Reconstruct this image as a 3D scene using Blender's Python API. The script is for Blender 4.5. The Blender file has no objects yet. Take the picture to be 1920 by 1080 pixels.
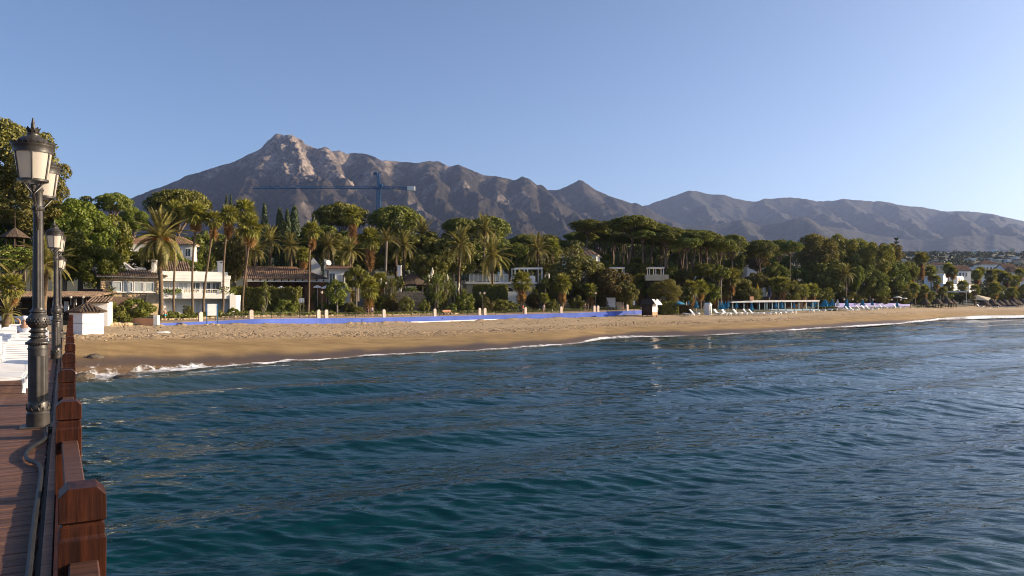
import bpy, bmesh, math, random
import numpy as np
from mathutils import Vector, Matrix, Euler

# ------------------------------------------------------------------ camera, sky, sun, exposure
SC = bpy.context.scene
COL = SC.collection
F, CX, HY, H = 1440.0, 960.0, 566.0, 5.5      # focal length / principal column / horizon row of the 1920-wide photo, eye height above the sea
cam_data = bpy.data.cameras.new('camera')
cam = bpy.data.objects.new('camera', cam_data)
COL.objects.link(cam)
cam.location = (0, 0, H)
cam.rotation_euler = (math.radians(90), 0, 0)
cam_data.sensor_width = 36.0
cam_data.lens = 27.0
cam_data.shift_y = (HY - 540.0) / 1920.0
cam_data.clip_start = 0.1
cam_data.clip_end = 60000
SC.camera = cam

SUN_AZ, SUN_EL = math.radians(82), math.radians(17)     # azimuth clockwise from +Y (the view), elevation
world = bpy.data.worlds.new('World')
SC.world = world
world.use_nodes = True
wn = world.node_tree
bg = wn.nodes['Background']
sky = wn.nodes.new('ShaderNodeTexSky')
sky.sky_type = 'NISHITA'
sky.sun_disc = False
sky.sun_elevation = SUN_EL
sky.sun_rotation = SUN_AZ
sky.altitude = 0
sky.air_density = 0.62
sky.dust_density = 2.2
sky.ozone_density = 2.6
wn.links.new(sky.outputs[0], bg.inputs[0])
bg.inputs[1].default_value = 0.108

sl = bpy.data.lights.new('sun', 'SUN')
sl.energy = 5.0
sl.angle = math.radians(0.5)
sl.color = (1.0, 0.80, 0.56)
sun = bpy.data.objects.new('sun', sl)
COL.objects.link(sun)
sdir = Vector((math.sin(SUN_AZ) * math.cos(SUN_EL), math.cos(SUN_AZ) * math.cos(SUN_EL), math.sin(SUN_EL)))
sun.rotation_euler = sdir.to_track_quat('Z', 'Y').to_euler()
sun.location = (60, -30, 80)

SC.view_settings.view_transform = 'Standard'
SC.view_settings.look = 'None'
SC.view_settings.exposure = 1.0
SC.view_settings.gamma = 1.0
SC.view_settings.use_curve_mapping = False
SC.render.engine = 'CYCLES'
cy = SC.cycles
cy.use_denoising = True
try:
    cy.denoiser = 'OPENIMAGEDENOISE'
    cy.denoising_input_passes = 'RGB_ALBEDO_NORMAL'
except Exception:
    pass
cy.filter_width = 1.0
cy.max_bounces = 6
cy.diffuse_bounces = 2
cy.glossy_bounces = 3
cy.transparent_max_bounces = 10
cy.volume_bounces = 1
cy.sample_clamp_indirect = 4.0

# ------------------------------------------------------------------ helpers
def XP(px, Y): return (px - CX) / F * Y
def ZP(py, Y): return H - (py - HY) / F * Y
def WP(px, py, Y): return (XP(px, Y), Y, ZP(py, Y))

def hash2(ix, iy, seed):
    n = (ix.astype(np.int64) * 374761393 + iy.astype(np.int64) * 668265263 + seed * 974711) & 0x7fffffff
    n = ((n ^ (n >> 13)) * 1274126177) & 0x7fffffff
    n = (n ^ (n >> 16)) & 0x7fffffff
    return n / float(0x7fffffff)

def vnoise(x, y, seed=0):
    x = np.asarray(x, float); y = np.asarray(y, float)
    ix = np.floor(x); iy = np.floor(y)
    fx = x - ix; fy = y - iy
    ux = fx * fx * fx * (fx * (fx * 6 - 15) + 10); uy = fy * fy * fy * (fy * (fy * 6 - 15) + 10)
    a = hash2(ix, iy, seed); b = hash2(ix + 1, iy, seed); c = hash2(ix, iy + 1, seed); d = hash2(ix + 1, iy + 1, seed)
    return (a * (1 - ux) + b * ux) * (1 - uy) + (c * (1 - ux) + d * ux) * uy

def fbm(x, y, octaves=4, seed=0, gain=0.5):
    s = 0.0; a = 1.0; t = 0.0
    for o in range(octaves):
        s = s + a * (vnoise(x, y, seed + o * 17) * 2 - 1)
        t += a; a *= gain; x = x * 2.03 + 11.7; y = y * 2.03 - 5.3
    return s / t

def ridged(x, y, octaves=4, seed=0, gain=0.5):
    s = 0.0; a = 1.0; t = 0.0
    for o in range(octaves):
        n = 1 - np.abs(vnoise(x, y, seed + o * 17) * 2 - 1)
        s = s + a * n * n
        t += a; a *= gain; x = x * 2.07 + 3.1; y = y * 2.07 + 7.7
    return s / t

def sstep(a, b, x):
    t = np.clip((x - a) / (b - a), 0, 1)
    return t * t * (3 - 2 * t)

# ---- materials
def nodes_of(m):
    m.use_nodes = True
    nt = m.node_tree
    return nt, nt.nodes, nt.links

def pmat(name, c1, c2=None, scale=1.0, rough=0.8, bump=0.0, bscale=None, detail=4, metallic=0.0, spec=0.3, stretch=(1, 1, 1), coord='Object', pos=(0.35, 0.65), var=0.0, bdist=0.02):
    """Principled surface with noise mottling between two colours, optional bump and per-object value variation."""
    m = bpy.data.materials.new(name)
    nt, N, L = nodes_of(m)
    b = N['Principled BSDF']
    b.inputs['Roughness'].default_value = rough
    b.inputs['Metallic'].default_value = metallic
    b.inputs['Specular IOR Level'].default_value = spec
    tc = N.new('ShaderNodeTexCoord'); mp = N.new('ShaderNodeMapping')
    mp.inputs['Scale'].default_value = stretch
    L.new(tc.outputs[coord], mp.inputs[0])
    if c2 is None: c2 = tuple(v * 0.82 for v in c1)
    nz = N.new('ShaderNodeTexNoise'); nz.inputs['Scale'].default_value = scale; nz.inputs['Detail'].default_value = detail
    L.new(mp.outputs[0], nz.inputs['Vector'])
    rp = N.new('ShaderNodeValToRGB')
    rp.color_ramp.elements[0].position = pos[0]; rp.color_ramp.elements[1].position = pos[1]
    rp.color_ramp.elements[0].color = (*c2, 1); rp.color_ramp.elements[1].color = (*c1, 1)
    L.new(nz.outputs['Fac'], rp.inputs[0])
    out = rp.outputs[0]
    if var:
        oi = N.new('ShaderNodeObjectInfo'); hs = N.new('ShaderNodeHueSaturation')
        mr = N.new('ShaderNodeMapRange'); mr.inputs['To Min'].default_value = 1 - var; mr.inputs['To Max'].default_value = 1 + var
        L.new(oi.outputs['Random'], mr.inputs['Value']); L.new(mr.outputs[0], hs.inputs['Value']); L.new(out, hs.inputs['Color'])
        out = hs.outputs[0]
    L.new(out, b.inputs['Base Color'])
    if bump:
        n2 = N.new('ShaderNodeTexNoise'); n2.inputs['Scale'].default_value = bscale or scale * 4; n2.inputs['Detail'].default_value = 5
        L.new(mp.outputs[0], n2.inputs['Vector'])
        bp = N.new('ShaderNodeBump'); bp.inputs['Strength'].default_value = bump; bp.inputs['Distance'].default_value = bdist
        L.new(n2.outputs['Fac'], bp.inputs['Height']); L.new(bp.outputs[0], b.inputs['Normal'])
    return m

def leafmat(name, dark, light, transl=0.3, rough=0.6, hue=0.03):
    """Leaves: colour varies leaf to leaf (attribute 'v') and plant to plant; part of the light passes through."""
    m = bpy.data.materials.new(name)
    nt, N, L = nodes_of(m)
    N.remove(N['Principled BSDF'])
    at = N.new('ShaderNodeAttribute'); at.attribute_name = 'v'
    mx = N.new('ShaderNodeMix'); mx.data_type = 'RGBA'
    mx.inputs[6].default_value = (*dark, 1); mx.inputs[7].default_value = (*light, 1)
    L.new(at.outputs['Fac'], mx.inputs[0])
    oi = N.new('ShaderNodeObjectInfo'); hs = N.new('ShaderNodeHueSaturation')
    mr = N.new('ShaderNodeMapRange'); mr.inputs['To Min'].default_value = 0.5 - hue; mr.inputs['To Max'].default_value = 0.5 + hue * 0.6
    mr2 = N.new('ShaderNodeMapRange'); mr2.inputs['To Min'].default_value = 0.82; mr2.inputs['To Max'].default_value = 1.15
    L.new(oi.outputs['Random'], mr.inputs['Value']); L.new(oi.outputs['Random'], mr2.inputs['Value'])
    L.new(mr.outputs[0], hs.inputs['Hue']); L.new(mr2.outputs[0], hs.inputs['Value']); L.new(mx.outputs[2], hs.inputs['Color'])
    d = N.new('ShaderNodeBsdfDiffuse'); t = N.new('ShaderNodeBsdfTranslucent'); g = N.new('ShaderNodeBsdfGlossy')
    g.inputs['Roughness'].default_value = rough; g.inputs['Color'].default_value = (1, 1, 1, 1)
    L.new(hs.outputs[0], d.inputs['Color']); L.new(hs.outputs[0], t.inputs['Color'])
    ms = N.new('ShaderNodeMixShader'); ms.inputs[0].default_value = transl
    L.new(d.outputs[0], ms.inputs[1]); L.new(t.outputs[0], ms.inputs[2])
    m2 = N.new('ShaderNodeMixShader'); m2.inputs[0].default_value = 0.025
    L.new(ms.outputs[0], m2.inputs[1]); L.new(g.outputs[0], m2.inputs[2])
    L.new(m2.outputs[0], N['Material Output'].inputs['Surface'])
    return m

# ---- objects
def tag(o, label=None, cat=None, group=None, kind=None):
    if label: o['label'] = label
    if cat: o['category'] = cat
    if group: o['group'] = group
    if kind: o['kind'] = kind
    return o

def link(name, me, parent=None, loc=None, rz=None):
    o = bpy.data.objects.new(name, me)
    COL.objects.link(o)
    if parent is not None: o.parent = parent
    if loc is not None: o.location = loc
    if rz is not None: o.rotation_euler = (0, 0, rz)
    return o

def empty(name, loc, rz=0.0, label=None, cat=None, group=None):
    o = bpy.data.objects.new(name, None)
    o.empty_display_size = 0.3
    COL.objects.link(o)
    o.location = loc; o.rotation_euler = (0, 0, rz)
    return tag(o, label, cat, group)

def npmesh(name, V, Fc, mat, smooth=False, v=None):
    """Mesh from arrays: V (n,3), Fc (m,k) all faces with k corners; v = one value per face stored as attribute 'v'."""
    me = bpy.data.meshes.new(name)
    V = np.asarray(V, np.float32); Fc = np.asarray(Fc, np.int32)
    n, (m_, k) = len(V), Fc.shape
    me.vertices.add(n); me.vertices.foreach_set('co', V.ravel())
    me.loops.add(m_ * k); me.loops.foreach_set('vertex_index', Fc.ravel())
    me.polygons.add(m_)
    me.polygons.foreach_set('loop_start', np.arange(0, m_ * k, k, dtype=np.int32))
    me.polygons.foreach_set('loop_total', np.full(m_, k, dtype=np.int32))
    if smooth: me.polygons.foreach_set('use_smooth', np.ones(m_, dtype=bool))
    if v is not None:
        a = me.attributes.new('v', 'FLOAT', 'FACE'); a.data.foreach_set('value', np.asarray(v, np.float32))
    me.update(calc_edges=True)
    if mat is not None: me.materials.append(mat)
    return me

def vattr(me, name, vals):
    a = me.attributes.new(name, 'FLOAT', 'POINT'); a.data.foreach_set('value', np.asarray(vals, np.float32).ravel())

def gridmesh(name, X, Y, Z, mat, smooth=True):
    r, c = X.shape
    V = np.stack([X, Y, Z], -1).reshape(-1, 3)
    i = np.arange(r * c).reshape(r, c)
    Fc = np.stack([i[:-1, :-1], i[:-1, 1:], i[1:, 1:], i[1:, :-1]], -1).reshape(-1, 4)
    return npmesh(name, V, Fc, mat, smooth)

class MB:
    """collects shapes into one mesh"""
    def __init__(s): s.v = []; s.f = []
    def add(s, vs, fs):
        n = len(s.v); s.v += [tuple(p) for p in vs]; s.f += [tuple(i + n for i in f) for f in fs]
        return s
    def box(s, x0, x1, y0, y1, z0, z1, M=None):
        vs = [Vector((x, y, z)) for z in (z0, z1) for y in (y0, y1) for x in (x0, x1)]
        if M is not None: vs = [M @ p for p in vs]
        return s.add(vs, [(0, 2, 3, 1), (4, 5, 7, 6), (0, 1, 5, 4), (2, 6, 7, 3), (0, 4, 6, 2), (1, 3, 7, 5)])
    def bar(s, a, b, w, h=None):
        """box-section bar from a to b"""
        a, b = Vector(a), Vector(b); h = h or w
        d = (b - a).normalized()
        up = Vector((0, 0, 1)) if abs(d.z) < 0.95 else Vector((0, 1, 0))
        r = d.cross(up).normalized(); u = r.cross(d).normalized()
        vs = [p + r * (sx * w / 2) + u * (sz * h / 2) for p in (a, b) for sx, sz in ((-1, -1), (1, -1), (1, 1), (-1, 1))]
        return s.add(vs, [(0, 1, 2, 3), (7, 6, 5, 4), (0, 4, 5, 1), (1, 5, 6, 2), (2, 6, 7, 3), (3, 7, 4, 0)])
    def tube(s, pts, rad, n=6, cap=True):
        pts = [Vector(p) for p in pts]
        if not hasattr(rad, '__len__'): rad = [rad] * len(pts)
        rings = []
        base = len(s.v)
        ref = None
        for i, p in enumerate(pts):
            d = (pts[min(i + 1, len(pts) - 1)] - pts[max(i - 1, 0)])
            if d.length < 1e-9: d = Vector((0, 0, 1))
            d.normalize()
            if ref is None: ref = Vector((1, 0, 0)) if abs(d.x) < 0.8 else Vector((0, 1, 0))
            r = (ref - d * ref.dot(d)).normalized(); u = d.cross(r); ref = r
            for k in range(n):
                a = 2 * math.pi * k / n
                s.v.append(tuple(p + (r * math.cos(a) + u * math.sin(a)) * rad[i]))
        for i in range(len(pts) - 1):
            for k in range(n):
                a = base + i * n + k; b = base + i * n + (k + 1) % n
                s.f.append((a, b, b + n, a + n))
        if cap:
            s.f.append(tuple(base + k for k in range(n))[::-1]); s.f.append(tuple(base + (len(pts) - 1) * n + k for k in range(n)))
        return s
    def lathe(s, prof, n=20, c=(0, 0, 0), flute=None):
        """prof = [(r, z)]; flute(k) scales the radius"""
        base = len(s.v)
        for r, z in prof:
            for k in range(n):
                a = 2 * math.pi * k / n
                q = r * (flute(k) if flute else 1)
                s.v.append((c[0] + q * math.cos(a), c[1] + q * math.sin(a), c[2] + z))
        for i in range(len(prof) - 1):
            for k in range(n):
                a = base + i * n + k; b = base + i * n + (k + 1) % n
                s.f.append((a, b, b + n, a + n))
        s.f.append(tuple(base + k for k in range(n))[::-1]); s.f.append(tuple(base + (len(prof) - 1) * n + k for k in range(n)))
        return s
    def prism(s, poly, z0, z1):
        """vertical prism over a counter-clockwise xy polygon"""
        n = len(poly)
        vs = [(x, y, z0) for x, y in poly] + [(x, y, z1) for x, y in poly]
        fs = [tuple(range(n))[::-1], tuple(range(n, 2 * n))] + [(i, (i + 1) % n, n + (i + 1) % n, n + i) for i in range(n)]
        return s.add(vs, fs)
    def prof_x(s, poly, x0, x1):
        """prism along x of a yz polygon"""
        n = len(poly)
        vs = [(x0, y, z) for y, z in poly] + [(x1, y, z) for y, z in poly]
        fs = [tuple(range(n)), tuple(range(n, 2 * n))[::-1]] + [(i, n + i, n + (i + 1) % n, (i + 1) % n) for i in range(n)]
        return s.add(vs, fs)
    def mesh(s, name, mat, smooth=False, bevel=0.0):
        me = bpy.data.meshes.new(name)
        me.from_pydata(s.v, [], s.f)
        bm = bmesh.new(); bm.from_mesh(me)
        bmesh.ops.recalc_face_normals(bm, faces=bm.faces)
        if bevel:
            bmesh.ops.bevel(bm, geom=[e for e in bm.edges], offset=bevel, segments=1, affect='EDGES', clamp_overlap=True)
        bm.to_mesh(me); bm.free()
        if smooth:
            me.polygons.foreach_set('use_smooth', np.ones(len(me.polygons), dtype=bool))
            try: me.set_sharp_from_angle(angle=math.radians(40))
            except Exception: pass
        me.materials.append(mat)
        return me
    def build(s, name, mat, parent=None, smooth=False, bevel=0.0, loc=None, rz=None):
        return link(name, s.mesh(name, mat, smooth, bevel), parent, loc, rz)

def copy_tree(o, parent=None, loc=None, rz=None):
    c = o.copy(); COL.objects.link(c)
    c.parent = parent
    if loc is not None: c.location = loc
    if rz is not None: c.rotation_euler = (0, 0, rz)
    for ch in o.children: copy_tree(ch, c)
    return c

# ------------------------------------------------------------------ shore geometry (columns of the view give directions from the pier)
SH = np.array([(-900, 820), (-300, 745), (0, 722), (100, 713), (140, 708), (200, 703), (300, 694), (400, 687), (500, 681), (600, 675), (700, 667), (800, 661), (900, 656.5), (1000, 651),
               (1060, 646), (1100, 641), (1135, 635), (1200, 631.5), (1300, 629), (1400, 625), (1500, 618), (1600, 612), (1680, 607), (1760, 601), (1850, 597.5), (1920, 596), (2200, 588), (2700, 581)], float)
BK = np.array([(-900, 640, 40), (-300, 620, 70), (0, 612, 92), (180, 609, 100), (300, 610, 105), (400, 607, 112), (480, 606.5, 116), (600, 606, 125), (690, 606.5, 131), (800, 604, 139), (943, 599, 150), (1060, 596, 159),
               (1117, 593.5, 164), (1190, 591, 171), (1300, 588, 186), (1450, 586, 205), (1570, 580, 238), (1700, 577, 268), (1800, 575.5, 305), (1920, 574, 350), (2200, 571, 500), (2700, 569, 900)], float)
WT = np.array([(-900, 640), (-300, 620), (0, 611), (180, 608), (300, 607), (400, 602.5), (480, 598.7), (600, 597.3), (690, 596.5), (800, 594), (943, 590.7), (1060, 587.5), (1117, 585.8), (1190, 582.5), (1230, 582), (1300, 585), (1450, 584), (1570, 577), (1700, 575), (1800, 574), (1920, 573), (2200, 570.5), (2700, 568.8)], float)
def shoreY(px): return H * F / (np.interp(px, SH[:, 0], SH[:, 1]) - HY)
def backY(px): return np.interp(px, BK[:, 0], BK[:, 2])
def backZ(px): return H - (np.interp(px, BK[:, 0], BK[:, 1]) - HY) * backY(px) / F
def topZ(px): return np.maximum(backZ(px) + 0.08, H - (np.interp(px, WT[:, 0], WT[:, 1]) - HY) * backY(px) / F)
def beach_exp(px): return np.interp(px, [100, 200, 320, 500, 1200], [0.26, 0.3, 0.42, 0.58, 0.62])
def ground_z(px, Y):
    px = np.asarray(px, float); Y = np.asarray(Y, float)
    y0, y1 = shoreY(px), backY(px)
    t = (Y - y0) / (y1 - y0)
    zb = backZ(px) * np.clip(t, 0, 1) ** beach_exp(px)
    zu = np.maximum((Y - y0) * 0.09, -0.9)
    d = Y - y1
    zt = topZ(px) + np.clip(d, 0, 100) * 0.05 + np.clip(d - 100, 0, 1e9) * 0.085
    zt = np.minimum(zt, np.maximum(topZ(px) + 5, H + 0.060 * Y))
    return np.where(t < 0, zu, np.where(t <= 1, zb, zt))
def gz(px, Y): return float(ground_z(px, Y))
def on_ground(px, py):
    """distance at which the photo's pixel meets the ground in front of the wall"""
    ys = np.linspace(20, 600, 4000)
    z = ground_z(np.full_like(ys, px), ys)
    row = HY + (H - z) / ys * F
    k = np.argmax(row <= py)
    return float(ys[k])
# ------------------------------------------------------------------ sea
def water_material():
    m = bpy.data.materials.new('sea_water')
    nt, N, L = nodes_of(m)
    b = N['Principled BSDF']
    b.inputs['Roughness'].default_value = 0.045
    b.inputs['IOR'].default_value = 1.2
    b.inputs['Specular IOR Level'].default_value = 0.5
    tc = N.new('ShaderNodeTexCoord')
    at = N.new('ShaderNodeAttribute'); at.attribute_name = 'shallow'
    nz = N.new('ShaderNodeTexNoise'); nz.inputs['Scale'].default_value = 0.05; nz.inputs['Detail'].default_value = 3
    L.new(tc.outputs['Object'], nz.inputs['Vector'])
    deep = N.new('ShaderNodeMix'); deep.data_type = 'RGBA'
    deep.inputs[6].default_value = (0.0006, 0.0185, 0.0270, 1); deep.inputs[7].default_value = (0.0010, 0.0300, 0.0345, 1)
    L.new(nz.outputs['Fac'], deep.inputs[0])
    mx = N.new('ShaderNodeMix'); mx.data_type = 'RGBA'
    mx.inputs[7].default_value = (0.045, 0.065, 0.055, 1)
    L.new(at.outputs['Fac'], mx.inputs[0]); L.new(deep.outputs[2], mx.inputs[6])
    L.new(mx.outputs[2], b.inputs['Base Color'])
    mp = N.new('ShaderNodeMapping'); mp.inputs['Rotation'].default_value = (0, 0, math.radians(-12)); mp.inputs['Scale'].default_value = (1.0, 3.0, 1.0)
    L.new(tc.outputs['Object'], mp.inputs[0])
    n1 = N.new('ShaderNodeTexNoise'); n1.inputs['Scale'].default_value = 1.7; n1.inputs['Detail'].default_value = 3; n1.inputs['Roughness'].default_value = 0.5; n1.inputs['Distortion'].default_value = 0.5
    L.new(mp.outputs[0], n1.inputs['Vector'])
    bp = N.new('ShaderNodeBump'); bp.inputs['Strength'].default_value = 1.0; bp.inputs['Distance'].default_value = 0.022
    L.new(n1.outputs['Fac'], bp.inputs['Height'])
    m2 = N.new('ShaderNodeMapping'); m2.inputs['Rotation'].default_value = (0, 0, math.radians(-22)); m2.inputs['Scale'].default_value = (1.0, 2.2, 1.0)
    L.new(tc.outputs['Object'], m2.inputs[0])
    n3 = N.new('ShaderNodeTexNoise'); n3.inputs['Scale'].default_value = 0.36; n3.inputs['Detail'].default_value = 2; n3.inputs['Distortion'].default_value = 0.6
    L.new(m2.outputs[0], n3.inputs['Vector'])
    b3 = N.new('ShaderNodeBump'); b3.inputs['Strength'].default_value = 1.0; b3.inputs['Distance'].default_value = 0.13
    L.new(n3.outputs['Fac'], b3.inputs['Height']); L.new(b3.outputs[0], bp.inputs['Normal'])
    L.new(bp.outputs[0], b.inputs['Normal'])
    return m
M_WATER = water_material()

def wave_height(X, Y, fade):
    rs = np.random.RandomState(5)
    z = np.zeros_like(X); dx = np.zeros_like(X); dy = np.zeros_like(X)
    comps = []
    for lam, amp, az, spread, n in ((11.0, 0.075, -40, 8, 4), (5.5, 0.038, -38, 12, 5), (2.6, 0.0072, -28, 14, 8), (1.35, 0.0048, -16, 16, 12), (0.80, 0.0042, -8, 18, 14), (0.46, 0.0026, -4, 24, 14), (1.9, 0.0058, 32, 10, 8), (0.95, 0.0046, 28, 13, 10)):
        for i in range(n):
            l = lam * rs.uniform(0.75, 1.35); a = math.radians(az + rs.normal() * spread)
            comps.append((2 * math.pi / l, amp * rs.uniform(0.6, 1.3) / math.sqrt(n) * 2.35, a, rs.uniform(0, 6.283)))
    gust = 0.55 + 0.75 * vnoise(X * 0.06, Y * 0.06, 3)
    spacing = np.hypot(np.gradient(X, axis=1), np.gradient(Y, axis=1)) + 1e-6
    rowgap = np.abs(np.gradient(Y, axis=0))
    for k, a, az, ph in comps:
        ok = sstep(1.6, 4.0, 2 * math.pi / k / np.maximum(spacing, rowgap * 0.6))
        A = a * ok * fade * (gust if k > 2.2 else 0.85)
        arg = k * (X * math.sin(az) + Y * math.cos(az)) + ph
        z += A * np.sin(arg)
        q = 0.75 * A
        dx += q * math.sin(az) * np.cos(arg); dy += q * math.cos(az) * np.cos(arg)
    return z, dx, dy

def build_sea():
    px = np.concatenate([np.linspace(-520, -40, 60), np.linspace(-36, 1960, 900), np.linspace(1966, 2600, 70)])
    # rows evenly spread in the picture from the shore down to the pier foot
    s = np.concatenate([np.linspace(0, 1, 430) ** 1.12, np.linspace(1.03, 3.2, 40)])
    y0 = shoreY(px) + 0.6
    r0 = H * F / y0
    rows = r0[None, :] + s[:, None] * (522 - r0[None, :])
    rows = np.maximum(rows, 1)
    Y = H * F / rows
    X = (px[None, :] - CX) / F * Y
    sh = shoreY(px)[None, :]
    fade = sstep(-0.5, 7.0, sh - Y) * 0.9 + 0.1
    z, dx, dy = wave_height(X, Y, fade)
    me = gridmesh('sea', X + dx, Y + dy, z, M_WATER)
    vattr(me, 'shallow', (1 - sstep(0, 26, sh - Y)) * (0.5 + 0.5 * vnoise(X * 0.15, Y * 0.15, 9)))
    tag(link('sea', me), kind='structure')
    sb = MB().box(-9000, 9000, -3000, 2500, -3.0, -1.2)
    tag(sb.build('seabed', pmat('seabed_mud', (0.02, 0.035, 0.035), scale=0.05)), kind='structure')
build_sea()

# ------------------------------------------------------------------ beach
def sand_material():
    m = bpy.data.materials.new('beach_sand')
    nt, N, L = nodes_of(m)
    b = N['Principled BSDF']
    tc = N.new('ShaderNodeTexCoord')
    wet = N.new('ShaderNodeAttribute'); wet.attribute_name = 'wet'
    peb = N.new('ShaderNodeAttribute'); peb.attribute_name = 'pebbly'
    n1 = N.new('ShaderNodeTexNoise'); n1.inputs['Scale'].default_value = 0.35; n1.inputs['Detail'].default_value = 6
    n2 = N.new('ShaderNodeTexNoise'); n2.inputs['Scale'].default_value = 3.0; n2.inputs['Detail'].default_value = 5
    vo = N.new('ShaderNodeTexVoronoi'); vo.inputs['Scale'].default_value = 2.2
    for n in (n1, n2, vo): L.new(tc.outputs['Object'], n.inputs['Vector'])
    r = N.new('ShaderNodeValToRGB')
    r.color_ramp.elements[0].color = (0.205, 0.125, 0.044, 1); r.color_ramp.elements[1].color = (0.335, 0.222, 0.090, 1)
    r.color_ramp.elements[0].position = 0.3; r.color_ramp.elements[1].position = 0.7
    L.new(n1.outputs['Fac'], r.inputs[0])
    dry = N.new('ShaderNodeAttribute'); dry.attribute_name = 'dry'
    dm = N.new('ShaderNodeMix'); dm.data_type = 'RGBA'; dm.inputs[7].default_value = (0.41, 0.305, 0.185, 1)
    d5 = N.new('ShaderNodeMath'); d5.operation = 'MULTIPLY'; d5.inputs[1].default_value = 0.85; L.new(dry.outputs['Fac'], d5.inputs[0]); L.new(d5.outputs[0], dm.inputs[0]); L.new(r.outputs[0], dm.inputs[6])
    # grey-brown stones, and pits in the sand with their shade painted dark
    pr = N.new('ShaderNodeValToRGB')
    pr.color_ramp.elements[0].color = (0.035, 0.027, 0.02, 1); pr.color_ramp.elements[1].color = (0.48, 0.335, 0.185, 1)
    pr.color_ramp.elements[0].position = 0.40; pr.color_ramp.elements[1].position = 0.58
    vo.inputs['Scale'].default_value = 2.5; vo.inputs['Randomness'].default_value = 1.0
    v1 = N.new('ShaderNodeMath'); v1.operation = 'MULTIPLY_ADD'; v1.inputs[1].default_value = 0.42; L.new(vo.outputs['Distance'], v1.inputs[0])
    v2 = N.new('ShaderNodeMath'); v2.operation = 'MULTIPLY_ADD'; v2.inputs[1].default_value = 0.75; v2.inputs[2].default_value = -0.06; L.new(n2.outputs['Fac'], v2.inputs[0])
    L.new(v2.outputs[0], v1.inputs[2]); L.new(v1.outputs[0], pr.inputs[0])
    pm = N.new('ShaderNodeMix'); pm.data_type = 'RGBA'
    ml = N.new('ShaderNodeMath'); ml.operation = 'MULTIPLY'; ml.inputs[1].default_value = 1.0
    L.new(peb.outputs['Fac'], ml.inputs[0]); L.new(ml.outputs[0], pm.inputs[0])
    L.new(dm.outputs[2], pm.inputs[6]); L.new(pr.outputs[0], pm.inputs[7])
    wm = N.new('ShaderNodeMix'); wm.data_type = 'RGBA'; wm.inputs[7].default_value = (0.085, 0.054, 0.030, 1)
    L.new(wet.outputs['Fac'], wm.inputs[0]); L.new(pm.outputs[2], wm.inputs[6])
    L.new(wm.outputs[2], b.inputs['Base Color'])
    rr = N.new('ShaderNodeMapRange'); rr.inputs['To Min'].default_value = 0.9; rr.inputs['To Max'].default_value = 0.5
    L.new(wet.outputs['Fac'], rr.inputs['Value']); L.new(rr.outputs[0], b.inputs['Roughness'])
    b.inputs['Specular IOR Level'].default_value = 0.3
    bs = N.new('ShaderNodeMath'); bs.operation = 'MULTIPLY_ADD'; bs.inputs[1].default_value = 0.8; bs.inputs[2].default_value = 0.15
    L.new(peb.outputs['Fac'], bs.inputs[0])
    bp = N.new('ShaderNodeBump'); bp.inputs['Distance'].default_value = 0.22
    L.new(bs.outputs[0], bp.inputs['Strength']); L.new(v1.outputs[0], bp.inputs['Height'])
    L.new(bp.outputs[0], b.inputs['Normal'])
    return m
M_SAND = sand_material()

def pebbly(px, t):
    """how stony the beach is: a ragged storm line of stones, and trodden sand behind it"""
    n = fbm(px * 0.012, t * 5, 4, 21)
    c = np.interp(px, [100, 300, 500, 900, 1300, 1700], [0.44, 0.52, 0.50, 0.44, 0.40, 0.5])
    band = np.exp(-((t - c - 0.05 * n) / 0.11) ** 2)
    back = sstep(c + 0.08, c + 0.3, t) * (0.42 + 0.35 * n)
    return np.clip(band * (0.85 + 0.4 * n) + back, 0, 1)

def build_beach():
    px = np.concatenate([np.linspace(-700, 90, 60), np.linspace(93, 1960, 1000), np.linspace(1970, 2650, 60)])
    s = np.concatenate([np.linspace(-0.22, 0, 14)[:-1], np.linspace(0, 1, 130) ** 1.1, [1.02]])
    y0, y1 = shoreY(px), backY(px)
    T = np.broadcast_to(s[:, None], (len(s), len(px)))
    Y = y0[None, :] + T * (y1 - y0)[None, :]
    PX = np.broadcast_to(px[None, :], Y.shape)
    X = (PX - CX) / F * Y
    Z = ground_z(PX, np.minimum(Y, y1[None, :] - 0.001))
    p = pebbly(PX, T) * sstep(0.16, 0.26, T)
    rough = fbm(X * 1.1, Y * 1.1, 3, 31) * 0.12 + fbm(X * 0.3, Y * 0.3, 3, 33) * 0.10
    Z = Z + p * rough + sstep(0.0, 0.3, T) * fbm(X * 0.12, Y * 0.12, 3, 37) * 0.10
    Z = Z + sstep(0.90, 1.0, T) * np.clip(fbm(PX * 0.05, PX * 0, 4, 39), 0, 1) * 0.45   # sand drifted against the wall
    me = gridmesh('beach', X, Y, Z, M_SAND)
    wetn = fbm(px * 0.02, px * 0 + 2.2, 3, 41)
    edge = 0.095 + 0.035 * wetn
    vattr(me, 'wet', 1 - sstep(edge[None, :] - 0.06, edge[None, :] + 0.05, T))
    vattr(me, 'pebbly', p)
    vattr(me, 'dry', sstep(0.36, 0.6, T + 0.10 * fbm(X * 0.08, Y * 0.08, 3, 47)))
    tag(link('beach', me), kind='structure')
build_beach()

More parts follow.
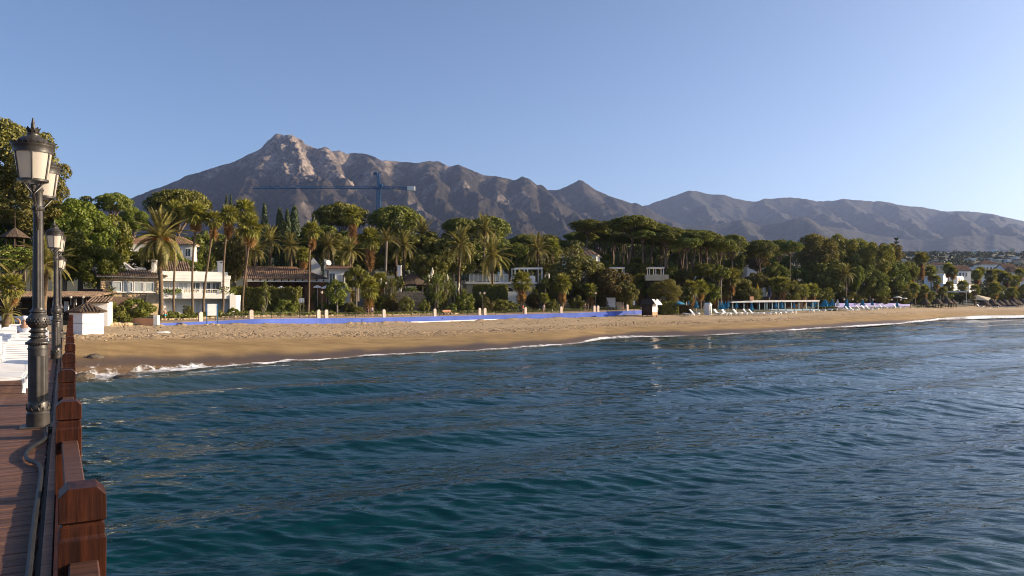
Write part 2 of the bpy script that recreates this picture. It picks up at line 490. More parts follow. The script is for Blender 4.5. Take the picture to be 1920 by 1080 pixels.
def beach_pebbles():
    """stones and wrack lying along the storm line, too many to count"""
    rs = np.random.RandomState(19); n = 9000
    px = rs.uniform(120, 1720, n); t = np.clip(rs.uniform(0.2, 0.98, n), 0, 1)
    y0, y1 = shoreY(px), backY(px); keep = rs.uniform(0, 1, n) < pebbly(px, t) ** 1.7
    px, t, y0, y1 = px[keep], t[keep], y0[keep], y1[keep]
    Y = y0 + t * (y1 - y0); X = (px - CX) / F * Y
    bm = bmesh.new(); bmesh.ops.create_icosphere(bm, subdivisions=1, radius=1); V = np.array([v.co[:] for v in bm.verts]); Fq = np.array([[v.index for v in f.verts] for f in bm.faces]); bm.free()
    s = rs.uniform(0.04, 0.125, len(px)); Z = ground_z(px, Y) + s * 0.3
    a = rs.uniform(0, 6.28, len(px)); sx, sy = s * rs.uniform(.8, 1.6, len(px)), s * rs.uniform(.6, 1.1, len(px))
    P = np.empty((len(px), len(V), 3)); vx, vy = V[None, :, 0] * sx[:, None], V[None, :, 1] * sy[:, None]
    P[:, :, 0] = X[:, None] + vx * np.cos(a)[:, None] - vy * np.sin(a)[:, None]; P[:, :, 1] = Y[:, None] + vx * np.sin(a)[:, None] + vy * np.cos(a)[:, None]; P[:, :, 2] = Z[:, None] + V[None, :, 2] * (s * 0.7)[:, None]
    Fa = (Fq[None] + (np.arange(len(px)) * len(V))[:, None, None]).reshape(-1, 3)
    m = leafmat('beach_stone', (0.10, 0.075, 0.052), (0.38, 0.28, 0.17), transl=0.0)
    tag(link('beach_pebbles', npmesh('beach_pebbles', P.reshape(-1, 3), Fa, m, False, np.repeat(rs.uniform(0, 1, len(px)), len(Fq)))), kind='stuff')
beach_pebbles()
# ------------------------------------------------------------------ surf
def foam_material():
    m = bpy.data.materials.new('sea_foam')
    nt, N, L = nodes_of(m)
    b = N['Principled BSDF']
    b.inputs['Base Color'].default_value = (0.80, 0.80, 0.80, 1); b.inputs['Roughness'].default_value = 0.75
    tc = N.new('ShaderNodeTexCoord'); at = N.new('ShaderNodeAttribute'); at.attribute_name = 'body'
    nz = N.new('ShaderNodeTexNoise'); nz.inputs['Scale'].default_value = 1.9; nz.inputs['Detail'].default_value = 10; nz.inputs['Roughness'].default_value = 0.72; nz.inputs['Distortion'].default_value = 0.8
    L.new(tc.outputs['Object'], nz.inputs['Vector'])
    ve = N.new('ShaderNodeTexVoronoi'); ve.feature = 'DISTANCE_TO_EDGE'; ve.inputs['Scale'].default_value = 1.15
    wv = N.new('ShaderNodeMix'); wv.data_type = 'RGBA'; wv.inputs[0].default_value = 0.22; L.new(tc.outputs['Object'], wv.inputs[6]); L.new(nz.outputs['Color'], wv.inputs[7]); L.new(wv.outputs[2], ve.inputs['Vector'])
    vs = N.new('ShaderNodeMath'); vs.operation = 'MULTIPLY_ADD'; vs.inputs[1].default_value = -0.55; L.new(ve.outputs['Distance'], vs.inputs[0]); L.new(nz.outputs['Fac'], vs.inputs[2])
    ad = N.new('ShaderNodeMath'); ad.operation = 'ADD'; L.new(vs.outputs[0], ad.inputs[0]); L.new(at.outputs['Fac'], ad.inputs[1])
    r = N.new('ShaderNodeMapRange'); r.inputs['From Min'].default_value = 0.86; r.inputs['From Max'].default_value = 1.2
    L.new(ad.outputs[0], r.inputs['Value']); L.new(r.outputs[0], b.inputs['Alpha'])
    bp = N.new('ShaderNodeBump'); bp.inputs['Strength'].default_value = 0.7; bp.inputs['Distance'].default_value = 0.12
    L.new(nz.outputs['Fac'], bp.inputs['Height']); L.new(bp.outputs[0], b.inputs['Normal'])
    return m
M_FOAM = foam_material()

def surf(name, px0, px1, off, width, height, seed, n=420, strength=1.0):
    """one broken wave: a lumpy strip lying along the waterline, 'off' metres seaward"""
    px = np.linspace(px0, px1, n)
    y0 = shoreY(px)
    e = np.clip(np.minimum(px - px0, px1 - px) / (0.10 * (px1 - px0)), 0, 1)
    w = 1.35 * np.interp(px, *width) * (0.75 + 0.5 * vnoise(px * 0.02, px * 0, seed)) * np.sqrt(e) + 0.15
    o = np.interp(px, *off) + 1.3 * fbm(px * 0.013, px * 0 + 4, 3, seed + 1)
    s = np.linspace(0, 1, 15)
    Y = y0[None, :] - o[None, :] - (s[:, None] - 0.5) * w[None, :]
    PX = np.broadcast_to(px[None, :], Y.shape)
    X = (PX - CX) / F * Y
    S = np.broadcast_to(s[:, None], Y.shape)
    prof = np.sin(np.pi * S ** 0.75)
    lump = 0.55 + 0.9 * vnoise(X * 0.8, Y * 0.8, seed + 3)
    Z = np.maximum(ground_z(PX, Y), 0) + 0.03 + height * prof * lump * e[None, :]
    me = gridmesh(name, X, Y, Z, M_FOAM)
    vattr(me, 'body', (prof * 0.75 * strength - 0.06) * (0.55 + 0.8 * vnoise(PX * 0.03, S * 2, seed + 5)))
    tag(link(name, me), kind='stuff')
surf('surf_foam', 108, 480, ([108, 250, 480], [1.5, 2.0, 0.8]), ([108, 200, 330, 480], [5.5, 6.0, 3.8, 1.6]), 0.06, 51, strength=0.9)
surf('surf_foam', 130, 560, ([130, 560], [5.5, 4.5]), ([130, 300, 560], [5.5, 3.0, 0.5]), 0.08, 56, strength=0.72)
surf('surf_foam', 400, 1120, ([400, 1120], [0.9, 1.0]), ([400, 760, 1120], [2.0, 1.7, 2.6]), 0.12, 61, strength=1.1)
surf('surf_foam', 1070, 1420, ([1070, 1420], [1.5, 3.0]), ([1070, 1160, 1300, 1420], [2.5, 5.5, 4.0, 1.5]), 0.10, 71, strength=0.92)
surf('surf_foam', 1330, 1700, ([1330, 1700], [2.0, 6.0]), ([1330, 1500, 1640, 1700], [3.0, 5.5, 10.0, 3.0]), 0.25, 81, strength=1.15)
surf('surf_foam', 1660, 2300, ([1660, 2300], [2.0, 3.0]), ([1660, 1850, 2300], [5.0, 16.0, 24.0]), 0.25, 91, strength=1.2)

# ------------------------------------------------------------------ land behind the beach
M_EARTH = pmat('garden_earth', (0.085, 0.075, 0.042), (0.045, 0.05, 0.024), scale=0.35, rough=0.95, bump=0.6, bscale=2.5, bdist=0.1)
M_PATH = pmat('promenade_paving', (0.34, 0.25, 0.16), (0.27, 0.195, 0.12), scale=0.5, rough=0.9, bump=0.2)
def build_land():
    px = np.concatenate([np.linspace(-3000, -200, 40), np.linspace(-180, 1960, 330), np.linspace(2000, 5200, 60)])
    d = np.concatenate([[-0.1, 0.0], np.geomspace(1.0, 12500, 95)])
    y1 = backY(px)
    Y = y1[None, :] + d[:, None] + 0.22
    PX = np.broadcast_to(px[None, :], Y.shape)
    X = (PX - CX) / F * Y
    Z = ground_z(PX, Y)
    far = np.minimum(Y, 3600.0)
    Z = np.where(Y > 3600, ground_z(PX, far) - (Y - 3600) * 0.02, Z) + fbm(X * 0.006, Y * 0.006, 4, 7) * sstep(300, 900, Y) * 9
    Z[0, :] -= 1.6
    tag(link('land', gridmesh('land', X, Y, Z, M_EARTH)), kind='structure')
    # promenade on top of the blue wall
    px = np.linspace(250, 1215, 260)
    d = np.array([0.0, 0.0, 1.2, 2.4, 3.6, 4.8, 5.6])
    y1 = backY(px)
    Y = y1[None, :] + d[:, None] + 0.30
    PX = np.broadcast_to(px[None, :], Y.shape)
    Z = ground_z(PX, Y) + 0.06; Z[0, :] -= 0.5
    tag(link('promenade', gridmesh('promenade', (PX - CX) / F * Y, Y, Z, M_PATH, smooth=False)), kind='structure')
build_land()

# ------------------------------------------------------------------ mountains
def mountain_material(name, rock1, rock2, veg1, veg2, lo, hi):
    m = bpy.data.materials.new(name)
    nt, N, L = nodes_of(m)
    b = N['Principled BSDF']; b.inputs['Roughness'].default_value = 0.95; b.inputs['Specular IOR Level'].default_value = 0.1
    tc = N.new('ShaderNodeTexCoord')
    at = N.new('ShaderNodeAttribute'); at.attribute_name = 'rock'
    n1 = N.new('ShaderNodeTexNoise'); n1.inputs['Scale'].default_value = 0.02; n1.inputs['Detail'].default_value = 8; n1.inputs['Roughness'].default_value = 0.65
    n2 = N.new('ShaderNodeTexNoise'); n2.inputs['Scale'].default_value = 0.006; n2.inputs['Detail'].default_value = 8; n2.inputs['Roughness'].default_value = 0.7
    L.new(tc.outputs['Object'], n1.inputs['Vector']); L.new(tc.outputs['Object'], n2.inputs['Vector'])
    def ramp(a, c, src):
        r = N.new('ShaderNodeValToRGB'); r.color_ramp.elements[0].color = (*a, 1); r.color_ramp.elements[1].color = (*c, 1)
        r.color_ramp.elements[0].position = 0.41; r.color_ramp.elements[1].position = 0.59
        L.new(src, r.inputs[0]); return r.outputs[0]
    rk = ramp(rock2, rock1, n1.outputs['Fac']); vg = ramp(veg2, veg1, n1.outputs['Fac'])
    ad = N.new('ShaderNodeMath'); ad.operation = 'ADD'; L.new(at.outputs['Fac'], ad.inputs[0])
    sb = N.new('ShaderNodeMath'); sb.operation = 'SUBTRACT'; sb.inputs[1].default_value = 0.5; L.new(n2.outputs['Fac'], sb.inputs[0])
    m3 = N.new('ShaderNodeMath'); m3.operation = 'MULTIPLY'; m3.inputs[1].default_value = 1.6; L.new(sb.outputs[0], m3.inputs[0]); L.new(m3.outputs[0], ad.inputs[1])
    mr = N.new('ShaderNodeMapRange'); mr.inputs['From Min'].default_value = lo; mr.inputs['From Max'].default_value = hi; L.new(ad.outputs[0], mr.inputs['Value'])
    mx = N.new('ShaderNodeMix'); mx.data_type = 'RGBA'
    L.new(mr.outputs[0], mx.inputs[0]); L.new(vg, mx.inputs[6]); L.new(rk, mx.inputs[7]); L.new(mx.outputs[2], b.inputs['Base Color'])
    bp = N.new('ShaderNodeBump'); bp.inputs['Strength'].default_value = 0.7; bp.inputs['Distance'].default_value = 14.0
    L.new(n1.outputs['Fac'], bp.inputs['Height']); L.new(bp.outputs[0], b.inputs['Normal'])
    return m
M_MTN = mountain_material('mountain_rock', (0.25, 0.20, 0.16), (0.075, 0.061, 0.051), (0.033, 0.026, 0.018), (0.0100, 0.0085, 0.0072), 0.45, 1.0)
M_HILL = mountain_material('hill_scrub', (0.13, 0.10, 0.075), (0.07, 0.055, 0.042), (0.040, 0.036, 0.026), (0.020, 0.020, 0.015), 0.55, 1.05)

def seg_field(X, Y, line, k, Z):
    """raise Z to a ridge running along a polyline of 3-D points, falling off at slope k to both sides"""
    for (x0, y0, z0, k0), (x1, y1, z1, k1) in zip(line[:-1], line[1:]):
        dx, dy = x1 - x0, y1 - y0
        t = np.clip(((X - x0) * dx + (Y - y0) * dy) / (dx * dx + dy * dy), 0, 1)
        dist = np.hypot(X - x0 - t * dx, Y - y0 - t * dy)
        kk = k0 + (k1 - k0) * t
        Z = np.maximum(Z, z0 + (z1 - z0) * t - k * kk * (np.sqrt(dist * dist + 900) - 30))
    return Z

def mountain(name, crest, Yc, S, spurs, mat, px0, px1, step, rows, power, amp, rockline, seed, k=0.72, base=None, crag=None):
    cr = np.array(crest, float)
    px = np.arange(px0, px1 + step, step, dtype=float)
    row = np.interp(px, cr[:, 0], cr[:, 1]) + 1.5 * fbm(px * 0.06, px * 0, 4, seed + 50) + 0.7 * fbm(px * 0.3, px * 0, 2, seed + 51)
    if crag is not None: row = row + np.exp(-((px - crag[0]) / crag[1]) ** 2) * 5.0 * (ridged(px * 0.11, px * 0 + 3, 4, seed + 60) - 0.55)
    yc = Yc + 160 * fbm(px * 0.012, px * 0 + 9, 3, seed)
    zc = H + (HY - row) / F * yc
    s = np.concatenate([[-900, -350, -120], np.linspace(0, 1, rows) ** 1.15 * S])
    Yg = yc[None, :] - s[:, None]
    PX = np.broadcast_to(px[None, :], Yg.shape)
    X = (PX - CX) / F * Yg
    sp = np.clip(s, 0, None)[:, None]
    Zb = zc[None, :] * np.clip(1 - sp / S, 0, 1) ** power
    wx = X + 45 * fbm(X / 330, Yg / 330, 4, seed + 1); wy = Yg + 45 * fbm(X / 330, Yg / 330, 4, seed + 2)
    Z = Zb.copy()
    for sline in spurs:
        pts = [(XP(a, y), y, ZP(b, y), kk) for a, b, y, kk in sline]
        Z = seg_field(wx, wy, pts, k, Z)
    # never above the skyline of its own column
    ins = sstep(0, 700, sp)
    Z = Z + amp * ins * (ridged(X / 420, Yg / 700, 5, seed + 3) - 0.55) + amp * 0.55 * ins * (ridged(wx / 130, wy / 260, 4, seed + 4) - 0.5) + 0.22 * amp * (ridged(wx / 48, wy / 90, 4, seed + 6) - 0.5) * sstep(0, 150, sp)
    cap = H + (HY - (row[None, :] + 0.3)) / F * Yg
    Z = np.where(sp > 0, np.minimum(Z, cap), Z)
    Z = np.where(s[:, None] < 0, zc[None, :] + s[:, None] * 0.8, Z)
    Z = np.maximum(Z, ground_z(PX, np.minimum(Yg, 3600)) - 30) if base is None else np.maximum(Z, base)
    me = gridmesh(name, X, Yg, Z, mat)
    gy, gx = np.gradient(Z)
    steep = np.abs(gy / np.maximum(np.abs(np.gradient(Yg, axis=0)), 1))
    rock = sstep(rockline[0], rockline[1], Z) * 0.55 + 0.25 * sstep(0.5, 1.3, steep)
    if crag is not None:                                       # the bare limestone summit: broken into ledges and buttresses
        m_ = np.exp(-((PX - crag[0]) / crag[1]) ** 2) * sstep(crag[2], crag[2] + 220, Z)
        led = (ridged(wx / 90, Z / 55, 4, seed + 8) - 0.5) * 150 + (ridged(wx / 38, Z / 30, 3, seed + 9) - 0.5) * 60
        Yg2 = Yg + m_ * led * sstep(20, 120, sp)
        me.vertices.foreach_set('co', np.stack([X, Yg2, Z], -1).astype(np.float32).ravel()); me.update()
        rock = rock + m_ * 0.75
    scr = fbm(X / 260, Yg / 420, 4, seed + 12)
    rock = rock + (0.55 if mat is M_MTN else 0.35) * sstep(0.18, 0.42, scr) * sstep(120, 500, Z) * sstep(1150, 700, Z)
    vattr(me, 'rock', rock)
    tag(link(name, me), kind='structure')

crest1 = [(60, 440), (150, 412), (232, 377), (270, 362), (310, 347), (350, 330), (393, 317), (440, 303), (473, 287), (490, 278), (503, 263), (522, 252), (535, 253.5), (548, 252.5), (563, 262), (578, 274), (597, 280), (608, 275.5), (622, 285), (635, 283),
          (650, 288), (667, 286.5), (693, 290), (717, 300), (740, 302), (783, 306), (803, 303), (823, 303), (840, 312), (846, 312), (860, 308), (887, 320), (907, 328), (930, 330), (963, 338), (980, 331), (997, 340), (1020, 357), (1053, 381), (1097, 409), (1150, 440), (1230, 470), (1330, 500)]
spurs1 = [
    [(548, 253, 5600, 1.3), (556, 285, 5250, 1.3), (575, 312, 4950, 1.1), (600, 330, 4700, 1), (618, 350, 4450, 1), (650, 384, 4050, 1), (700, 425, 3600, .9)],
    [(608, 276, 5580, 1.2), (622, 305, 5250, 1.1), (645, 335, 4900, 1), (690, 362, 4500, .9), (750, 400, 4000, .9)],
    [(522, 252, 5600, 1.3), (505, 290, 5300, 1.2), (486, 318, 4950, 1), (456, 352, 4550, 1), (440, 385, 4100, .9)],
    [(535, 255, 5600, 1.3), (537, 300, 5150, 1.2), (545, 335, 4650, 1), (548, 370, 4250, 1), (560, 410, 3800, .9)],
    [(440, 303, 5600, 1), (425, 330, 5250, 1), (410, 352, 4850, 1), (370, 390, 4200, .9)],
    [(393, 317, 5600, 1), (372, 350, 5100, 1), (330, 385, 4500, .9)],
    [(693, 290, 5600, 1), (715, 325, 5100, 1), (752, 358, 4600, 1), (800, 400, 4000, .9), (830, 430, 3600, .9)],
    [(803, 303, 5600, 1), (812, 340, 5000, 1), (840, 375, 4500, .95), (868, 415, 3950, .9)],
    [(860, 308, 5600, 1), (866, 330, 5250, 1), (893, 362, 4750, 1), (930, 398, 4250, .95), (985, 440, 3700, .9)],
    [(930, 330, 5600, 1), (938, 355, 5200, .9), (965, 395, 4550, .9), (1010, 430, 4000, .9)],
    [(980, 331, 5600, 1.1), (984, 352, 5250, 1.05), (1004, 380, 4800, 1), (1042, 412, 4350, .95), (1100, 445, 3800, .9)],
    [(1005, 345, 5600, 1), (1035, 378, 5100, .95), (1085, 415, 4500, .9), (1150, 450, 3900, .9)]]
mountain('mountain', crest1, 5600, 2500, spurs1, M_MTN, 60, 1330, 2.5, 165, 3.0, 125, (550, 1100), 100, k=0.98, crag=(560, 75, 640))
crest2 = [(900, 390), (960, 375), (1020, 358), (1050, 355), (1065, 349), (1077, 342), (1085, 337.5), (1093, 338), (1098, 343), (1120, 357), (1140, 367), (1167, 375), (1185, 381), (1192, 380), (1207, 387), (1233, 400), (1253, 411), (1290, 425), (1340, 436), (1400, 450), (1480, 470)]
spurs2 = [
    [(1088, 338, 6600, 1.2), (1092, 355, 6300, 1), (1115, 372, 5900, 1), (1160, 392, 5400, .9), (1230, 418, 4700, .9)],
    [(1140, 367, 6600, 1), (1165, 385, 6100, .9), (1215, 405, 5500, .9), (1290, 435, 4700, .9)],
    [(1050, 355, 6600, 1), (1062, 380, 6000, .9), (1110, 408, 5300, .9), (1160, 432, 4700, .9)]]
mountain('mountain', crest2, 6600, 2600, spurs2, M_MTN, 900, 1480, 3, 100, 2.5, 100, (700, 1250), 200, k=0.8)
crest3 = [(1080, 420), (1150, 402), (1207, 386), (1243, 375), (1270, 365), (1293, 357), (1313, 360), (1340, 365), (1360, 366), (1377, 373), (1410, 378), (1425, 377), (1433, 372.5), (1481, 371), (1507, 372), (1532, 378), (1558, 377), (1581, 373), (1623, 376), (1662, 379), (1691, 385), (1729, 388), (1768, 396), (1813, 396), (1862, 401), (1897, 409), (1920, 415), (2000, 430), (2150, 448), (2400, 475), (2700, 500)]
spurs3 = [
    [(1768, 396, 9200, 1), (1790, 402, 8400, 1), (1806, 408, 7600, 1), (1835, 428, 6600, .9)],
    [(1845, 399, 9200, 1), (1858, 410, 8200, 1), (1868, 418, 7400, 1), (1905, 440, 6400, .9)],
    [(1293, 357, 9200, 1), (1310, 385, 8300, .9), (1350, 412, 7300, .9), (1420, 440, 6200, .9)],
    [(1433, 373, 9200, 1), (1455, 395, 8300, .9), (1500, 420, 7300, .9)],
    [(1507, 372, 9200, 1), (1540, 400, 8000, .9), (1600, 435, 6700, .9)],
    [(1581, 373, 9200, 1), (1612, 398, 8200, .9), (1680, 430, 7000, .9)],
    [(1662, 379, 9200, 1), (1700, 408, 8000, .9), (1760, 440, 6700, .9)],
    [(1768, 396, 9200, 1), (1800, 410, 8300, .9), (1850, 432, 7300, .9)],
    [(1862, 401, 9200, 1), (1895, 425, 8000, .9), (1950, 450, 6900, .9)]]
mountain('mountain', crest3, 9200, 4200, spurs3, M_HILL, 1080, 2700, 4, 110, 1.8, 120, (1000, 1800), 300, k=0.7)
crest4 = [(1120, 470), (1180, 432), (1253, 415), (1300, 424), (1350, 420), (1387, 412), (1425, 422), (1470, 416), (1507, 405), (1540, 424), (1581, 428), (1640, 440), (1700, 450), (1760, 447), (1804, 442), (1840, 443), (1862, 440), (1910, 446), (1980, 452), (2100, 460), (2300, 480), (2600, 510)]
spurs4 = [
    [(1387, 412, 5200, 1), (1400, 432, 4800, .9), (1430, 455, 4300, .9)],
    [(1253, 415, 5200, 1), (1275, 435, 4700, .9), (1320, 458, 4200, .9)],
    [(1507, 405, 5200, 1), (1525, 425, 4800, .9), (1570, 450, 4200, .9)]]
spurs4 = [[(a, b, y * 1.22, k) for a, b, y, k in s] for s in spurs4]
mountain('foothills', crest4, 6350, 2700, spurs4, M_HILL, 1120, 2600, 3.5, 80, 1.9, 60, (900, 1600), 400, k=0.7)
# ------------------------------------------------------------------ pier: planked deck, kerb board, railing
DECK_Z = H - 1.9
PU = Vector((-0.5047, 0.8633, 0)); PV = Vector((0.8633, 0.5047, 0))      # along the pier to the shore, and across it to the sea side
RAIL0 = Vector(((152 - CX) / F * 4.0, 4.0, 0))                           # first post
PIER_ROT = math.atan2(PV.y, PV.x)
def pier_pt(a, c, z=0.0):
    """a metres along the railing from the first post, c metres to its sea side, z above the deck"""
    p = RAIL0 + PU * a + PV * c
    return Vector((p.x, p.y, DECK_Z + z))

def wood(name, c1, c2, rough=0.55, along='x', spec=0.22, var=0.12):
    m = bpy.data.materials.new(name)
    nt, N, L = nodes_of(m)
    b = N['Principled BSDF']; b.inputs['Roughness'].default_value = rough; b.inputs['Specular IOR Level'].default_value = spec
    tc = N.new('ShaderNodeTexCoord'); mp = N.new('ShaderNodeMapping'); oi = N.new('ShaderNodeObjectInfo')
    mp.inputs['Scale'].default_value = (1.2, 22, 22) if along == 'x' else ((22, 1.2, 22) if along == 'y' else (22, 22, 1.2))
    ad = N.new('ShaderNodeVectorMath'); ad.operation = 'ADD'
    cmb = N.new('ShaderNodeMath'); cmb.operation = 'MULTIPLY'; cmb.inputs[1].default_value = 40
    L.new(oi.outputs['Random'], cmb.inputs[0]); L.new(tc.outputs['Object'], mp.inputs[0]); L.new(mp.outputs[0], ad.inputs[0]); L.new(cmb.outputs[0], ad.inputs[1])
    nz = N.new('ShaderNodeTexNoise'); nz.inputs['Scale'].default_value = 1.0; nz.inputs['Detail'].default_value = 6; nz.inputs['Roughness'].default_value = 0.65
    L.new(ad.outputs[0], nz.inputs['Vector'])
    n2 = N.new('ShaderNodeTexNoise'); n2.inputs['Scale'].default_value = 3.0; n2.inputs['Detail'].default_value = 6; L.new(tc.outputs['Object'], n2.inputs['Vector'])
    r = N.new('ShaderNodeValToRGB'); r.color_ramp.elements[0].color = (*c2, 1); r.color_ramp.elements[1].color = (*c1, 1)
    r.color_ramp.elements[0].position = 0.38; r.color_ramp.elements[1].position = 0.63
    L.new(nz.outputs['Fac'], r.inputs[0])
    hs = N.new('ShaderNodeHueSaturation'); mr = N.new('ShaderNodeMapRange'); mr.inputs['To Min'].default_value = 1 - var; mr.inputs['To Max'].default_value = 1 + var
    L.new(oi.outputs['Random'], mr.inputs['Value']); L.new(mr.outputs[0], hs.inputs['Value']); L.new(r.outputs[0], hs.inputs['Color'])
    w = N.new('ShaderNodeMix'); w.data_type = 'RGBA'; w.inputs[7].default_value = tuple(min(1, v * 1.9 + .03) for v in c1) + (1,)
    wr = N.new('ShaderNodeMapRange'); wr.inputs['From Min'].default_value = 0.58; wr.inputs['From Max'].default_value = 0.76; wr.inputs['To Max'].default_value = 0.6
    L.new(n2.outputs['Fac'], wr.inputs['Value']); L.new(wr.outputs[0], w.inputs[0]); L.new(hs.outputs[0], w.inputs[6])
    L.new(w.outputs[2], b.inputs['Base Color'])
    bp = N.new('ShaderNodeBump'); bp.inputs['Strength'].default_value = 0.8; bp.inputs['Distance'].default_value = 0.005
    L.new(nz.outputs['Fac'], bp.inputs['Height']); L.new(bp.outputs[0], b.inputs['Normal'])
    return m
M_PLANK = wood('deck_plank_wood', (0.175, 0.090, 0.058), (0.070, 0.034, 0.024), rough=0.6, along='x')
M_RAILWOOD = wood('varnished_railing_wood', (0.056, 0.0140, 0.0040), (0.015, 0.0038, 0.0015), rough=0.5, along='z')
M_RAILTOP = wood('weathered_rail_wood', (0.10, 0.048, 0.034), (0.05, 0.024, 0.017), rough=0.6, along='x')
M_KERB = wood('kerb_wood', (0.20, 0.105, 0.068), (0.10, 0.052, 0.034), along='x')
M_IRON = pmat('painted_cast_iron', (0.048, 0.041, 0.034), (0.028, 0.024, 0.020), scale=7, rough=0.42, bump=0.15, bscale=60, spec=0.5, bdist=0.004)
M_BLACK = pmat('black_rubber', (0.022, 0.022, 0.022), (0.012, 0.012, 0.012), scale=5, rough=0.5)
M_WHITEPL = pmat('white_plastic', (0.80, 0.79, 0.77), (0.70, 0.69, 0.67), scale=1.5, rough=0.45, spec=0.4)

def build_pier():
    rng = random.Random(11)
    pier = empty('pier', pier_pt(0, -0.3, 0), PIER_ROT, 'long wooden pier deck of brown planks running to the beach', 'pier')
    PITCH, W, TH = 0.168, 0.157, 0.045
    LEFT, RIGHT = -15.0, 0.045                                # plank ends across the pier, from the kerb
    meshes = []
    for k in range(8):
        x0 = LEFT + rng.uniform(-0.02, 0.02); x1 = RIGHT - rng.uniform(0.0, 0.02)
        b = MB(); n = 16
        for i in range(n):                                     # slightly bowed in segments
            pass
        b.box(x0, x1, -W / 2, W / 2, -TH, 0)
        meshes.append(b.mesh('plank', M_PLANK, bevel=0.006))
    a, i = -5.0, 0
    while a < 42.5 and i < 300:
        p = link('plank', meshes[rng.randrange(8)], pier)
        p.location = (0, a, rng.uniform(-0.004, 0.004)); p.rotation_euler = (rng.uniform(-0.012, 0.012), 0, rng.uniform(-0.0012, 0.0012))
        a += PITCH; i += 1
    # joists under the planks, piles in the sea, the kerb and the fascia boards
    b = MB()
    for c in np.arange(-14.5, 0, 1.45): b.box(c - 0.06, c + 0.06, -5.0, 44, -0.30, -0.052)
    b.build('joist', M_KERB, pier)
    for a in np.arange(-3.5, 44, 3.94):
        for c in (-0.5, -7.0, -13.5):
            MB().tube([(c, a, -0.31), (c, a, -6.5)], 0.19, 10).build('pile', M_KERB, pier, smooth=True)
    for a in np.arange(-5.0, 42, 3.94):
        MB().box(0.085, 0.155, a + 0.006, a + 3.934, -0.02, 0.055).build('kerb_board', M_KERB, pier, bevel=0.006)
    MB().box(0.162, 0.19, -5.0, 43, -0.42, 0.08).build('fascia_board', M_RAILWOOD, pier)
    MB().box(0.03, 0.16, -5.0, 42.9, -0.3, -0.06).build('gap_shade_filler', M_BLACK, pier)  # added black filler, its colour stands for the shade in the kerb gap
    MB().box(-14.8, 0.12, 43.0, 43.18, -1.4, -0.01).build('end_beam', M_KERB, pier)

    rail = empty('railing', pier_pt(0, 0, 0), PIER_ROT, 'brown varnished timber railing with square grooved posts along the sea edge of the pier', 'railing')
    def post_mesh(h):
        w = 0.108
        b = MB()
        def ring(r, z, ch=0.0): return r, z
        lv = [(w, -0.75), (w, h - 0.264), (w - 0.007, h - 0.245), (w - 0.007, h - 0.194), (w - 0.019, h - 0.188), (w - 0.019, h - 0.178), (w, h - 0.170), (w - 0.002, h - 0.042)]
        vs = []
        for r, z in lv: vs += [(-r, -r, z), (r, -r, z), (r, r, z), (-r, r, z)]
        fs = []
        for j in range(len(lv) - 1):
            for k in range(4): fs.append((j * 4 + k, j * 4 + (k + 1) % 4, j * 4 + 4 + (k + 1) % 4, j * 4 + 4 + k))
        b.add(vs, fs + [(3, 2, 1, 0)])
        # cap with a chamfer on its two long sides
        r = w - 0.002; n = len(b.v)
        b.add([(-r, -r, h - 0.042), (r, -r, h - 0.042), (r, r, h - 0.042), (-r, r, h - 0.042), (-r * .62, -r, h), (r * .62, -r, h), (r * .62, r, h), (-r * .62, r, h)],
              [(4, 5, 6, 7), (0, 1, 5, 4), (2, 3, 7, 6), (1, 2, 6, 5), (3, 0, 4, 7)])
        return b.mesh('post', M_RAILWOOD, bevel=0.0025)
    pm = post_mesh(0.95); pt = post_mesh(1.22)
    cols = [152, 128, 126, 129, 131, 131.5, 131, 131, 131, 131, 131]
    locs = []
    for k in range(11):
        Y = 4.0 + 3.4 * k
        wpt = Vector(((cols[k] - CX) / F * Y, Y, 0)) - RAIL0
        a, c = wpt.dot(PU), wpt.dot(PV)
        locs.append((a, c))
    Yl = 40.8; wpt = Vector(((133 - CX) / F * Yl, Yl, 0)) - RAIL0
    locs.insert(0, (-3.94, -0.02))
    locs.append((wpt.dot(PU), wpt.dot(PV)))
    for i, (a, c) in enumerate(locs):
        o = link('post', pt if i == len(locs) - 1 else pm, rail)
        o.location = (c, a, 0); o.rotation_euler = (rng.uniform(-0.008, 0.008), rng.uniform(-0.008, 0.008), rng.uniform(-0.02, 0.02))
    for (a0, c0), (a1, c1) in zip(locs[:-1], locs[1:]):
        L = math.hypot(a1 - a0, c1 - c0) - 0.205
        rz = math.atan2(-(c1 - c0), a1 - a0)
        for z, w, h, mt in ((0.54, 0.135, 0.075, M_RAILTOP),):
            me = MB().box(-w / 2, w / 2, -L / 2, L / 2, -h / 2, h / 2).mesh('rail', mt, bevel=0.008)
            o = link('rail', me, rail); o.location = ((c0 + c1) / 2 + (0.01 if z > 0.5 else 0), (a0 + a1) / 2, z); o.rotation_euler = (0, 0, rz)
    return pier, rail, locs
PIER, RAILING, POSTS = build_pier()

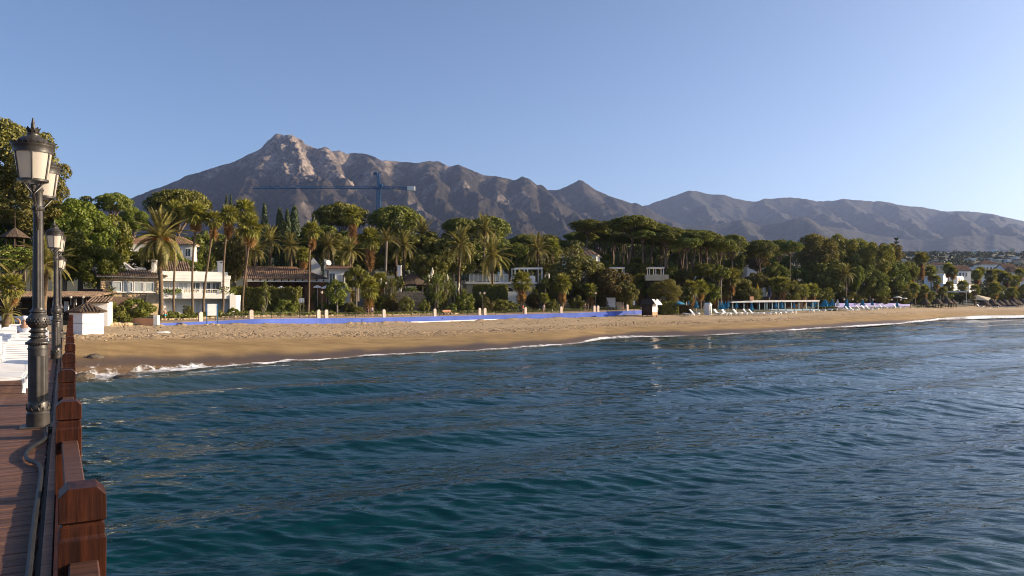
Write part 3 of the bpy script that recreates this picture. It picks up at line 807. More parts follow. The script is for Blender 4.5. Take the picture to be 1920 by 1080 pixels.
# black cable lying along the kerb
def build_cable():
    pts = []
    for a, c in ((-5, -0.28), (-2, -0.29), (0, -0.285), (1.5, -0.285), (2.6, -0.29), (3.6, -0.29), (4.6, -0.285), (5.3, -0.29), (5.8, -0.33), (6.15, -0.44), (6.6, -0.47), (7.1, -0.41), (7.6, -0.30), (8.3, -0.29), (8.85, -0.30)):
        pts.append(pier_pt(a, c, 0.035))
    # smooth the run
    q = []
    for i in range(len(pts) - 1):
        p0, p1, p2, p3 = pts[max(i - 1, 0)], pts[i], pts[i + 1], pts[min(i + 2, len(pts) - 1)]
        for t in (0, .2, .4, .6, .8):
            q.append(0.5 * ((2 * p1) + (p2 - p0) * t + (2 * p0 - 5 * p1 + 4 * p2 - p3) * t * t + (3 * p1 - p0 - 3 * p2 + p3) * t ** 3))
    o = MB().tube(q, 0.024, 8).build('cable', M_BLACK, smooth=True)
    tag(o, 'thick black cable lying on the deck along the foot of the railing', 'cable')
build_cable()

# ------------------------------------------------------------------ street lamps on the pier
def lamp_glass():
    m = bpy.data.materials.new('opal_lamp_glass')
    nt, N, L = nodes_of(m)
    b = N['Principled BSDF']
    tc = N.new('ShaderNodeTexCoord'); nz = N.new('ShaderNodeTexNoise'); nz.inputs['Scale'].default_value = 5; L.new(tc.outputs['Object'], nz.inputs['Vector'])
    r = N.new('ShaderNodeValToRGB'); r.color_ramp.elements[0].color = (0.66, 0.58, 0.48, 1); r.color_ramp.elements[1].color = (0.80, 0.74, 0.66, 1)
    L.new(nz.outputs['Fac'], r.inputs[0]); L.new(r.outputs[0], b.inputs['Base Color'])
    b.inputs['Roughness'].default_value = 0.22
    b.inputs['Subsurface Weight'].default_value = 0.0
    t = N.new('ShaderNodeBsdfTranslucent'); t.inputs['Color'].default_value = (0.85, 0.76, 0.62, 1)
    ms = N.new('ShaderNodeMixShader'); ms.inputs[0].default_value = 0.45
    L.new(b.outputs[0], ms.inputs[1]); L.new(t.outputs[0], ms.inputs[2]); L.new(ms.outputs[0], N['Material Output'].inputs['Surface'])
    return m
M_OPAL = lamp_glass()

def build_lamp():
    lamp = empty('street_lamp', (0, 0, 0))
    b = MB(); b.prism([(-0.23, -0.23), (0.23, -0.23), (0.23, 0.23), (-0.23, 0.23)], 0.0, 0.018)
    b.build('base_plate', M_IRON, lamp, bevel=0.004)
    b = MB(); b.lathe([(0.158, 0.018), (0.160, 0.05), (0.156, 0.19), (0.160, 0.205), (0.150, 0.22), (0.142, 0.235)], 28)
    b.build('plinth', M_IRON, lamp, smooth=True)
    fl = lambda k: 1.0 - (0.075 if k % 4 in (1, 2) else 0.0)
    b = MB(); b.lathe([(0.140, 0.235), (0.143, 0.26), (0.136, 0.37), (0.130, 0.385)], 28)
    for k in range(6):                                          # acanthus leaves round the foot of the shaft
        a = k * math.pi / 3 + 0.3
        for da, hh in ((-0.22, 0.07), (0, 0.13), (0.22, 0.07)):
            ca, sa = math.cos(a + da), math.sin(a + da); ta = Vector((-sa, ca, 0)); q = Vector((ca, sa, 0))
            b.add([q * 0.140 + ta * 0.022 + Vector((0, 0, 0.24)), q * 0.140 - ta * 0.022 + Vector((0, 0, 0.24)), q * 0.150 - ta * 0.018 + Vector((0, 0, 0.24 + hh * .6)), q * 0.158 + Vector((0, 0, 0.24 + hh)), q * 0.150 + ta * 0.018 + Vector((0, 0, 0.24 + hh * .6)), q * 0.162 + Vector((0, 0, 0.24 + hh * .45))],
                  [(0, 1, 5), (1, 2, 5), (2, 3, 5), (3, 4, 5), (4, 0, 5)])
    b.build('leaf_collar', M_IRON, lamp, smooth=True)
    b = MB(); b.lathe([(0.134, 0.385), (0.134, 0.40)], 40, flute=None)
    b.lathe([(0.134, 0.40), (0.133, 1.08)], 40, flute=lambda k: 1.0 - (0.09 if k % 5 in (1, 2, 3) else 0.0))
    b.lathe([(0.134, 1.08), (0.134, 1.17), (0.142, 1.175), (0.142, 1.195), (0.134, 1.20), (0.130, 1.24)], 40)
    b.build('lower_shaft', M_IRON, lamp, smooth=True)
    b = MB(); b.lathe([(0.128, 1.24), (0.150, 1.255), (0.174, 1.275), (0.170, 1.288), (0.140, 1.30), (0.120, 1.32), (0.104, 1.335)], 32)
    for k in range(30):
        a = 2 * math.pi * k / 30; b.lathe([(0.006, -0.009), (0.011, 0), (0.006, 0.009)], 5, (0.163 * math.cos(a), 0.163 * math.sin(a), 1.262))
    b.build('flange', M_IRON, lamp, smooth=True)
    b = MB(); b.lathe([(0.100, 1.335), (0.096, 1.345), (0.118, 1.36), (0.118, 1.375), (0.098, 1.39), (0.096, 1.425), (0.124, 1.44), (0.126, 1.455), (0.100, 1.47), (0.096, 1.495)], 32)
    for k in range(24):
        a = 2 * math.pi * k / 24; b.lathe([(0.005, -0.008), (0.010, 0), (0.005, 0.008)], 5, (0.122 * math.cos(a), 0.122 * math.sin(a), 1.368))
    b.build('collar', M_IRON, lamp, smooth=True)
    b = MB(); b.lathe([(0.094, 1.495), (0.120, 1.515), (0.146, 1.56), (0.152, 1.60), (0.146, 1.65), (0.128, 1.69), (0.102, 1.715), (0.098, 1.73), (0.114, 1.745), (0.108, 1.765), (0.088, 1.78)], 32)
    for k in range(8):                                          # raised rosettes round the swelling
        a = 2 * math.pi * k / 8
        for j in range(6):
            e = j * math.pi / 3
            z = 1.60 + 0.040 * math.sin(e); da = 0.27 * math.cos(e)
            b.lathe([(0.004, -0.014), (0.013, 0), (0.004, 0.014)], 5, (0.150 * math.cos(a + da), 0.150 * math.sin(a + da), z))
        b.lathe([(0.005, -0.02), (0.02, 0), (0.005, 0.02)], 6, (0.152 * math.cos(a), 0.152 * math.sin(a), 1.60))
    b.build('ornate_bulb', M_IRON, lamp, smooth=True)
    b = MB(); b.lathe([(0.086, 1.78), (0.078, 1.81)], 32)
    b.lathe([(0.078, 1.81), (0.066, 3.28)], 32, flute=lambda k: 1.0 - (0.10 if k % 4 in (1, 2) else 0.0))
    b.lathe([(0.070, 3.28), (0.086, 3.30), (0.086, 3.33), (0.068, 3.35), (0.062, 3.56), (0.080, 3.60), (0.05, 3.66), (0.03, 3.78), (0.008, 3.86)], 24)
    b.build('pole', M_IRON, lamp, smooth=True)
    R = 0.98
    for s in (1, -1):                                           # one bracket arm and one lantern to each side
        b = MB()
        b.tube([(0.06 * s, 0, 3.36), (0.28 * s, 0, 3.30), (0.55 * s, 0, 3.31), (0.80 * s, 0, 3.36), (R * s, 0, 3.45), (R * s, 0, 3.52)], [0.028, 0.026, 0.024, 0.022, 0.022, 0.026], 8)
        b.tube([(0.05 * s, 0, 3.0), (0.12 * s, 0, 3.10), (0.26 * s, 0, 3.19), (0.36 * s, 0, 3.26), (0.40 * s, 0, 3.21), (0.34 * s, 0, 3.16), (0.30 * s, 0, 3.21)], [0.024, 0.022, 0.018, 0.016, 0.014, 0.012, 0.01], 8)
        b.tube([(0.42 * s, 0, 3.29), (0.58 * s, 0, 3.24), (0.68 * s, 0, 3.29), (0.62 * s, 0, 3.345), (0.56 * s, 0, 3.30)], [0.016, 0.015, 0.014, 0.012, 0.01], 8)
        for k in range(5): b.lathe([(0.008, -0.03), (0.024, 0), (0.008, 0.03)], 6, ((0.07 + 0.012 * (k % 2)) * s, 0.018 * ((k % 3) - 1), 3.02 + 0.07 * k))
        for k in range(4):                                      # four small feet that carry the lantern
            a = math.pi / 4 + k * math.pi / 2
            b.tube([(R * s, 0, 3.42), (R * s + 0.09 * math.cos(a), 0.09 * math.sin(a), 3.50), (R * s + 0.175 * math.cos(a), 0.175 * math.sin(a), 3.585)], 0.011, 6)
        b.build('bracket_arm', M_IRON, lamp, smooth=True)
        lant = link('lantern', MB().lathe([(0.0305, 3.50), (0.04, 3.53), (0.028, 3.56)], 12).mesh('lantern', M_IRON), lamp)
        lant.location = (R * s, 0, 0)
        r0, r1, z0, z1, n = 0.178, 0.232, 3.62, 4.00, 6
        for k in range(n):
            a0 = 2 * math.pi * k / n; a1 = 2 * math.pi * (k + 1) / n
            m0 = 4
            vs, fs = [], []
            for j in range(m0 + 1):
                a = a0 + (a1 - a0) * (0.04 + 0.92 * j / m0)
                vs += [(r0 * math.cos(a), r0 * math.sin(a), z0), (r1 * math.cos(a), r1 * math.sin(a), z1)]
            for j in range(m0): fs.append((2 * j, 2 * j + 2, 2 * j + 3, 2 * j + 1))
            bb = MB(); bb.add(vs, fs); bb.build('glass_pane', M_OPAL, lant, smooth=True)
        b = MB()
        for k in range(n):
            a = 2 * math.pi * k / n
            b.tube([((r0 + .006) * math.cos(a), (r0 + .006) * math.sin(a), z0 - 0.012), ((r1 + .006) * math.cos(a), (r1 + .006) * math.sin(a), z1 + 0.01)], 0.013, 6)
        for r, z, t in ((r0 + 0.002, z0 - 0.012, 0.016), (r1 + 0.004, z1 + 0.01, 0.02)):
            b.lathe([(r - 0.012, z - t), (r + 0.012, z - t), (r + 0.014, z + t), (r - 0.012, z + t)], 30)
        b.lathe([(0.03, z0 - 0.01), (0.175, z0 - 0.014), (0.175, z0 - 0.004), (0.03, z0)], 24)
        b.build('frame', M_IRON, lant, smooth=True)
        b = MB()
        b.lathe([(0.284, 4.02), (0.290, 4.05), (0.290, 4.10), (0.300, 4.115), (0.302, 4.14), (0.270, 4.15), (0.250, 4.165), (0.236, 4.20), (0.20, 4.255), (0.15, 4.295), (0.098, 4.315), (0.088, 4.335), (0.092, 4.36), (0.075, 4.372)], 32)
        b.build('cap', M_IRON, lant, smooth=True)
        b = MB()
        for k in range(22):                                     # cresting: a crown of small pierced leaves on the rim
            a = 2 * math.pi * k / 22
            hgt = 0.092 if k % 2 == 0 else 0.062
            ca, sa = math.cos(a), math.sin(a); q = Vector((ca, sa, 0)); t = Vector((-sa, ca, 0)); up = Vector((0, 0, 1))
            w = 0.036
            c0 = q * 0.292 + up * 4.135
            for off in (-0.006, 0.006):
                o = q * off
                b.add([c0 - t * w + o, c0 + t * w + o, c0 + t * w * 0.9 + up * hgt * .45 + q * .012 + o, c0 + t * w * 0.35 + up * hgt * .62 + q * .018 + o, c0 + up * hgt + q * .028 + o, c0 - t * w * 0.35 + up * hgt * .62 + q * .018 + o, c0 - t * w * 0.9 + up * hgt * .45 + q * .012 + o], [(0, 1, 2, 3, 4, 5, 6)])
            b.lathe([(0.004, -0.016), (0.016, 0), (0.004, 0.016)], 6, (0.300 * ca, 0.300 * sa, 4.165))
        b.build('cresting', M_IRON, lant)
        b = MB()
        b.lathe([(0.074, 4.372), (0.060, 4.39), (0.066, 4.42), (0.04, 4.45), (0.03, 4.50), (0.032, 4.54), (0.024, 4.58), (0.012, 4.66), (0.003, 4.675)], 16)
        for k in range(9):
            a = 2 * math.pi * k / 9
            ca, sa = math.cos(a), math.sin(a); q = Vector((ca, sa, 0)); t = Vector((-sa, ca, 0)); up = Vector((0, 0, 1)); c0 = q * 0.07 + up * 4.385
            for off in (-0.005, 0.005):
                b.add([c0 - t * .02 + q * off, c0 + t * .02 + q * off, c0 + t * .028 + up * .06 + q * (.02 + off), c0 + up * .105 + q * (.045 + off), c0 - t * .028 + up * .06 + q * (.02 + off)], [(0, 1, 2, 3, 4)])
        b.build('finial', M_IRON, lant)
        for ch in lant.children:
            if ch.name.split('.')[0] in ('frame', 'glass_pane'): continue
            ch.scale = (0.87, 0.87, 0.74); ch.location = (0, 0, 4.012 - 4.02 * 0.74)
    return lamp
LAMP = build_lamp()
lamp_rz = math.atan2(-0.88, 0.47)
lamp_labels = ['tall black cast iron lamp nearest on the pier, its two lanterns showing in full', 'second black iron lamp along the pier, in front of the white kiosk', 'farthest and smallest black iron lamp on the pier, just past the second one']
for i, (px, Yp) in enumerate(((71.5, 11.7), (105, 25.3), (112.5, 39.6))):
    o = LAMP if i == 0 else copy_tree(LAMP)
    o.location = (XP(px, Yp), Yp, DECK_Z + 0.002); o.rotation_euler = (0, 0, lamp_rz)
    tag(o, lamp_labels[i], 'street lamp', 'ornate lamps along the pier')

# ------------------------------------------------------------------ sun loungers stacked on the pier and set out on the beach
M_TOWEL = pmat('lounger_fabric', (0.74, 0.73, 0.70), (0.66, 0.65, 0.62), scale=2, rough=0.8)
def build_lounger(back_angle, mattress=False):
    """foot end towards -y, head towards +y"""
    t = empty('sun_lounger', (0, 0, 0))
    b = MB()
    for s in (-1, 1): b.box(s * 0.31 - 0.03, s * 0.31 + 0.03, -0.95, 0.36, 0.27, 0.335)
    b.box(-0.28, 0.28, -0.95, -0.90, 0.275, 0.33); b.box(-0.28, 0.28, 0.31, 0.36, 0.275, 0.33)
    b.build('frame', M_WHITEPL, t, bevel=0.008)
    for sx in (-1, 1):
        for sy in (-0.78, 0.22):
            MB().tube([(sx * 0.31, sy, 0.27), (sx * 0.325, sy - 0.02, 0.13), (sx * 0.315, sy - 0.05, 0.0)], [0.045, 0.034, 0.042], 6).build('leg', M_WHITEPL, t)
    b = MB()
    y = -0.93
    while y < 0.30: b.box(-0.285, 0.285, y, y + 0.062, 0.337, 0.352); y += 0.083
    b.build('slatted_seat', M_WHITEPL, t)
    b = MB()
    y = 0.0
    while y < 0.78: b.box(-0.285, 0.285, y, y + 0.062, 0.0, 0.016); y += 0.083
    for s in (-1, 1): b.box(s * 0.315 - 0.028, s * 0.315 + 0.028, 0.0, 0.80, -0.02, 0.018)
    b.box(-0.287, 0.287, 0.79, 0.84, -0.02, 0.018)
    o = b.build('backrest', M_WHITEPL, t); o.location = (0, 0.33, 0.345); o.rotation_euler = (math.radians(back_angle), 0, 0)
    MB().bar((-0.24, 0.62, 0.34 + 0.30 * math.tan(math.radians(back_angle)) * 0.95), (-0.24, 0.34, 0.25), 0.03).build('support_strut', M_WHITEPL, t)
    if mattress:
        MB().box(-0.30, 0.30, -0.94, 0.33, 0.354, 0.43).build('mattress', M_TOWEL, t, bevel=0.02)
        q = MB().box(-0.30, 0.30, 0.0, 0.84, 0.018, 0.09).build('mattress', M_TOWEL, t, bevel=0.02); q.location = (0, 0.33, 0.345); q.rotation_euler = (math.radians(back_angle), 0, 0)
    return t
L_UP = build_lounger(38); L_LOW = build_lounger(14); L_UPM = build_lounger(46, True); L_LOWM = build_lounger(4, True)
rng = random.Random(4)
used = set()
ORD = ['first', 'second', 'third', 'fourth', 'fifth', 'sixth', 'seventh', 'eighth', 'ninth', 'tenth', 'eleventh', 'twelfth'] + ['%dth' % k for k in range(13, 60)]
for k_ in range(len(ORD)):
    if (k_ + 1) > 20 and (k_ + 1) % 10 in (1, 2, 3): ORD[k_] = '%d%s' % (k_ + 1, {1: 'st', 2: 'nd', 3: 'rd'}[(k_ + 1) % 10])
def place_lounger(src, loc, rz, label, group):
    key = id(src)
    if key not in used: used.add(key); o = src
    else: o = copy_tree(src)
    o.location = loc; o.rotation_euler = (0, 0, rz)
    tag(o, label, 'sun lounger', group)
    return o
# rows of loungers across the pier, seen beyond the nearest lamp
row = 0
a = 15.2
while a < 37:
    reach = 1.6 + (a - 14) * 0.16
    c = -1.05; col = 0
    while c > -reach - 1.0:
        src = L_UP if (row + col) % 3 else L_LOW
        lab = 'white sun lounger on the pier, %s row, %s from the railing' % (ORD[row], ORD[col])
        if row == 0 and col == 0: lab = 'white sun lounger at the front of the rows, close beside the pier railing'
        if row == 0 and col == 1: lab = 'white sun lounger in the front row, partly behind the nearest lamp shaft'
        p = pier_pt(a + rng.uniform(-0.15, 0.15), c + rng.uniform(-0.06, 0.06), 0.006)
        place_lounger(src, p, PIER_ROT + rng.uniform(-0.06, 0.06), lab, 'white sun loungers on the pier')
        c -= 0.86; col += 1
    a += 2.35; row += 1
# ------------------------------------------------------------------ plants: prototypes
M_PINE = leafmat('pine_needles', (0.061, 0.078, 0.012), (0.201, 0.213, 0.024), transl=0.22)
M_FICUS = leafmat('broad_leaves', (0.067, 0.095, 0.010), (0.210, 0.230, 0.018), transl=0.38)
M_EUCA = leafmat('eucalyptus_leaves', (0.087, 0.093, 0.014), (0.239, 0.220, 0.031), transl=0.35)
M_OLIVE = leafmat('bronze_leaves', (0.067, 0.064, 0.013), (0.165, 0.137, 0.024), transl=0.3)
M_CYP = leafmat('cypress_leaves', (0.038, 0.058, 0.017), (0.061, 0.081, 0.022), transl=0.12)
M_FAN = leafmat('fan_palm_leaves', (0.080, 0.095, 0.012), (0.285, 0.265, 0.040), transl=0.38, hue=0.015)
M_DEAD = leafmat('dead_palm_leaves', (0.24, 0.13, 0.04), (0.42, 0.26, 0.09), transl=0.3, hue=0.01)
M_FEATHER = leafmat('date_palm_leaflets', (0.095, 0.095, 0.018), (0.290, 0.245, 0.065), transl=0.35, hue=0.012)
M_YUCCA = leafmat('yucca_leaves', (0.075, 0.105, 0.020), (0.215, 0.225, 0.055), transl=0.3)
M_SHRUB = leafmat('shrub_leaves', (0.080, 0.102, 0.014), (0.213, 0.220, 0.029), transl=0.3)
M_DATES = pmat('orange_dates', (0.60, 0.22, 0.02), (0.42, 0.13, 0.01), scale=8, rough=0.6)
M_BARK = pmat('pine_bark', (0.205, 0.145, 0.10), (0.10, 0.07, 0.05), scale=3, rough=0.95, bump=0.8, stretch=(1, 1, 0.3), bdist=0.04)
M_PALMBARK = pmat('palm_bark', (0.19, 0.135, 0.085), (0.10, 0.07, 0.045), scale=5, rough=0.95, bump=0.9, stretch=(0.5, 0.5, 3), bdist=0.03)
M_GREYBARK = pmat('grey_bark', (0.22, 0.185, 0.15), (0.12, 0.10, 0.08), scale=2, rough=0.95, bump=0.6, stretch=(1, 1, 0.3), bdist=0.03)
M_BLOOM = pmat('cream_blossom', (0.72, 0.66, 0.50), (0.60, 0.54, 0.40), scale=6, rough=0.8)

def cards(C, Nn, size, rs, aspect=0.6, jitter=0.7, fold=0.15):
    """rhombic leaf tufts at C facing roughly along Nn -> vertices, quads"""
    n = len(C)
    N2 = Nn + rs.normal(size=(n, 3)) * jitter
    N2 /= np.linalg.norm(N2, axis=1, keepdims=True) + 1e-9
    R = rs.normal(size=(n, 3))
    T = np.cross(N2, R); T /= np.linalg.norm(T, axis=1, keepdims=True) + 1e-9
    B = np.cross(N2, T)
    s = (size * rs.uniform(0.65, 1.35, n))[:, None]
    a = C - T * s + N2 * s * fold * rs.uniform(-1, 1, (n, 1)); b = C + B * s * aspect; c = C + T * s; d = C - B * s * aspect
    V = np.stack([a, b, c, d], 1).reshape(-1, 3)
    return V, np.arange(n * 4).reshape(n, 4)

def lobed(name, lobes, n, size, mat, seed, up=0.25, jitter=0.7, shell=(0.72, 1.04), aspect=0.6, light_top=True):
    """crown made of leafy lobes: [(x,y,z,rx,ry,rz)]; tufts sit in each lobe's outer shell"""
    rs = np.random.RandomState(seed)
    Lb = np.array(lobes, float)
    w = (Lb[:, 3] * Lb[:, 5]) ** 1.0; w /= w.sum()
    idx = rs.choice(len(Lb), n, p=w)
    D = rs.normal(size=(n, 3)); D[:, 2] += up * 1.5; D /= np.linalg.norm(D, axis=1, keepdims=True)
    rad = rs.uniform(shell[0], shell[1], n)
    # ragged: fewer tufts where a lobe-sized noise is low
    C = Lb[idx, :3] + D * Lb[idx, 3:6] * rad[:, None]
    keep = (shell[0] > .78) | (vnoise(C[:, 0] * 1.3 / max(size, .1) * .35 + C[:, 2] * .31, C[:, 1] * 1.3 / max(size, .1) * .35 + C[:, 2] * .77, seed) > 0.22)
    C, D = C[keep], D[keep]
    V, Fq = cards(C, D, size, rs, aspect, jitter)
    v = np.clip(0.15 + 0.85 * rs.beta(1.6, 1.6, len(C)), 0, 1)
    return npmesh(name, V, Fq, mat, False, v)

def limb_mesh(name, mat, segs):
    b = MB()
    for pts, rad, n in segs: b.tube(pts, rad, n, cap=True)
    return b.mesh(name, mat, smooth=True)

TREES = {}
def proto(kind, i, parts): TREES.setdefault(kind, {})[i] = parts

# umbrella pines: crown radius 1 x height ~0.45 on a unit trunk; scaled by the planter
def pine_proto(i, seed, flat, nl, n=12000, size=0.043, dens=1.0):
    rs = np.random.RandomState(seed)
    lobes, limbs = [], []
    for k in range(nl):
        r = math.sqrt((k + 0.5) / nl) * 0.86; a = k * 2.39996 + rs.uniform(-.3, .3)
        h = flat * math.sqrt(max(0, 1 - (r / 1.0) ** 2)) + rs.uniform(-.04, .04)
        q = rs.uniform(0.21, 0.28)
        lobes.append((r * math.cos(a), r * math.sin(a), h, q, q, q * 0.75))
    for k in range(nl):                            # lower fill of the dome
        r = math.sqrt(rs.uniform(0, 1)) * 0.84; a = rs.uniform(0, 6.28)
        q = rs.uniform(0.16, 0.24)
        lobes.append((r * math.cos(a), r * math.sin(a), flat * 0.5 * rs.uniform(0.1, 1.1), q, q, q * 0.6))
    crown = lobed('crown', lobes, n, size, M_PINE, seed, up=0.55, jitter=0.55, aspect=0.45, shell=(0.80, 1.03))
    segs = []
    for k in range(9):
        a = k * 0.7 + rs.uniform(-.2, .2); r = rs.uniform(0.3, 0.75)
        e = (r * math.cos(a), r * math.sin(a), flat * 0.55 * math.sqrt(1 - r * r))
        segs.append(([(0, 0, -0.42), (e[0] * .3, e[1] * .3, -0.20), (e[0] * .7, e[1] * .7, e[2] * .3), e], [0.034, 0.026, 0.017, 0.008], 5))
    return crown, limb_mesh('limbs', M_BARK, segs)
PINE_H = (0.82, 0.95, 0.62, 0.72)
PINES = [pine_proto(0, 1, PINE_H[0], 44), pine_proto(1, 2, PINE_H[1], 48), pine_proto(2, 3, PINE_H[2], 36), pine_proto(3, 4, PINE_H[3], 36)]

def trunk_mesh(mat, h, r0, r1, bend, seed, n=8, segs=8):
    rs = random.Random(seed)
    bx, by = bend
    pts, rad = [], []
    for k in range(segs + 1):
        t = k / segs
        pts.append((bx * t * t + rs.uniform(-1, 1) * r0 * .3 * (0 < k < segs), by * t * t + rs.uniform(-1, 1) * r0 * .3 * (0 < k < segs), h * t)); rad.append((r0 + (r1 - r0) * t) * (1.35 if k == 0 else 1))
    return MB().tube(pts, rad, n).mesh('trunk', mat, smooth=True)

def pine(px, top, half_px, Y, i, label, group='umbrella pines among the villas', squash=1.0, lean=0.0, rz=None, base=None):
    """stone pine whose crown top reaches photo row 'top' and is 2*half_px columns wide"""
    R = half_px / F * Y
    flat = PINE_H[i] * squash
    z0 = gz(px, Y) if base is None else base
    ztop = ZP(top, Y) - R * (flat + 0.14 * squash)
    x = XP(px, Y)
    t = empty('umbrella_pine', (x, Y, z0 - 0.3), 0, label, 'tree', group)
    crown, limbs = PINES[i]
    hgt = max(ztop - z0 - 0.30 * R, 1.0)
    tr = link('trunk', trunk_mesh(M_BARK, hgt, 0.045 * R + 0.14, 0.034 * R + 0.06, (lean * R, 0), int(px * 7)), t)
    for nm, me in (('limbs', limbs), ('crown', crown)):
        o = link(nm, me, t); o.location = (lean * R, 0, ztop - z0 + 0.3); o.scale = (R, R, R * squash); o.rotation_euler = (0, 0, (px * 0.37) % 6.28 if rz is None else rz)
    return t

# broad crowns (unit radius), several outlines
def broad_proto(seed, nl, mat, n, size, tall=1.0, gap=0.0):
    rs = np.random.RandomState(seed)
    lobes = []
    for k in range(nl):
        z = 1 - 2 * (k + 0.5) / nl; r = math.sqrt(1 - z * z); a = k * 2.39996 + rs.uniform(-.4, .4)
        rr = rs.uniform(0.50, 0.86); q = rs.uniform(0.22, 0.36)
        lobes.append((r * math.cos(a) * rr, r * math.sin(a) * rr, z * rr * tall, q, q, q * rs.uniform(0.75, 1.0)))
    return lobed('crown', lobes, n, size, mat, seed, up=0.2, jitter=0.75)
BROAD = {'ficus': [broad_proto(11, 30, M_FICUS, 15000, 0.042), broad_proto(12, 26, M_FICUS, 15000, 0.044, 0.85)],
         'euca': [broad_proto(21, 26, M_EUCA, 15000, 0.036), broad_proto(22, 22, M_EUCA, 14000, 0.037, 1.1)],
         'bronze': [broad_proto(31, 30, M_OLIVE, 15000, 0.040), broad_proto(32, 24, M_OLIVE, 13000, 0.042, 0.8)],
         'shrub': [broad_proto(41, 16, M_SHRUB, 4200, 0.066), broad_proto(42, 14, M_SHRUB, 3800, 0.070, 0.8), broad_proto(43, 18, M_SHRUB, 4400, 0.064)],
         'dark': [broad_proto(51, 22, M_PINE, 9000, 0.047), broad_proto(52, 20, M_PINE, 9000, 0.048, 0.9)]}
BROAD_TRUNK = limb_mesh('trunk', M_GREYBARK, [([(0, 0, -3.0), (0.03, 0, -1.2), (0.0, 0.02, -0.5), (0.05, 0, 0.1)], [0.10, 0.075, 0.065, 0.03], 8)] +
                        [([(0, 0, -0.7), (0.28 * math.cos(a), 0.28 * math.sin(a), -0.2), (0.55 * math.cos(a), 0.55 * math.sin(a), 0.25)], [0.045, 0.03, 0.012], 6) for a in (0.3, 1.5, 2.8, 4.0, 5.2)])

def broad(kind, px, cy_, rx_px, rz_px, Y, label, name='broadleaf_tree', cat='tree', group='broadleaf trees behind the beach', i=0, trunk=True, rot=None):
    """leafy tree with its crown centred at photo (px, cy_), half-sizes in photo pixels"""
    x, z = XP(px, Y), ZP(cy_, Y)
    R, RZ = rx_px / F * Y, rz_px / F * Y
    zg = gz(px, Y)
    t = empty(name, (x, Y, zg - 0.1), 0, label, cat, group)
    pr = BROAD[kind]
    o = link('crown', pr[i % len(pr)], t); o.location = (0, 0, z - zg + 0.1); o.scale = (R, R, RZ); o.rotation_euler = (0, 0, (px * 0.61) % 6.28 if rot is None else rot)
    if trunk:
        o = link('trunk', BROAD_TRUNK, t); o.location = (0, 0, z - zg + 0.1); o.scale = (R * .9, R * .9, max((z - zg + 0.4) / 3.0, 0.2)); o.rotation_euler = (0, 0, px % 6)
    else:
        o = link('stem', BROAD_TRUNK, t); o.location = (0, 0, z - zg + 0.1); o.scale = (R * .45, R * .45, max((z - zg + 0.15) / 3.0, 0.02))
    return t
def shrub(px, cy_, rx, rz, Y, label, kind='shrub', i=0, group='shrubs in the seafront gardens'):
    return broad(kind, px, cy_, rx, rz, Y, label, 'shrub', 'shrub', group, i, trunk=False)

# cypress
def cypress_proto(seed):
    rs = np.random.RandomState(seed); n = 2200
    z = rs.uniform(0, 1, n) ** 0.85
    r = 0.13 * np.sqrt(np.clip(1 - (z - 0.22) ** 2 / 0.62, 0.0, 1)) * np.where(z < .22, 0.75 + z * 1.1, 1)
    a = rs.uniform(0, 6.283, n); q = rs.uniform(0.8, 1.08, n) * (0.9 + 0.2 * vnoise(a * 2, z * 12, seed))
    C = np.stack([r * q * np.cos(a), r * q * np.sin(a), z], 1)
    D = np.stack([np.cos(a), np.sin(a), np.full(n, 0.9)], 1)
    V, Fq = cards(C, D, 0.020, rs, 0.45, 0.5)
    V[:, 2] = np.maximum(V[:, 2], -0.02)
    return npmesh('crown', V, Fq, M_CYP, False, rs.uniform(0, 1, n))
CYPS = [cypress_proto(61), cypress_proto(62)]
def cypress(px, top, base, wpx, Y, i, label):
    zg = gz(px, Y); z1 = ZP(top, Y); zb = min(ZP(base, Y), z1 - 2)
    t = empty('cypress', (XP(px, Y), Y, zg), 0, label, 'tree', 'cypresses behind the palms')
    o = link('crown', CYPS[i % 2], t); h = z1 - zg - 0.8; w = wpx / F * Y / 0.26
    o.location = (0, 0, 0.8); o.scale = (w, w, h); o.rotation_euler = (0, 0, px % 6)
    link('trunk', MB().tube([(0, 0, -0.3), (0, 0, 2.5)], [0.2, 0.14], 6).mesh('trunk', M_GREYBARK), t)
    return t

# fan palm leaf (petiole + pleated fan), pointing along +x, unit metres
def fan_leaf(seed, droop, R=1.12, pet=0.80, nseg=13):
    rs = np.random.RandomState(seed)
    V, Fc, val = [], [], []
    def quad(a, b, c, d, v): n = len(V); V.extend([a, b, c, d]); Fc.append((n, n + 1, n + 2, n + 3)); val.append(v)
    z1 = -droop * 0.3
    quad((0, -.03, 0), (0, .03, 0), (pet, .02, z1), (pet, -.02, z1), 0.4)
    for k in range(nseg):
        a0 = math.radians(-118 + 236 * k / nseg); a1 = math.radians(-118 + 236 * (k + 1) / nseg); am = (a0 + a1) / 2
        L = R * (1 - 0.25 * (abs(am) / 2.06) ** 2) * rs.uniform(0.88, 1.06)
        up = 0.05 if k % 2 else -0.03
        r1 = L * 0.55
        cz = -droop * 0.22 * (0.6 + abs(am) * 0.35)
        p0 = (pet, 0, z1)
        pa = (pet + r1 * math.cos(a0), r1 * math.sin(a0), z1 + cz * .5 + up); pb = (pet + r1 * math.cos(a1), r1 * math.sin(a1), z1 + cz * .5 - up)
        tip = (pet + L * math.cos(am), L * math.sin(am), z1 + cz * 1.6 - droop * 0.28)
        v = rs.uniform(0.15, 1.0)
        quad(p0, pa, tip, pb, v)
    return np.array(V), np.array(Fc), np.array(val)
FAN_V = [fan_leaf(1, 0.25), fan_leaf(2, 0.7), fan_leaf(3, 1.1)]
FAN_ME = [npmesh('leaf', V, Fq, M_FAN, False, v) for V, Fq, v in FAN_V]

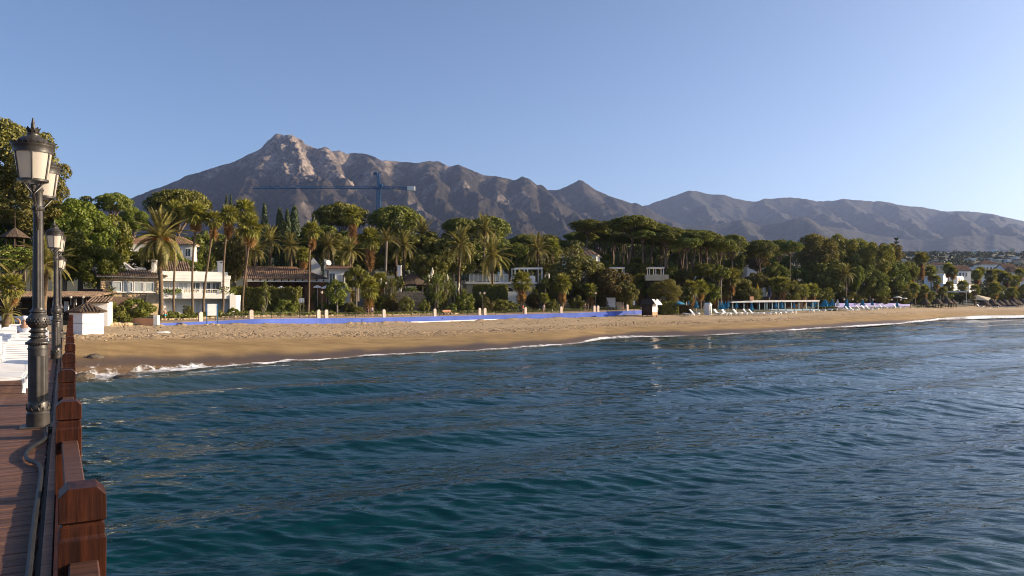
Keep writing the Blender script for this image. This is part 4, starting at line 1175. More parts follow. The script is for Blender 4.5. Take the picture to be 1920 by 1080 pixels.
def rotm(az, pitch, roll=0.0):
    """leaf frame: x axis raised by pitch and turned to az"""
    return np.array((Matrix.Rotation(az, 3, 'Z') @ Matrix.Rotation(-pitch, 3, 'Y') @ Matrix.Rotation(roll, 3, 'X')))

def leaf_layout(rs, n, lo, hi):
    """leaves from the drooping outer ones to the upright heart"""
    out = []
    for k in range(n):
        u = (k + 0.5) / n
        out.append((k * 2.39996 + rs.uniform(-.25, .25), math.radians(lo + (hi - lo) * u ** 0.9 + rs.uniform(-9, 9)), rs.uniform(-.35, .35), u))
    return out

def joined_leaves(name, protos, layout, mat, scale, rs, base=(0, 0, 0), pick=None):
    Vs, Fs, vs, off = [], [], [], 0
    for az, pt, rl, u in layout:
        V, Fq, v = protos[pick(u) if pick else rs.randint(len(protos))]
        s = scale * rs.uniform(0.85, 1.12)
        W = (V * s) @ rotm(az, pt, rl).T + np.array(base)
        Vs.append(W); Fs.append(Fq + off); vs.append(np.clip(v * rs.uniform(0.7, 1.1), 0, 1)); off += len(W)
    return npmesh(name, np.concatenate(Vs), np.concatenate(Fs), mat, False, np.concatenate(vs))

def skirt_mesh(seed, n=34, length=1.0, scale=1.0):
    rs = np.random.RandomState(seed)
    Vs, Fs, vs, off = [], [], [], 0
    for k in range(n):
        V, Fq, v = FAN_V[2]
        u = rs.uniform(0, 1)
        W = (V * np.array([1, 0.55, 1]) * scale * rs.uniform(0.7, 1.05)) @ rotm(k * 2.4, math.radians(-62 - 26 * u), rs.uniform(-.6, .6)).T + np.array((0, 0, -u * length * 1.2))
        Vs.append(W); Fs.append(Fq + off); vs.append(np.clip(v * rs.uniform(0.5, 1.1), 0, 1)); off += len(W)
    return npmesh('dead_leaf_skirt', np.concatenate(Vs), np.concatenate(Fs), M_DEAD, False, np.concatenate(vs))
SKIRTS = [skirt_mesh(71), skirt_mesh(72, 46, 1.9), skirt_mesh(73, 60, 2.8)]
_rs = np.random.RandomState(77)
FAN_CROWNS = [joined_leaves('crown', FAN_V, leaf_layout(_rs, 40, -38, 80), M_FAN, 1.0, _rs, pick=lambda u: 2 if u < .3 else (1 if u < .65 else 0)) for _ in range(3)]

def fan_palm(px, cyy, r_px, base, Y, label, top_px=None, skirt=0, group='tall fan palms along the seafront gardens', leaves=False, trunk_r=0.17, seed=0, name='fan_palm'):
    """px/cyy: photo position of the crown's heart; base: photo column of the foot; r_px: crown half-width in photo pixels"""
    bx = px if base is None else base
    zg = gz(bx, Y); z = ZP(cyy, Y)
    sc = r_px / F * Y / 1.75
    t = empty('fan_palm', (XP(bx, Y), Y, zg - 0.2), 0, label, 'palm', group)
    dx = XP(px, Y) - XP(bx, Y); hgt = z - zg + 0.2
    pts = [(dx * (u ** 1.6) + 0.12 * math.sin(u * 5 + px), 0.1 * math.sin(u * 4 + px), hgt * u) for u in (0, .15, .3, .45, .6, .75, .9, 1)]
    pts[0] = (0, 0, 0); pts[-1] = (dx, 0, hgt)
    link('trunk', MB().tube(pts, [trunk_r * 1.5, trunk_r * 1.1, trunk_r, trunk_r * .95, trunk_r * .92, trunk_r * .9, trunk_r * .9, trunk_r * .8], 8).mesh('trunk', M_PALMBARK, smooth=True), t)
    rs = np.random.RandomState(int(px * 13 + cyy) % 99991)
    if leaves:
        for az, pt, rl, u in leaf_layout(rs, 40, -42, 82):
            o = link('leaf', FAN_ME[2 if u < .3 else (1 if u < .65 else 0)], t)
            s = sc * rs.uniform(0.85, 1.12)
            o.matrix_local = Matrix.LocRotScale(Vector((dx, 0, hgt)), Matrix(rotm(az, pt, rl).tolist()).to_quaternion(), Vector((s, s, s)))
    else:
        o = link('crown', FAN_CROWNS[int(px) % 3], t); o.location = (dx, 0, hgt); o.scale = (sc, sc, sc); o.rotation_euler = (0, 0, rs.uniform(0, 6.28))
    if skirt:
        o = link('dead_leaf_skirt', SKIRTS[skirt - 1], t); o.location = (dx, 0, hgt - 0.15 * sc); o.scale = (sc * .92,) * 3; o.rotation_euler = (0, 0, rs.uniform(0, 6.28))
    return t

# feather frond along +x: arched rachis with two rows of leaflets
def frond(seed, L=3.6, arch=0.9, n=34, wid=0.58, lw=0.068):
    rs = np.random.RandomState(seed)
    V, Fc, val = [], [], []
    def q4(a, b, c, d, v): k = len(V); V.extend([a, b, c, d]); Fc.append((k, k + 1, k + 2, k + 3)); val.append(v)
    def at(u): return np.array([L * (u - 0.10 * arch * u ** 3), 0.0, L * (0.16 * u - 0.42 * arch * u ** 2.2)])
    prev = at(0)
    for k in range(1, 9):
        cur = at(k / 8); w = 0.045 * (1 - k / 9)
        q4(prev + (0, -w, 0), prev + (0, w, 0), cur + (0, w * .8, 0), cur + (0, -w * .8, 0), 0.75); prev = cur
    for k in range(n):
        u = 0.10 + 0.90 * k / n
        p = at(u); d = at(min(u + .02, 1.02)) - at(u); d = d / np.linalg.norm(d)
        ll = wid * (math.sin(math.pi * min(1, 0.18 + 0.80 * u)) ** 0.7) * rs.uniform(0.85, 1.1)
        for s in (-1, 1):
            dr = d * 0.62 + np.array([0, s * 0.80, 0.22 - 0.30 * u]); dr /= np.linalg.norm(dr)
            tip = p + dr * ll + np.array([0, 0, -0.16 * ll * (1 + u)])
            sd = d * lw
            q4(p - sd * .6, p + sd * .6, tip * .45 + p * .55 + sd, tip, rs.uniform(0.1, 1.0))
    return np.array(V), np.array(Fc), np.array(val)
FROND_V = [frond(81, arch=0.45), frond(82, arch=0.95), frond(83, arch=1.45), frond(84, arch=1.9)]
FROND_ME = [npmesh('frond', V, Fq, M_FEATHER, False, v) for V, Fq, v in FROND_V]
_rs = np.random.RandomState(78)
_pick = lambda u: 3 if u < .18 else (2 if u < .45 else (1 if u < .78 else 0))
FEATHER_CROWNS = [joined_leaves('crown', FROND_V, leaf_layout(_rs, 46, -42, 84), M_FEATHER, 1.0, _rs, pick=_pick) for _ in range(2)]
QUEEN_CROWN = joined_leaves('crown', FROND_V, leaf_layout(_rs, 22, 5, 84), M_FEATHER, 1.0, _rs, pick=lambda u: 2 if u < .3 else (1 if u < .7 else 0))
def date_cluster(seed):
    rs = np.random.RandomState(seed); b = MB()
    for k in range(16):
        a = rs.uniform(-.8, .8); e = rs.uniform(-.6, .1); L = rs.uniform(0.6, 1.0)
        p = Vector((L * math.cos(a) * .8, L * math.sin(a) * .6, -0.15 + L * e * .6)); b.bar((0, 0, 0), p, 0.02)
        for j in range(4):
            q = p * (1 - j * .12) + Vector(rs.uniform(-.07, .07, 3)); b.lathe([(0.01, -0.05), (0.06, 0), (0.01, 0.05)], 5, tuple(q))
    return b.mesh('fruit_cluster', M_DATES)
DATES = date_cluster(3)
def feather_palm(px, cyy, r_px, base, Y, label, leaves=False, fruit=0, trunk_r=0.26, group='feathery date palms in the seafront gardens', n=44, queen=False, name='date_palm', lo=-42):
    bx = px if base is None else base
    zg = gz(bx, Y); z = ZP(cyy, Y)
    sc = r_px / F * Y / 3.25
    t = empty(name, (XP(bx, Y), Y, zg - 0.2), 0, label, 'palm', group)
    dx = XP(px, Y) - XP(bx, Y); hgt = z - zg + 0.2
    pts = [(dx * u ** 1.4 + 0.08 * math.sin(u * 6 + px), 0.05 * math.sin(u * 7), hgt * u) for u in (0, .2, .4, .6, .8, 1)]
    pts[0] = (0, 0, 0); pts[-1] = (dx, 0, hgt)
    link('trunk', MB().tube(pts, [trunk_r * 1.35, trunk_r * 1.05, trunk_r, trunk_r, trunk_r * 1.05, trunk_r * 1.25], 10).mesh('trunk', M_PALMBARK if not queen else M_GREYBARK, smooth=True), t)
    rs = np.random.RandomState(int(px * 17 + cyy) % 99991)
    if leaves:
        for az, pt, rl, u in leaf_layout(rs, n, lo, 86):
            o = link('frond', FROND_ME[_pick(u)], t)
            s = sc * rs.uniform(0.85, 1.1)
            o.matrix_local = Matrix.LocRotScale(Vector((dx, 0, hgt)), Matrix(rotm(az, pt, rl).tolist()).to_quaternion(), Vector((s, s, s)))
    else:
        o = link('crown', QUEEN_CROWN if queen else FEATHER_CROWNS[int(px) % 2], t); o.location = (dx, 0, hgt); o.scale = (sc,) * 3; o.rotation_euler = (0, 0, rs.uniform(0, 6.28))
    for k in range(fruit):
        o = link('fruit_cluster', DATES, t); o.location = (dx, 0, hgt + 0.15 * sc); o.rotation_euler = (0, 0, -0.9 - k * 1.35 + px); s = sc * 1.2; o.scale = (s, s, s)
    return t

# yucca-like rosettes on several stems
def rosette(seed, n=26, L=0.8):
    rs = np.random.RandomState(seed); V, Fc, val = [], [], []
    for k in range(n):
        az = k * 2.4; pt = math.radians(rs.uniform(-35, 80)); d = np.array([math.cos(az) * math.cos(pt), math.sin(az) * math.cos(pt), math.sin(pt)])
        s = np.cross(d, (0, 0, 1.0)); s /= np.linalg.norm(s) + 1e-6; m = d * L * .55 + np.array((0, 0, 0.04)); tip = d * L + np.array((0, 0, -0.16 * L * (1 - d[2])))
        j = len(V); V.extend([s * .02, m + s * .05, tip, m - s * .05]); Fc.append((j, j + 1, j + 2, j + 3)); val.append(rs.uniform(0.1, 1))
    return np.array(V), np.array(Fc), np.array(val)
ROS = [rosette(91), rosette(92)]
def yucca_proto(seed, heads):
    rs = np.random.RandomState(seed); Vs, Fs, vs, off, b = [], [], [], 0, MB()
    for k in range(heads):
        a = rs.uniform(0, 6.28); r = rs.uniform(0.1, 0.9); h = rs.uniform(1.2, 3.6)
        top = np.array((r * math.cos(a), r * math.sin(a), h))
        b.tube([(0.2 * math.cos(a), 0.2 * math.sin(a), -0.2), (top[0] * .8, top[1] * .8, h * .5), tuple(top)], [0.10, 0.08, 0.06], 5)
        for j in range(2):
            V, Fq, v = ROS[j]; W = V * rs.uniform(0.8, 1.15) + top - np.array((0, 0, 0.3 * j)); Vs.append(W); Fs.append(Fq + off); vs.append(v); off += len(W)
    return npmesh('leaves', np.concatenate(Vs), np.concatenate(Fs), M_YUCCA, False, np.concatenate(vs)), b.mesh('stems', M_GREYBARK)
YUCCAS = [yucca_proto(101, 7), yucca_proto(102, 11), yucca_proto(103, 4)]
def spike_mesh():
    b = MB()
    b.lathe([(0.03, 0), (0.13, 0.2), (0.15, 0.5), (0.08, 0.85), (0.01, 1.0)], 7)
    return b.mesh('flower_spike', M_BLOOM)
SPIKE = spike_mesh()
def yucca(px, top, Y, label, i=0, s=1.0, spikes=0):
    zg = gz(px, Y)
    t = empty('yucca', (XP(px, Y), Y, zg - 0.1), 0, label, 'yucca', 'yuccas in the seafront gardens')
    k = max((ZP(top, Y) - zg) / 4.1, 0.25)
    rs = random.Random(int(px * 3 + top))
    for nm, me in zip(('leaves', 'stems'), YUCCAS[i % 3]):
        o = link(nm, me, t); o.scale = (k * s, k * s, k); o.rotation_euler = (0, 0, px % 6)
    for j in range(spikes):
        a = rs.uniform(0, 6.28); o = link('flower_spike', SPIKE, t); o.location = (k * s * .8 * math.cos(a), k * s * .8 * math.sin(a), k * rs.uniform(2.6, 4.0)); o.scale = (k * .8,) * 3
    return t

def leafy_box(name, w, d, h, n, size, mat, seed, parent, rough=0.10):
    """clipped hedge: leaf tufts over a box of w x d x h standing on z=0"""
    rs = np.random.RandomState(seed)
    A = np.array([w * h, w * h, d * h, d * h, w * d]); f = rs.choice(5, n, p=A / A.sum())
    u, v = rs.uniform(-.5, .5, n), rs.uniform(0, 1, n)
    C = np.zeros((n, 3)); D = np.zeros((n, 3))
    for k, (ax, sg) in enumerate(((1, -1), (1, 1), (0, 1), (0, -1))):
        q = f == k
        C[q, 1 - ax] = (w if ax == 1 else d) * u[q]; C[q, ax] = sg * (d if ax == 1 else w) / 2; C[q, 2] = h * v[q]; D[q, ax] = sg
    q = f == 4; C[q, 0] = w * u[q]; C[q, 1] = d * (v[q] - .5); C[q, 2] = h; D[q, 2] = 1
    C += rs.normal(size=(n, 3)) * rough
    C[:, 2] += 0.12 * h * (vnoise(C[:, 0] * .7, C[:, 1] * .7, seed) - .5)
    V, Fq = cards(C, D, size, rs, 0.6, 0.6)
    return link(name, npmesh(name, V, Fq, mat, False, rs.uniform(0, 1, n)), parent)
def hedge(px0, px1, top, Y, depth, label, seed, mat=None, base=None, rz=0.0):
    x0, x1 = XP(px0, Y), XP(px1, Y); zg = gz((px0 + px1) / 2, Y); z1 = ZP(top, Y)
    if base is not None: zg = ZP(base, Y)
    t = empty('hedge', ((x0 + x1) / 2, Y + depth / 2, zg), rz, label, 'hedge', 'hedges in the seafront gardens')
    w, h = x1 - x0, z1 - zg
    leafy_box('foliage', w, depth, h, int(260 * (w * h * 2 + w * depth) / 4) + 300, 0.20, mat or M_SHRUB, seed, t)
    MB().box(-w * .44, w * .44, -depth * .34, depth * .34, 0, h * .84).build('branches', M_GREYBARK, t)
    return t
# ------------------------------------------------------------------ planting
def BY(px, d): return float(backY(px)) + d
# the tall palms in front of the white villa
feather_palm(302, 447, 57, 301, BY(301, 12), 'big date palm with orange fruit in front of the white villa', leaves=True, fruit=3, trunk_r=0.31, n=72, lo=-64)
G_T = 'tall fan palms along the seafront gardens'
fan_palm(325, 396, 24, 327, BY(327, 15), 'slender fan palm right behind the big date palm by the villa', skirt=1, leaves=True)
fan_palm(367, 400, 24, 361, BY(361, 12), 'dark fan palm against the round pine, just right of the big date palm', skirt=1, leaves=True)
fan_palm(400, 412, 19, 382, BY(382, 11), 'leaning fan palm with a brown skirt before the balcony of the white villa', skirt=2, leaves=True)
fan_palm(429, 403, 21, 417, BY(417, 11), 'fan palm standing at the right end of the white villa, before the tall chimney', skirt=2, leaves=True)
fan_palm(458, 396, 25, 461, BY(461, 16), 'rear of the two bright fan palms growing close together right of the villa', skirt=1, leaves=True)
fan_palm(469, 424, 26, 456, BY(456, 11), 'front of the two bright fan palms growing close together right of the villa', skirt=1, leaves=True)
fan_palm(585, 432, 19, 577, BY(577, 9), 'fan palm with a hanging brown skirt in front of the long tiled roof', skirt=2, leaves=True)
fan_palm(661, 404, 21, 659, BY(660, 34), 'tall fan palm with a long golden skirt against the flat topped pine', skirt=3, leaves=True)
fan_palm(569, 478, 17, 567, BY(567, 24), 'shorter fan palm left of the hanging skirt palm, before the tiled roof', skirt=1)
fan_palm(693, 446, 23, 692, BY(692, 24), 'bushy fan palm with a thick straw skirt below the blue crane', skirt=3, leaves=True)
feather_palm(724, 452, 27, 724, BY(724, 22), 'upright feather palm with a pale trunk left of the rounded pine', queen=True, trunk_r=0.24, name='queen_palm')
feather_palm(655, 472, 30, 657, BY(657, 15), 'spreading date palm with a twin trunk before the small white house', leaves=True)
feather_palm(757, 460, 31, 757, BY(757, 28), 'date palm in front of the rounded pine above the thatched gazebo', fruit=1)
feather_palm(792, 440, 30, 791, BY(791, 42), 'date palm with red dates at the right edge of the rounded pine', fruit=2)
feather_palm(863, 460, 37, 859, BY(859, 18), 'dark date palm with a thick trunk left of the white terrace', leaves=True)
feather_palm(923, 482, 42, 924, BY(924, 18), 'date palm standing against the railing of the white terrace', leaves=True)
feather_palm(908, 432, 30, 906, BY(906, 34), 'date palm rising behind the one at the white terrace')
feather_palm(1008, 470, 32, 1007, BY(1007, 24), 'dark date palm behind the white pergola frame')
fan_palm(1036, 462, 18, 1036, BY(1036, 26), 'bright topped fan palm left of the big bronze tree', skirt=0)
feather_palm(506, 452, 30, 506, BY(506, 34), 'shaded date palm left of the pointed cypresses behind the tiled roof')
feather_palm(478, 470, 28, 480, BY(480, 30), 'shaded date palm at the left end of the tiled roof')
feather_palm(545, 462, 28, 546, BY(546, 30), 'shaded date palm behind the middle of the tiled roof')
feather_palm(616, 462, 26, 616, BY(616, 40), 'shaded date palm behind the white gable and chimney')
fan_palm(640, 484, 17, 640, BY(640, 26), 'low fan palm just left of the spreading twin trunk palm', skirt=1)
# stout fan palms beside the promenade
G_S = 'stout fan palms beside the promenade'
fan_palm(978, 528, 22, 976, BY(976, 9), 'stout fan palm with a straw skirt in front of the white pergola', skirt=2, leaves=True, group=G_S, trunk_r=0.3)
fan_palm(1054, 532, 20, 1055, BY(1055, 8), 'stout round headed fan palm below the bronze tree', skirt=2, leaves=True, group=G_S, trunk_r=0.3)
fan_palm(1107, 545, 15, 1107, BY(1107, 8), 'small fan palm with a skirt under the right side of the bronze tree', skirt=2, group=G_S, trunk_r=0.28)
fan_palm(1021, 559, 11, 1021, BY(1021, 6), 'very small young fan palm between two stout skirted palms', group=G_S, trunk_r=0.16)
fan_palm(692, 541, 23, 690, BY(690, 9), 'broad low fan palm behind the two walkers', skirt=2, leaves=True, group=G_S, trunk_r=0.3)
fan_palm(712, 526, 18, 714, BY(714, 14), 'low fan palm behind and right of the broad one near the walkers', skirt=1, group=G_S)
fan_palm(1136, 488, 14, 1137, BY(1137, 50), 'pale fan palm before the pine trunks, right of the tiled eave', skirt=1, group=G_S)
fan_palm(1195, 495, 15, 1193, BY(1193, 40), 'fan palm among the pine trunks left of the small pergola', skirt=1, group=G_S)
fan_palm(1200, 528, 17, 1200, BY(1200, 18), 'fan palm with a big golden skirt left of the beach hut', skirt=3, group=G_S)
fan_palm(1166, 536, 15, 1165, BY(1165, 14), 'fan palm with grey hanging leaves right of the bronze tree', skirt=2, group=G_S)
# palms behind the beach club
G_B = 'fan palms behind the beach club'
bc = [(1268, 546, 14, 'behind the open blue parasol'), (1296, 541, 17, 'with a bare orange trunk right of the blue parasol'), (1313, 539, 17, 'with the thicker skirt, just left of the white cabin'), (1338, 548, 15, 'behind the white beach cabin'), (1361, 546, 15, 'left of the beach club roof'),
      (1371, 519, 18, 'standing tall over the left end of the beach club roof'), (1396, 543, 17, 'behind the left half of the beach club roof'), (1419, 551, 13, 'beside the yellow closed parasol'), (1446, 535, 16, 'behind the middle of the beach club roof'), (1467, 533, 16, 'right of the two dark parasols on the roof'),
      (1487, 540, 16, 'behind the right end of the beach club'), (1506, 545, 14, 'with scorched leaves at the right end of the beach club'), (1523, 544, 15, 'above the tall closed parasols beside the club'), (1554, 552, 14, 'left of the lone tall date palm on the beach'), (1573, 547, 14, 'touching the lone tall date palm'),
      (1600, 540, 14, 'right of the lone tall date palm'), (1616, 551, 12, 'below the pale round tree'), (1634, 546, 13, 'above the lilac wall, left part'), (1651, 552, 12, 'above the lilac wall, middle'), (1667, 547, 13, 'above the lilac wall, right part'), (1686, 540, 13, 'past the right end of the lilac wall')]
for px, cyy, r, lab in bc:
    fan_palm(px, cyy, r, px, BY(px, 10 + (px * 7 % 9)), 'fan palm ' + lab, skirt=1 + (px % 3 == 0) + (px % 5 == 0), group=G_B, trunk_r=0.24)
feather_palm(1586, 513, 21, 1587, BY(1587, 6), 'lone tall date palm with a thin trunk rising over the beach loungers', leaves=True, trunk_r=0.22)
# palms towards the far end of the bay
G_F = 'palms at the far end of the bay'
fb = [(1727, 485, 15, 1727, 'tallest fan palm at the far end of the bay, alone against the haze', 30, 3), (1708, 515, 13, 1709, 'fan palm below and left of the tallest far palm', 18, 1), (1745, 508, 13, 1746, 'fan palm below and right of the tallest far palm', 26, 1), (1756, 525, 11, 1756, 'leaning fan palm left of the far white house', 16, 1), (1714, 540, 12, 1716, 'low fan palm at the start of the thatched shades', 8, 1),
      (1733, 543, 11, 1738, 'low leaning fan palm beside the thatched shades', 8, 1), (1778, 503, 12, 1778, 'fan palm before the roofs above the far white house', 45, 1), (1787, 509, 10, 1786, 'small fan palm touching the left roof above the white house', 40, 1), (1780, 536, 11, 1780, 'fan palm in front of the left wall of the far white house', 12, 1), (1805, 535, 12, 1805, 'fan palm in front of the arch of the far white house', 12, 1),
      (1832, 515, 12, 1832, 'fan palm just right of the far white house', 34, 1), (1838, 508, 10, 1839, 'fan palm behind the one right of the white house', 48, 0), (1857, 516, 13, 1857, 'fan palm between the white house and the hip roofed house', 30, 1), (1872, 515, 12, 1872, 'fan palm under the hip roofed far house', 34, 1), (1886, 521, 13, 1886, 'fan palm at the right, in front of the gabled far house', 26, 1),
      (1902, 526, 12, 1902, 'fan palm near the right edge of the view', 22, 1), (1865, 540, 14, 1865, 'dark bushy fan palm above the cream shade sail', 10, 1), (1912, 512, 11, 1912, 'fan palm before the last far roof at the right edge', 44, 1), (1828, 543, 11, 1828, 'low fan palm left of the cream shade sail', 8, 1), (1897, 548, 12, 1897, 'low fan palm over the thatched shades at the right', 8, 1), (1697, 527, 13, 1698, 'fan palm under the dark araucaria', 20, 1), (1768, 546, 10, 1768, 'low fan palm beside the red awning', 6, 0)]
for px, cyy, r, base, lab, d, sk in fb:
    fan_palm(px, cyy, r, base, BY(px, d), lab, skirt=sk, group=G_F, trunk_r=0.26)

# umbrella pines
pine(335, 357, 59, 172, 0, 'broad round topped umbrella pine behind the tall palms of the villa', rz=0.4)
pine(214, 364, 33, 150, 2, 'umbrella pine with a dark hollow left of the mountain foot', squash=1.2)
pine(641, 384, 52, 186, 2, 'flat topped umbrella pine left of the blue crane', rz=2.0)
pine(743, 387, 54, 186, 1, 'dense rounded umbrella pine right under the blue crane mast', rz=1.0)
pine(862, 410, 36, 196, 0, 'left half of a pair of round umbrella pines behind the date palms')
pine(915, 408, 47, 200, 1, 'right and larger of a pair of round umbrella pines behind the date palms')
pine(985, 441, 33, 215, 2, 'low umbrella pine above the white terrace')
pine(1028, 441, 26, 235, 3, 'low distant umbrella pine left of the pine grove')
G_P = 'slender umbrella pines of the grove'
grove = [(1095, 413, 27, 208, 2, 0.2), (1122, 420, 24, 216, 3, -0.2), (1148, 414, 26, 226, 2, 0.1), (1172, 405, 36, 205, 0, 0.3), (1195, 416, 26, 222, 3, -0.3), (1214, 420, 29, 210, 2, 0.3), (1236, 424, 28, 216, 0, 0.1), (1254, 426, 30, 207, 3, -0.2), (1275, 431, 30, 213, 0, 0.2), (1296, 434, 28, 205, 2, 0.2),
         (1312, 432, 26, 222, 1, 0.1), (1328, 437, 27, 210, 0, -0.1), (1287, 446, 24, 202, 3, 0.0), (1345, 448, 24, 206, 1, 0.2), (1242, 436, 23, 203, 3, 0.3), (1205, 432, 20, 203, 3, 0.0)]
for i, (px, top, r, Y, k, ln) in enumerate(grove):
    pine(px, top, r * 1.28, Y, k, squash=0.72, label=['leftmost pine of the grove with a bare pale trunk', 'thin crowned pine second from the left of the grove', 'dark pine behind the tiled eave in the grove', 'tallest bright green pine at the left of the grove', 'pine just right of the tallest one in the grove', 'leaning pine left of the middle of the grove',
         'pine in the middle of the grove with a forked crown', 'pine over the twin lamp in the grove', 'bright topped pine right of the middle of the grove', 'pine above the right half of the grove', 'pine at the back of the right half of the grove', 'pine of the right end of the grove, upper layer', 'lower bright pine hanging over the right of the grove', 'last low pine at the right end of the grove', 'low pine in front of the middle of the grove', 'low pine in the gap of the left grove'][i],
         group=G_P, lean=ln)
pine(1372, 441, 31, 226, 1, 'domed pine standing just right of the grove', group=G_P)
pine(1424, 451, 34, 232, 0, 'round pine with two arching limbs between the grove and the tall eucalyptus', group=G_P)
pine(1460, 450, 26, 250, 1, 'pine behind and right of the round pine with arching limbs', group=G_P)
pine(1482, 453, 24, 240, 2, 'small pine touching the tall eucalyptus trees', group=G_P)
# trunks that stand in the shade under the grove
rs_ = random.Random(8)
for k in range(34):
    px = 1080 + k * 8.3 + rs_.uniform(-3, 3); Y = rs_.uniform(212, 236); zg = gz(px, Y)
    t = empty('pine_tree', (XP(px, Y), Y, zg - 0.2), 0, 'thin shaded pine under the grove, its bare trunk the %s of these from the left' % ORD[k], 'tree', 'bare trunks under the pine grove')
    h = ZP(448 + (px - 1080) * .07, Y) - zg; lx = rs_.uniform(-1.6, 1.6)
    b = MB(); b.tube([(0, 0, 0), (lx * .3, 0, h * .4), (lx * .6, .2, h * .75), (lx, 0, h)], [0.22, 0.18, 0.15, 0.08], 6)
    b.tube([(lx * .5, .1, h * .65), (lx * .5 + rs_.uniform(-2, 2), .5, h * .95)], [0.1, 0.05], 5)
    b.build('trunk', M_BARK, t, smooth=True)
    o = link('crown', PINES[k % 4][0], t); r = rs_.uniform(2.4, 3.4); o.location = (lx, 0, h); o.scale = (r, r, r * .8); o.rotation_euler = (0, 0, k)

# cypresses
for i, (px, top, w, Y, lab) in enumerate(((425, 365, 3.6, 176, 'left of the two thin cypresses behind the villa palms'), (433, 366, 3.4, 180, 'right of the two thin cypresses behind the villa palms'), (496, 381, 6, 170, 'single dark cypress left of the cypress cluster'), (524, 390, 6.5, 174, 'leftmost cypress of the cluster of three'),
                                          (539, 392, 6, 170, 'middle cypress of the cluster of three'), (552, 386, 8.5, 174, 'thickest cypress, right end of the cluster of three'), (588, 402, 4.5, 178, 'short cypress tip left of the flat topped pine'), (527, 398, 6, 182, 'cypress half hidden behind the cluster of three'))):
    cypress(px, top, 480, w * 3.0, Y, i, lab)

# big broadleaf trees at the left
G_L = 'big leafy trees at the left'
broad('euca', 18, 300, 82, 92, 128, 'huge tall eucalyptus at the left edge behind the nearest lamp', 'eucalyptus_tree', group=G_L, i=0)
broad('euca', 78, 352, 52, 62, 124, 'lower right half of the huge eucalyptus mass behind the lamps', 'eucalyptus_tree', group=G_L, i=1)
broad('ficus', 150, 428, 62, 62, 126, 'bright green dense tree right of the pier lamps', group=G_L, i=0)
broad('ficus', 205, 455, 44, 60, 132, 'bright green dense tree left of the villa tower roof', group=G_L, i=1)
broad('ficus', 120, 480, 58, 55, 120, 'lower green tree above the dark restaurant roof', group=G_L, i=1)
broad('ficus', 185, 500, 44, 44, 121, 'low green tree touching the stone wing of the villa', group=G_L, i=0)
broad('ficus', 44, 440, 52, 58, 135, 'shaded green tree behind the thatched tower', group=G_L, i=0)
broad('ficus', 252, 412, 26, 26, 160, 'small green tree above the tiled tower roof of the villa', group=G_L, i=1)
broad('dark', 150, 400, 45, 34, 150, 'dark tree at the back of the left tree mass', group=G_L, i=0)
broad('dark', 25, 484, 42, 30, 108, 'dark bushy tree in front of the thatched tower', group=G_L, i=1)
broad('euca', 62, 400, 60, 50, 122, 'middle of the bright leafy mass between the first and second lamp', 'eucalyptus_tree', group=G_L, i=0)
broad('ficus', 5, 430, 48, 60, 126, 'green tree at the left edge below the huge eucalyptus', group=G_L, i=1)
broad('euca', -60, 380, 70, 110, 122, 'eucalyptus at the very left edge of the view', 'eucalyptus_tree', group=G_L, i=1)
# mid mass behind the villa and the tiled roof
G_M = 'leafy trees behind the villas'
mid = [('dark', 278, 485, 46, 24, 140, 'dark tree between the stone wing roof and the upper white house'), ('dark', 318, 486, 26, 20, 138, 'dark leafy tree at the left of the villa roof chimney palms'), ('dark', 350, 501, 30, 18, 137, 'dark tree behind the flat roof of the villa'), ('shrub', 632, 545, 26, 26, 136, 'dark bush under the small white house'), ('dark', 668, 520, 26, 26, 138, 'dark leafy tree right of the small white house'), ('dark', 395, 470, 42, 46, 160, 'dark leafy tree behind the villa chimney'), ('bronze', 440, 480, 36, 50, 148, 'warm leafy tree between the villa chimney and the twin palms'), ('dark', 480, 455, 40, 40, 178, 'dark tree behind the shaded palms at the tiled roof'), ('dark', 530, 455, 48, 42, 182, 'dark tree under the cypress cluster'), ('dark', 595, 450, 40, 38, 178, 'dark tree left of the flat topped pine'),
       ('dark', 640, 465, 44, 44, 176, 'dark tree under the flat topped pine'), ('dark', 700, 470, 44, 44, 176, 'dark tree under the crane'), ('dark', 790, 470, 50, 40, 178, 'dark tree under the rounded pine'), ('dark', 850, 480, 50, 44, 176, 'dark tree behind the thick trunked date palm'), ('dark', 955, 485, 46, 40, 186, 'dark tree behind the white terrace'),
       ('ficus', 960, 478, 22, 26, 190, 'green tree with a lit side behind the white terrace'), ('dark', 1020, 485, 40, 36, 190, 'dark tree behind the pergola frame'), ('ficus', 345, 480, 40, 40, 170, 'green tree behind the villa roof'), ('dark', 810, 500, 40, 34, 160, 'dark tree right of the thatched gazebo'), ('euca', 625, 455, 26, 22, 170, 'small olive coloured tree under the flat topped pine')]
for kd, px, cyy, rx, rz_, Y, lab in mid:
    broad(kd, px, cyy, rx, rz_, Y, lab, group=G_M, i=int(px) % 2)
broad('bronze', 1085, 520, 62, 54, 178, 'big dark bronze leaved tree in front of the pine grove', group=G_M, i=0)
broad('bronze', 1140, 535, 48, 40, 176, 'lower right part of the bronze leaved trees in front of the grove', group=G_M, i=1)
broad('bronze', 1175, 550, 26, 28, 174, 'small bronze tree left of the beach hut', group=G_M, i=1)
broad('bronze', 1040, 545, 34, 34, 176, 'small bronze tree left of the big bronze tree', group=G_M, i=1)
broad('euca', 1248, 545, 30, 26, 180, 'olive green tree behind the beach hut', group=G_M, i=0)
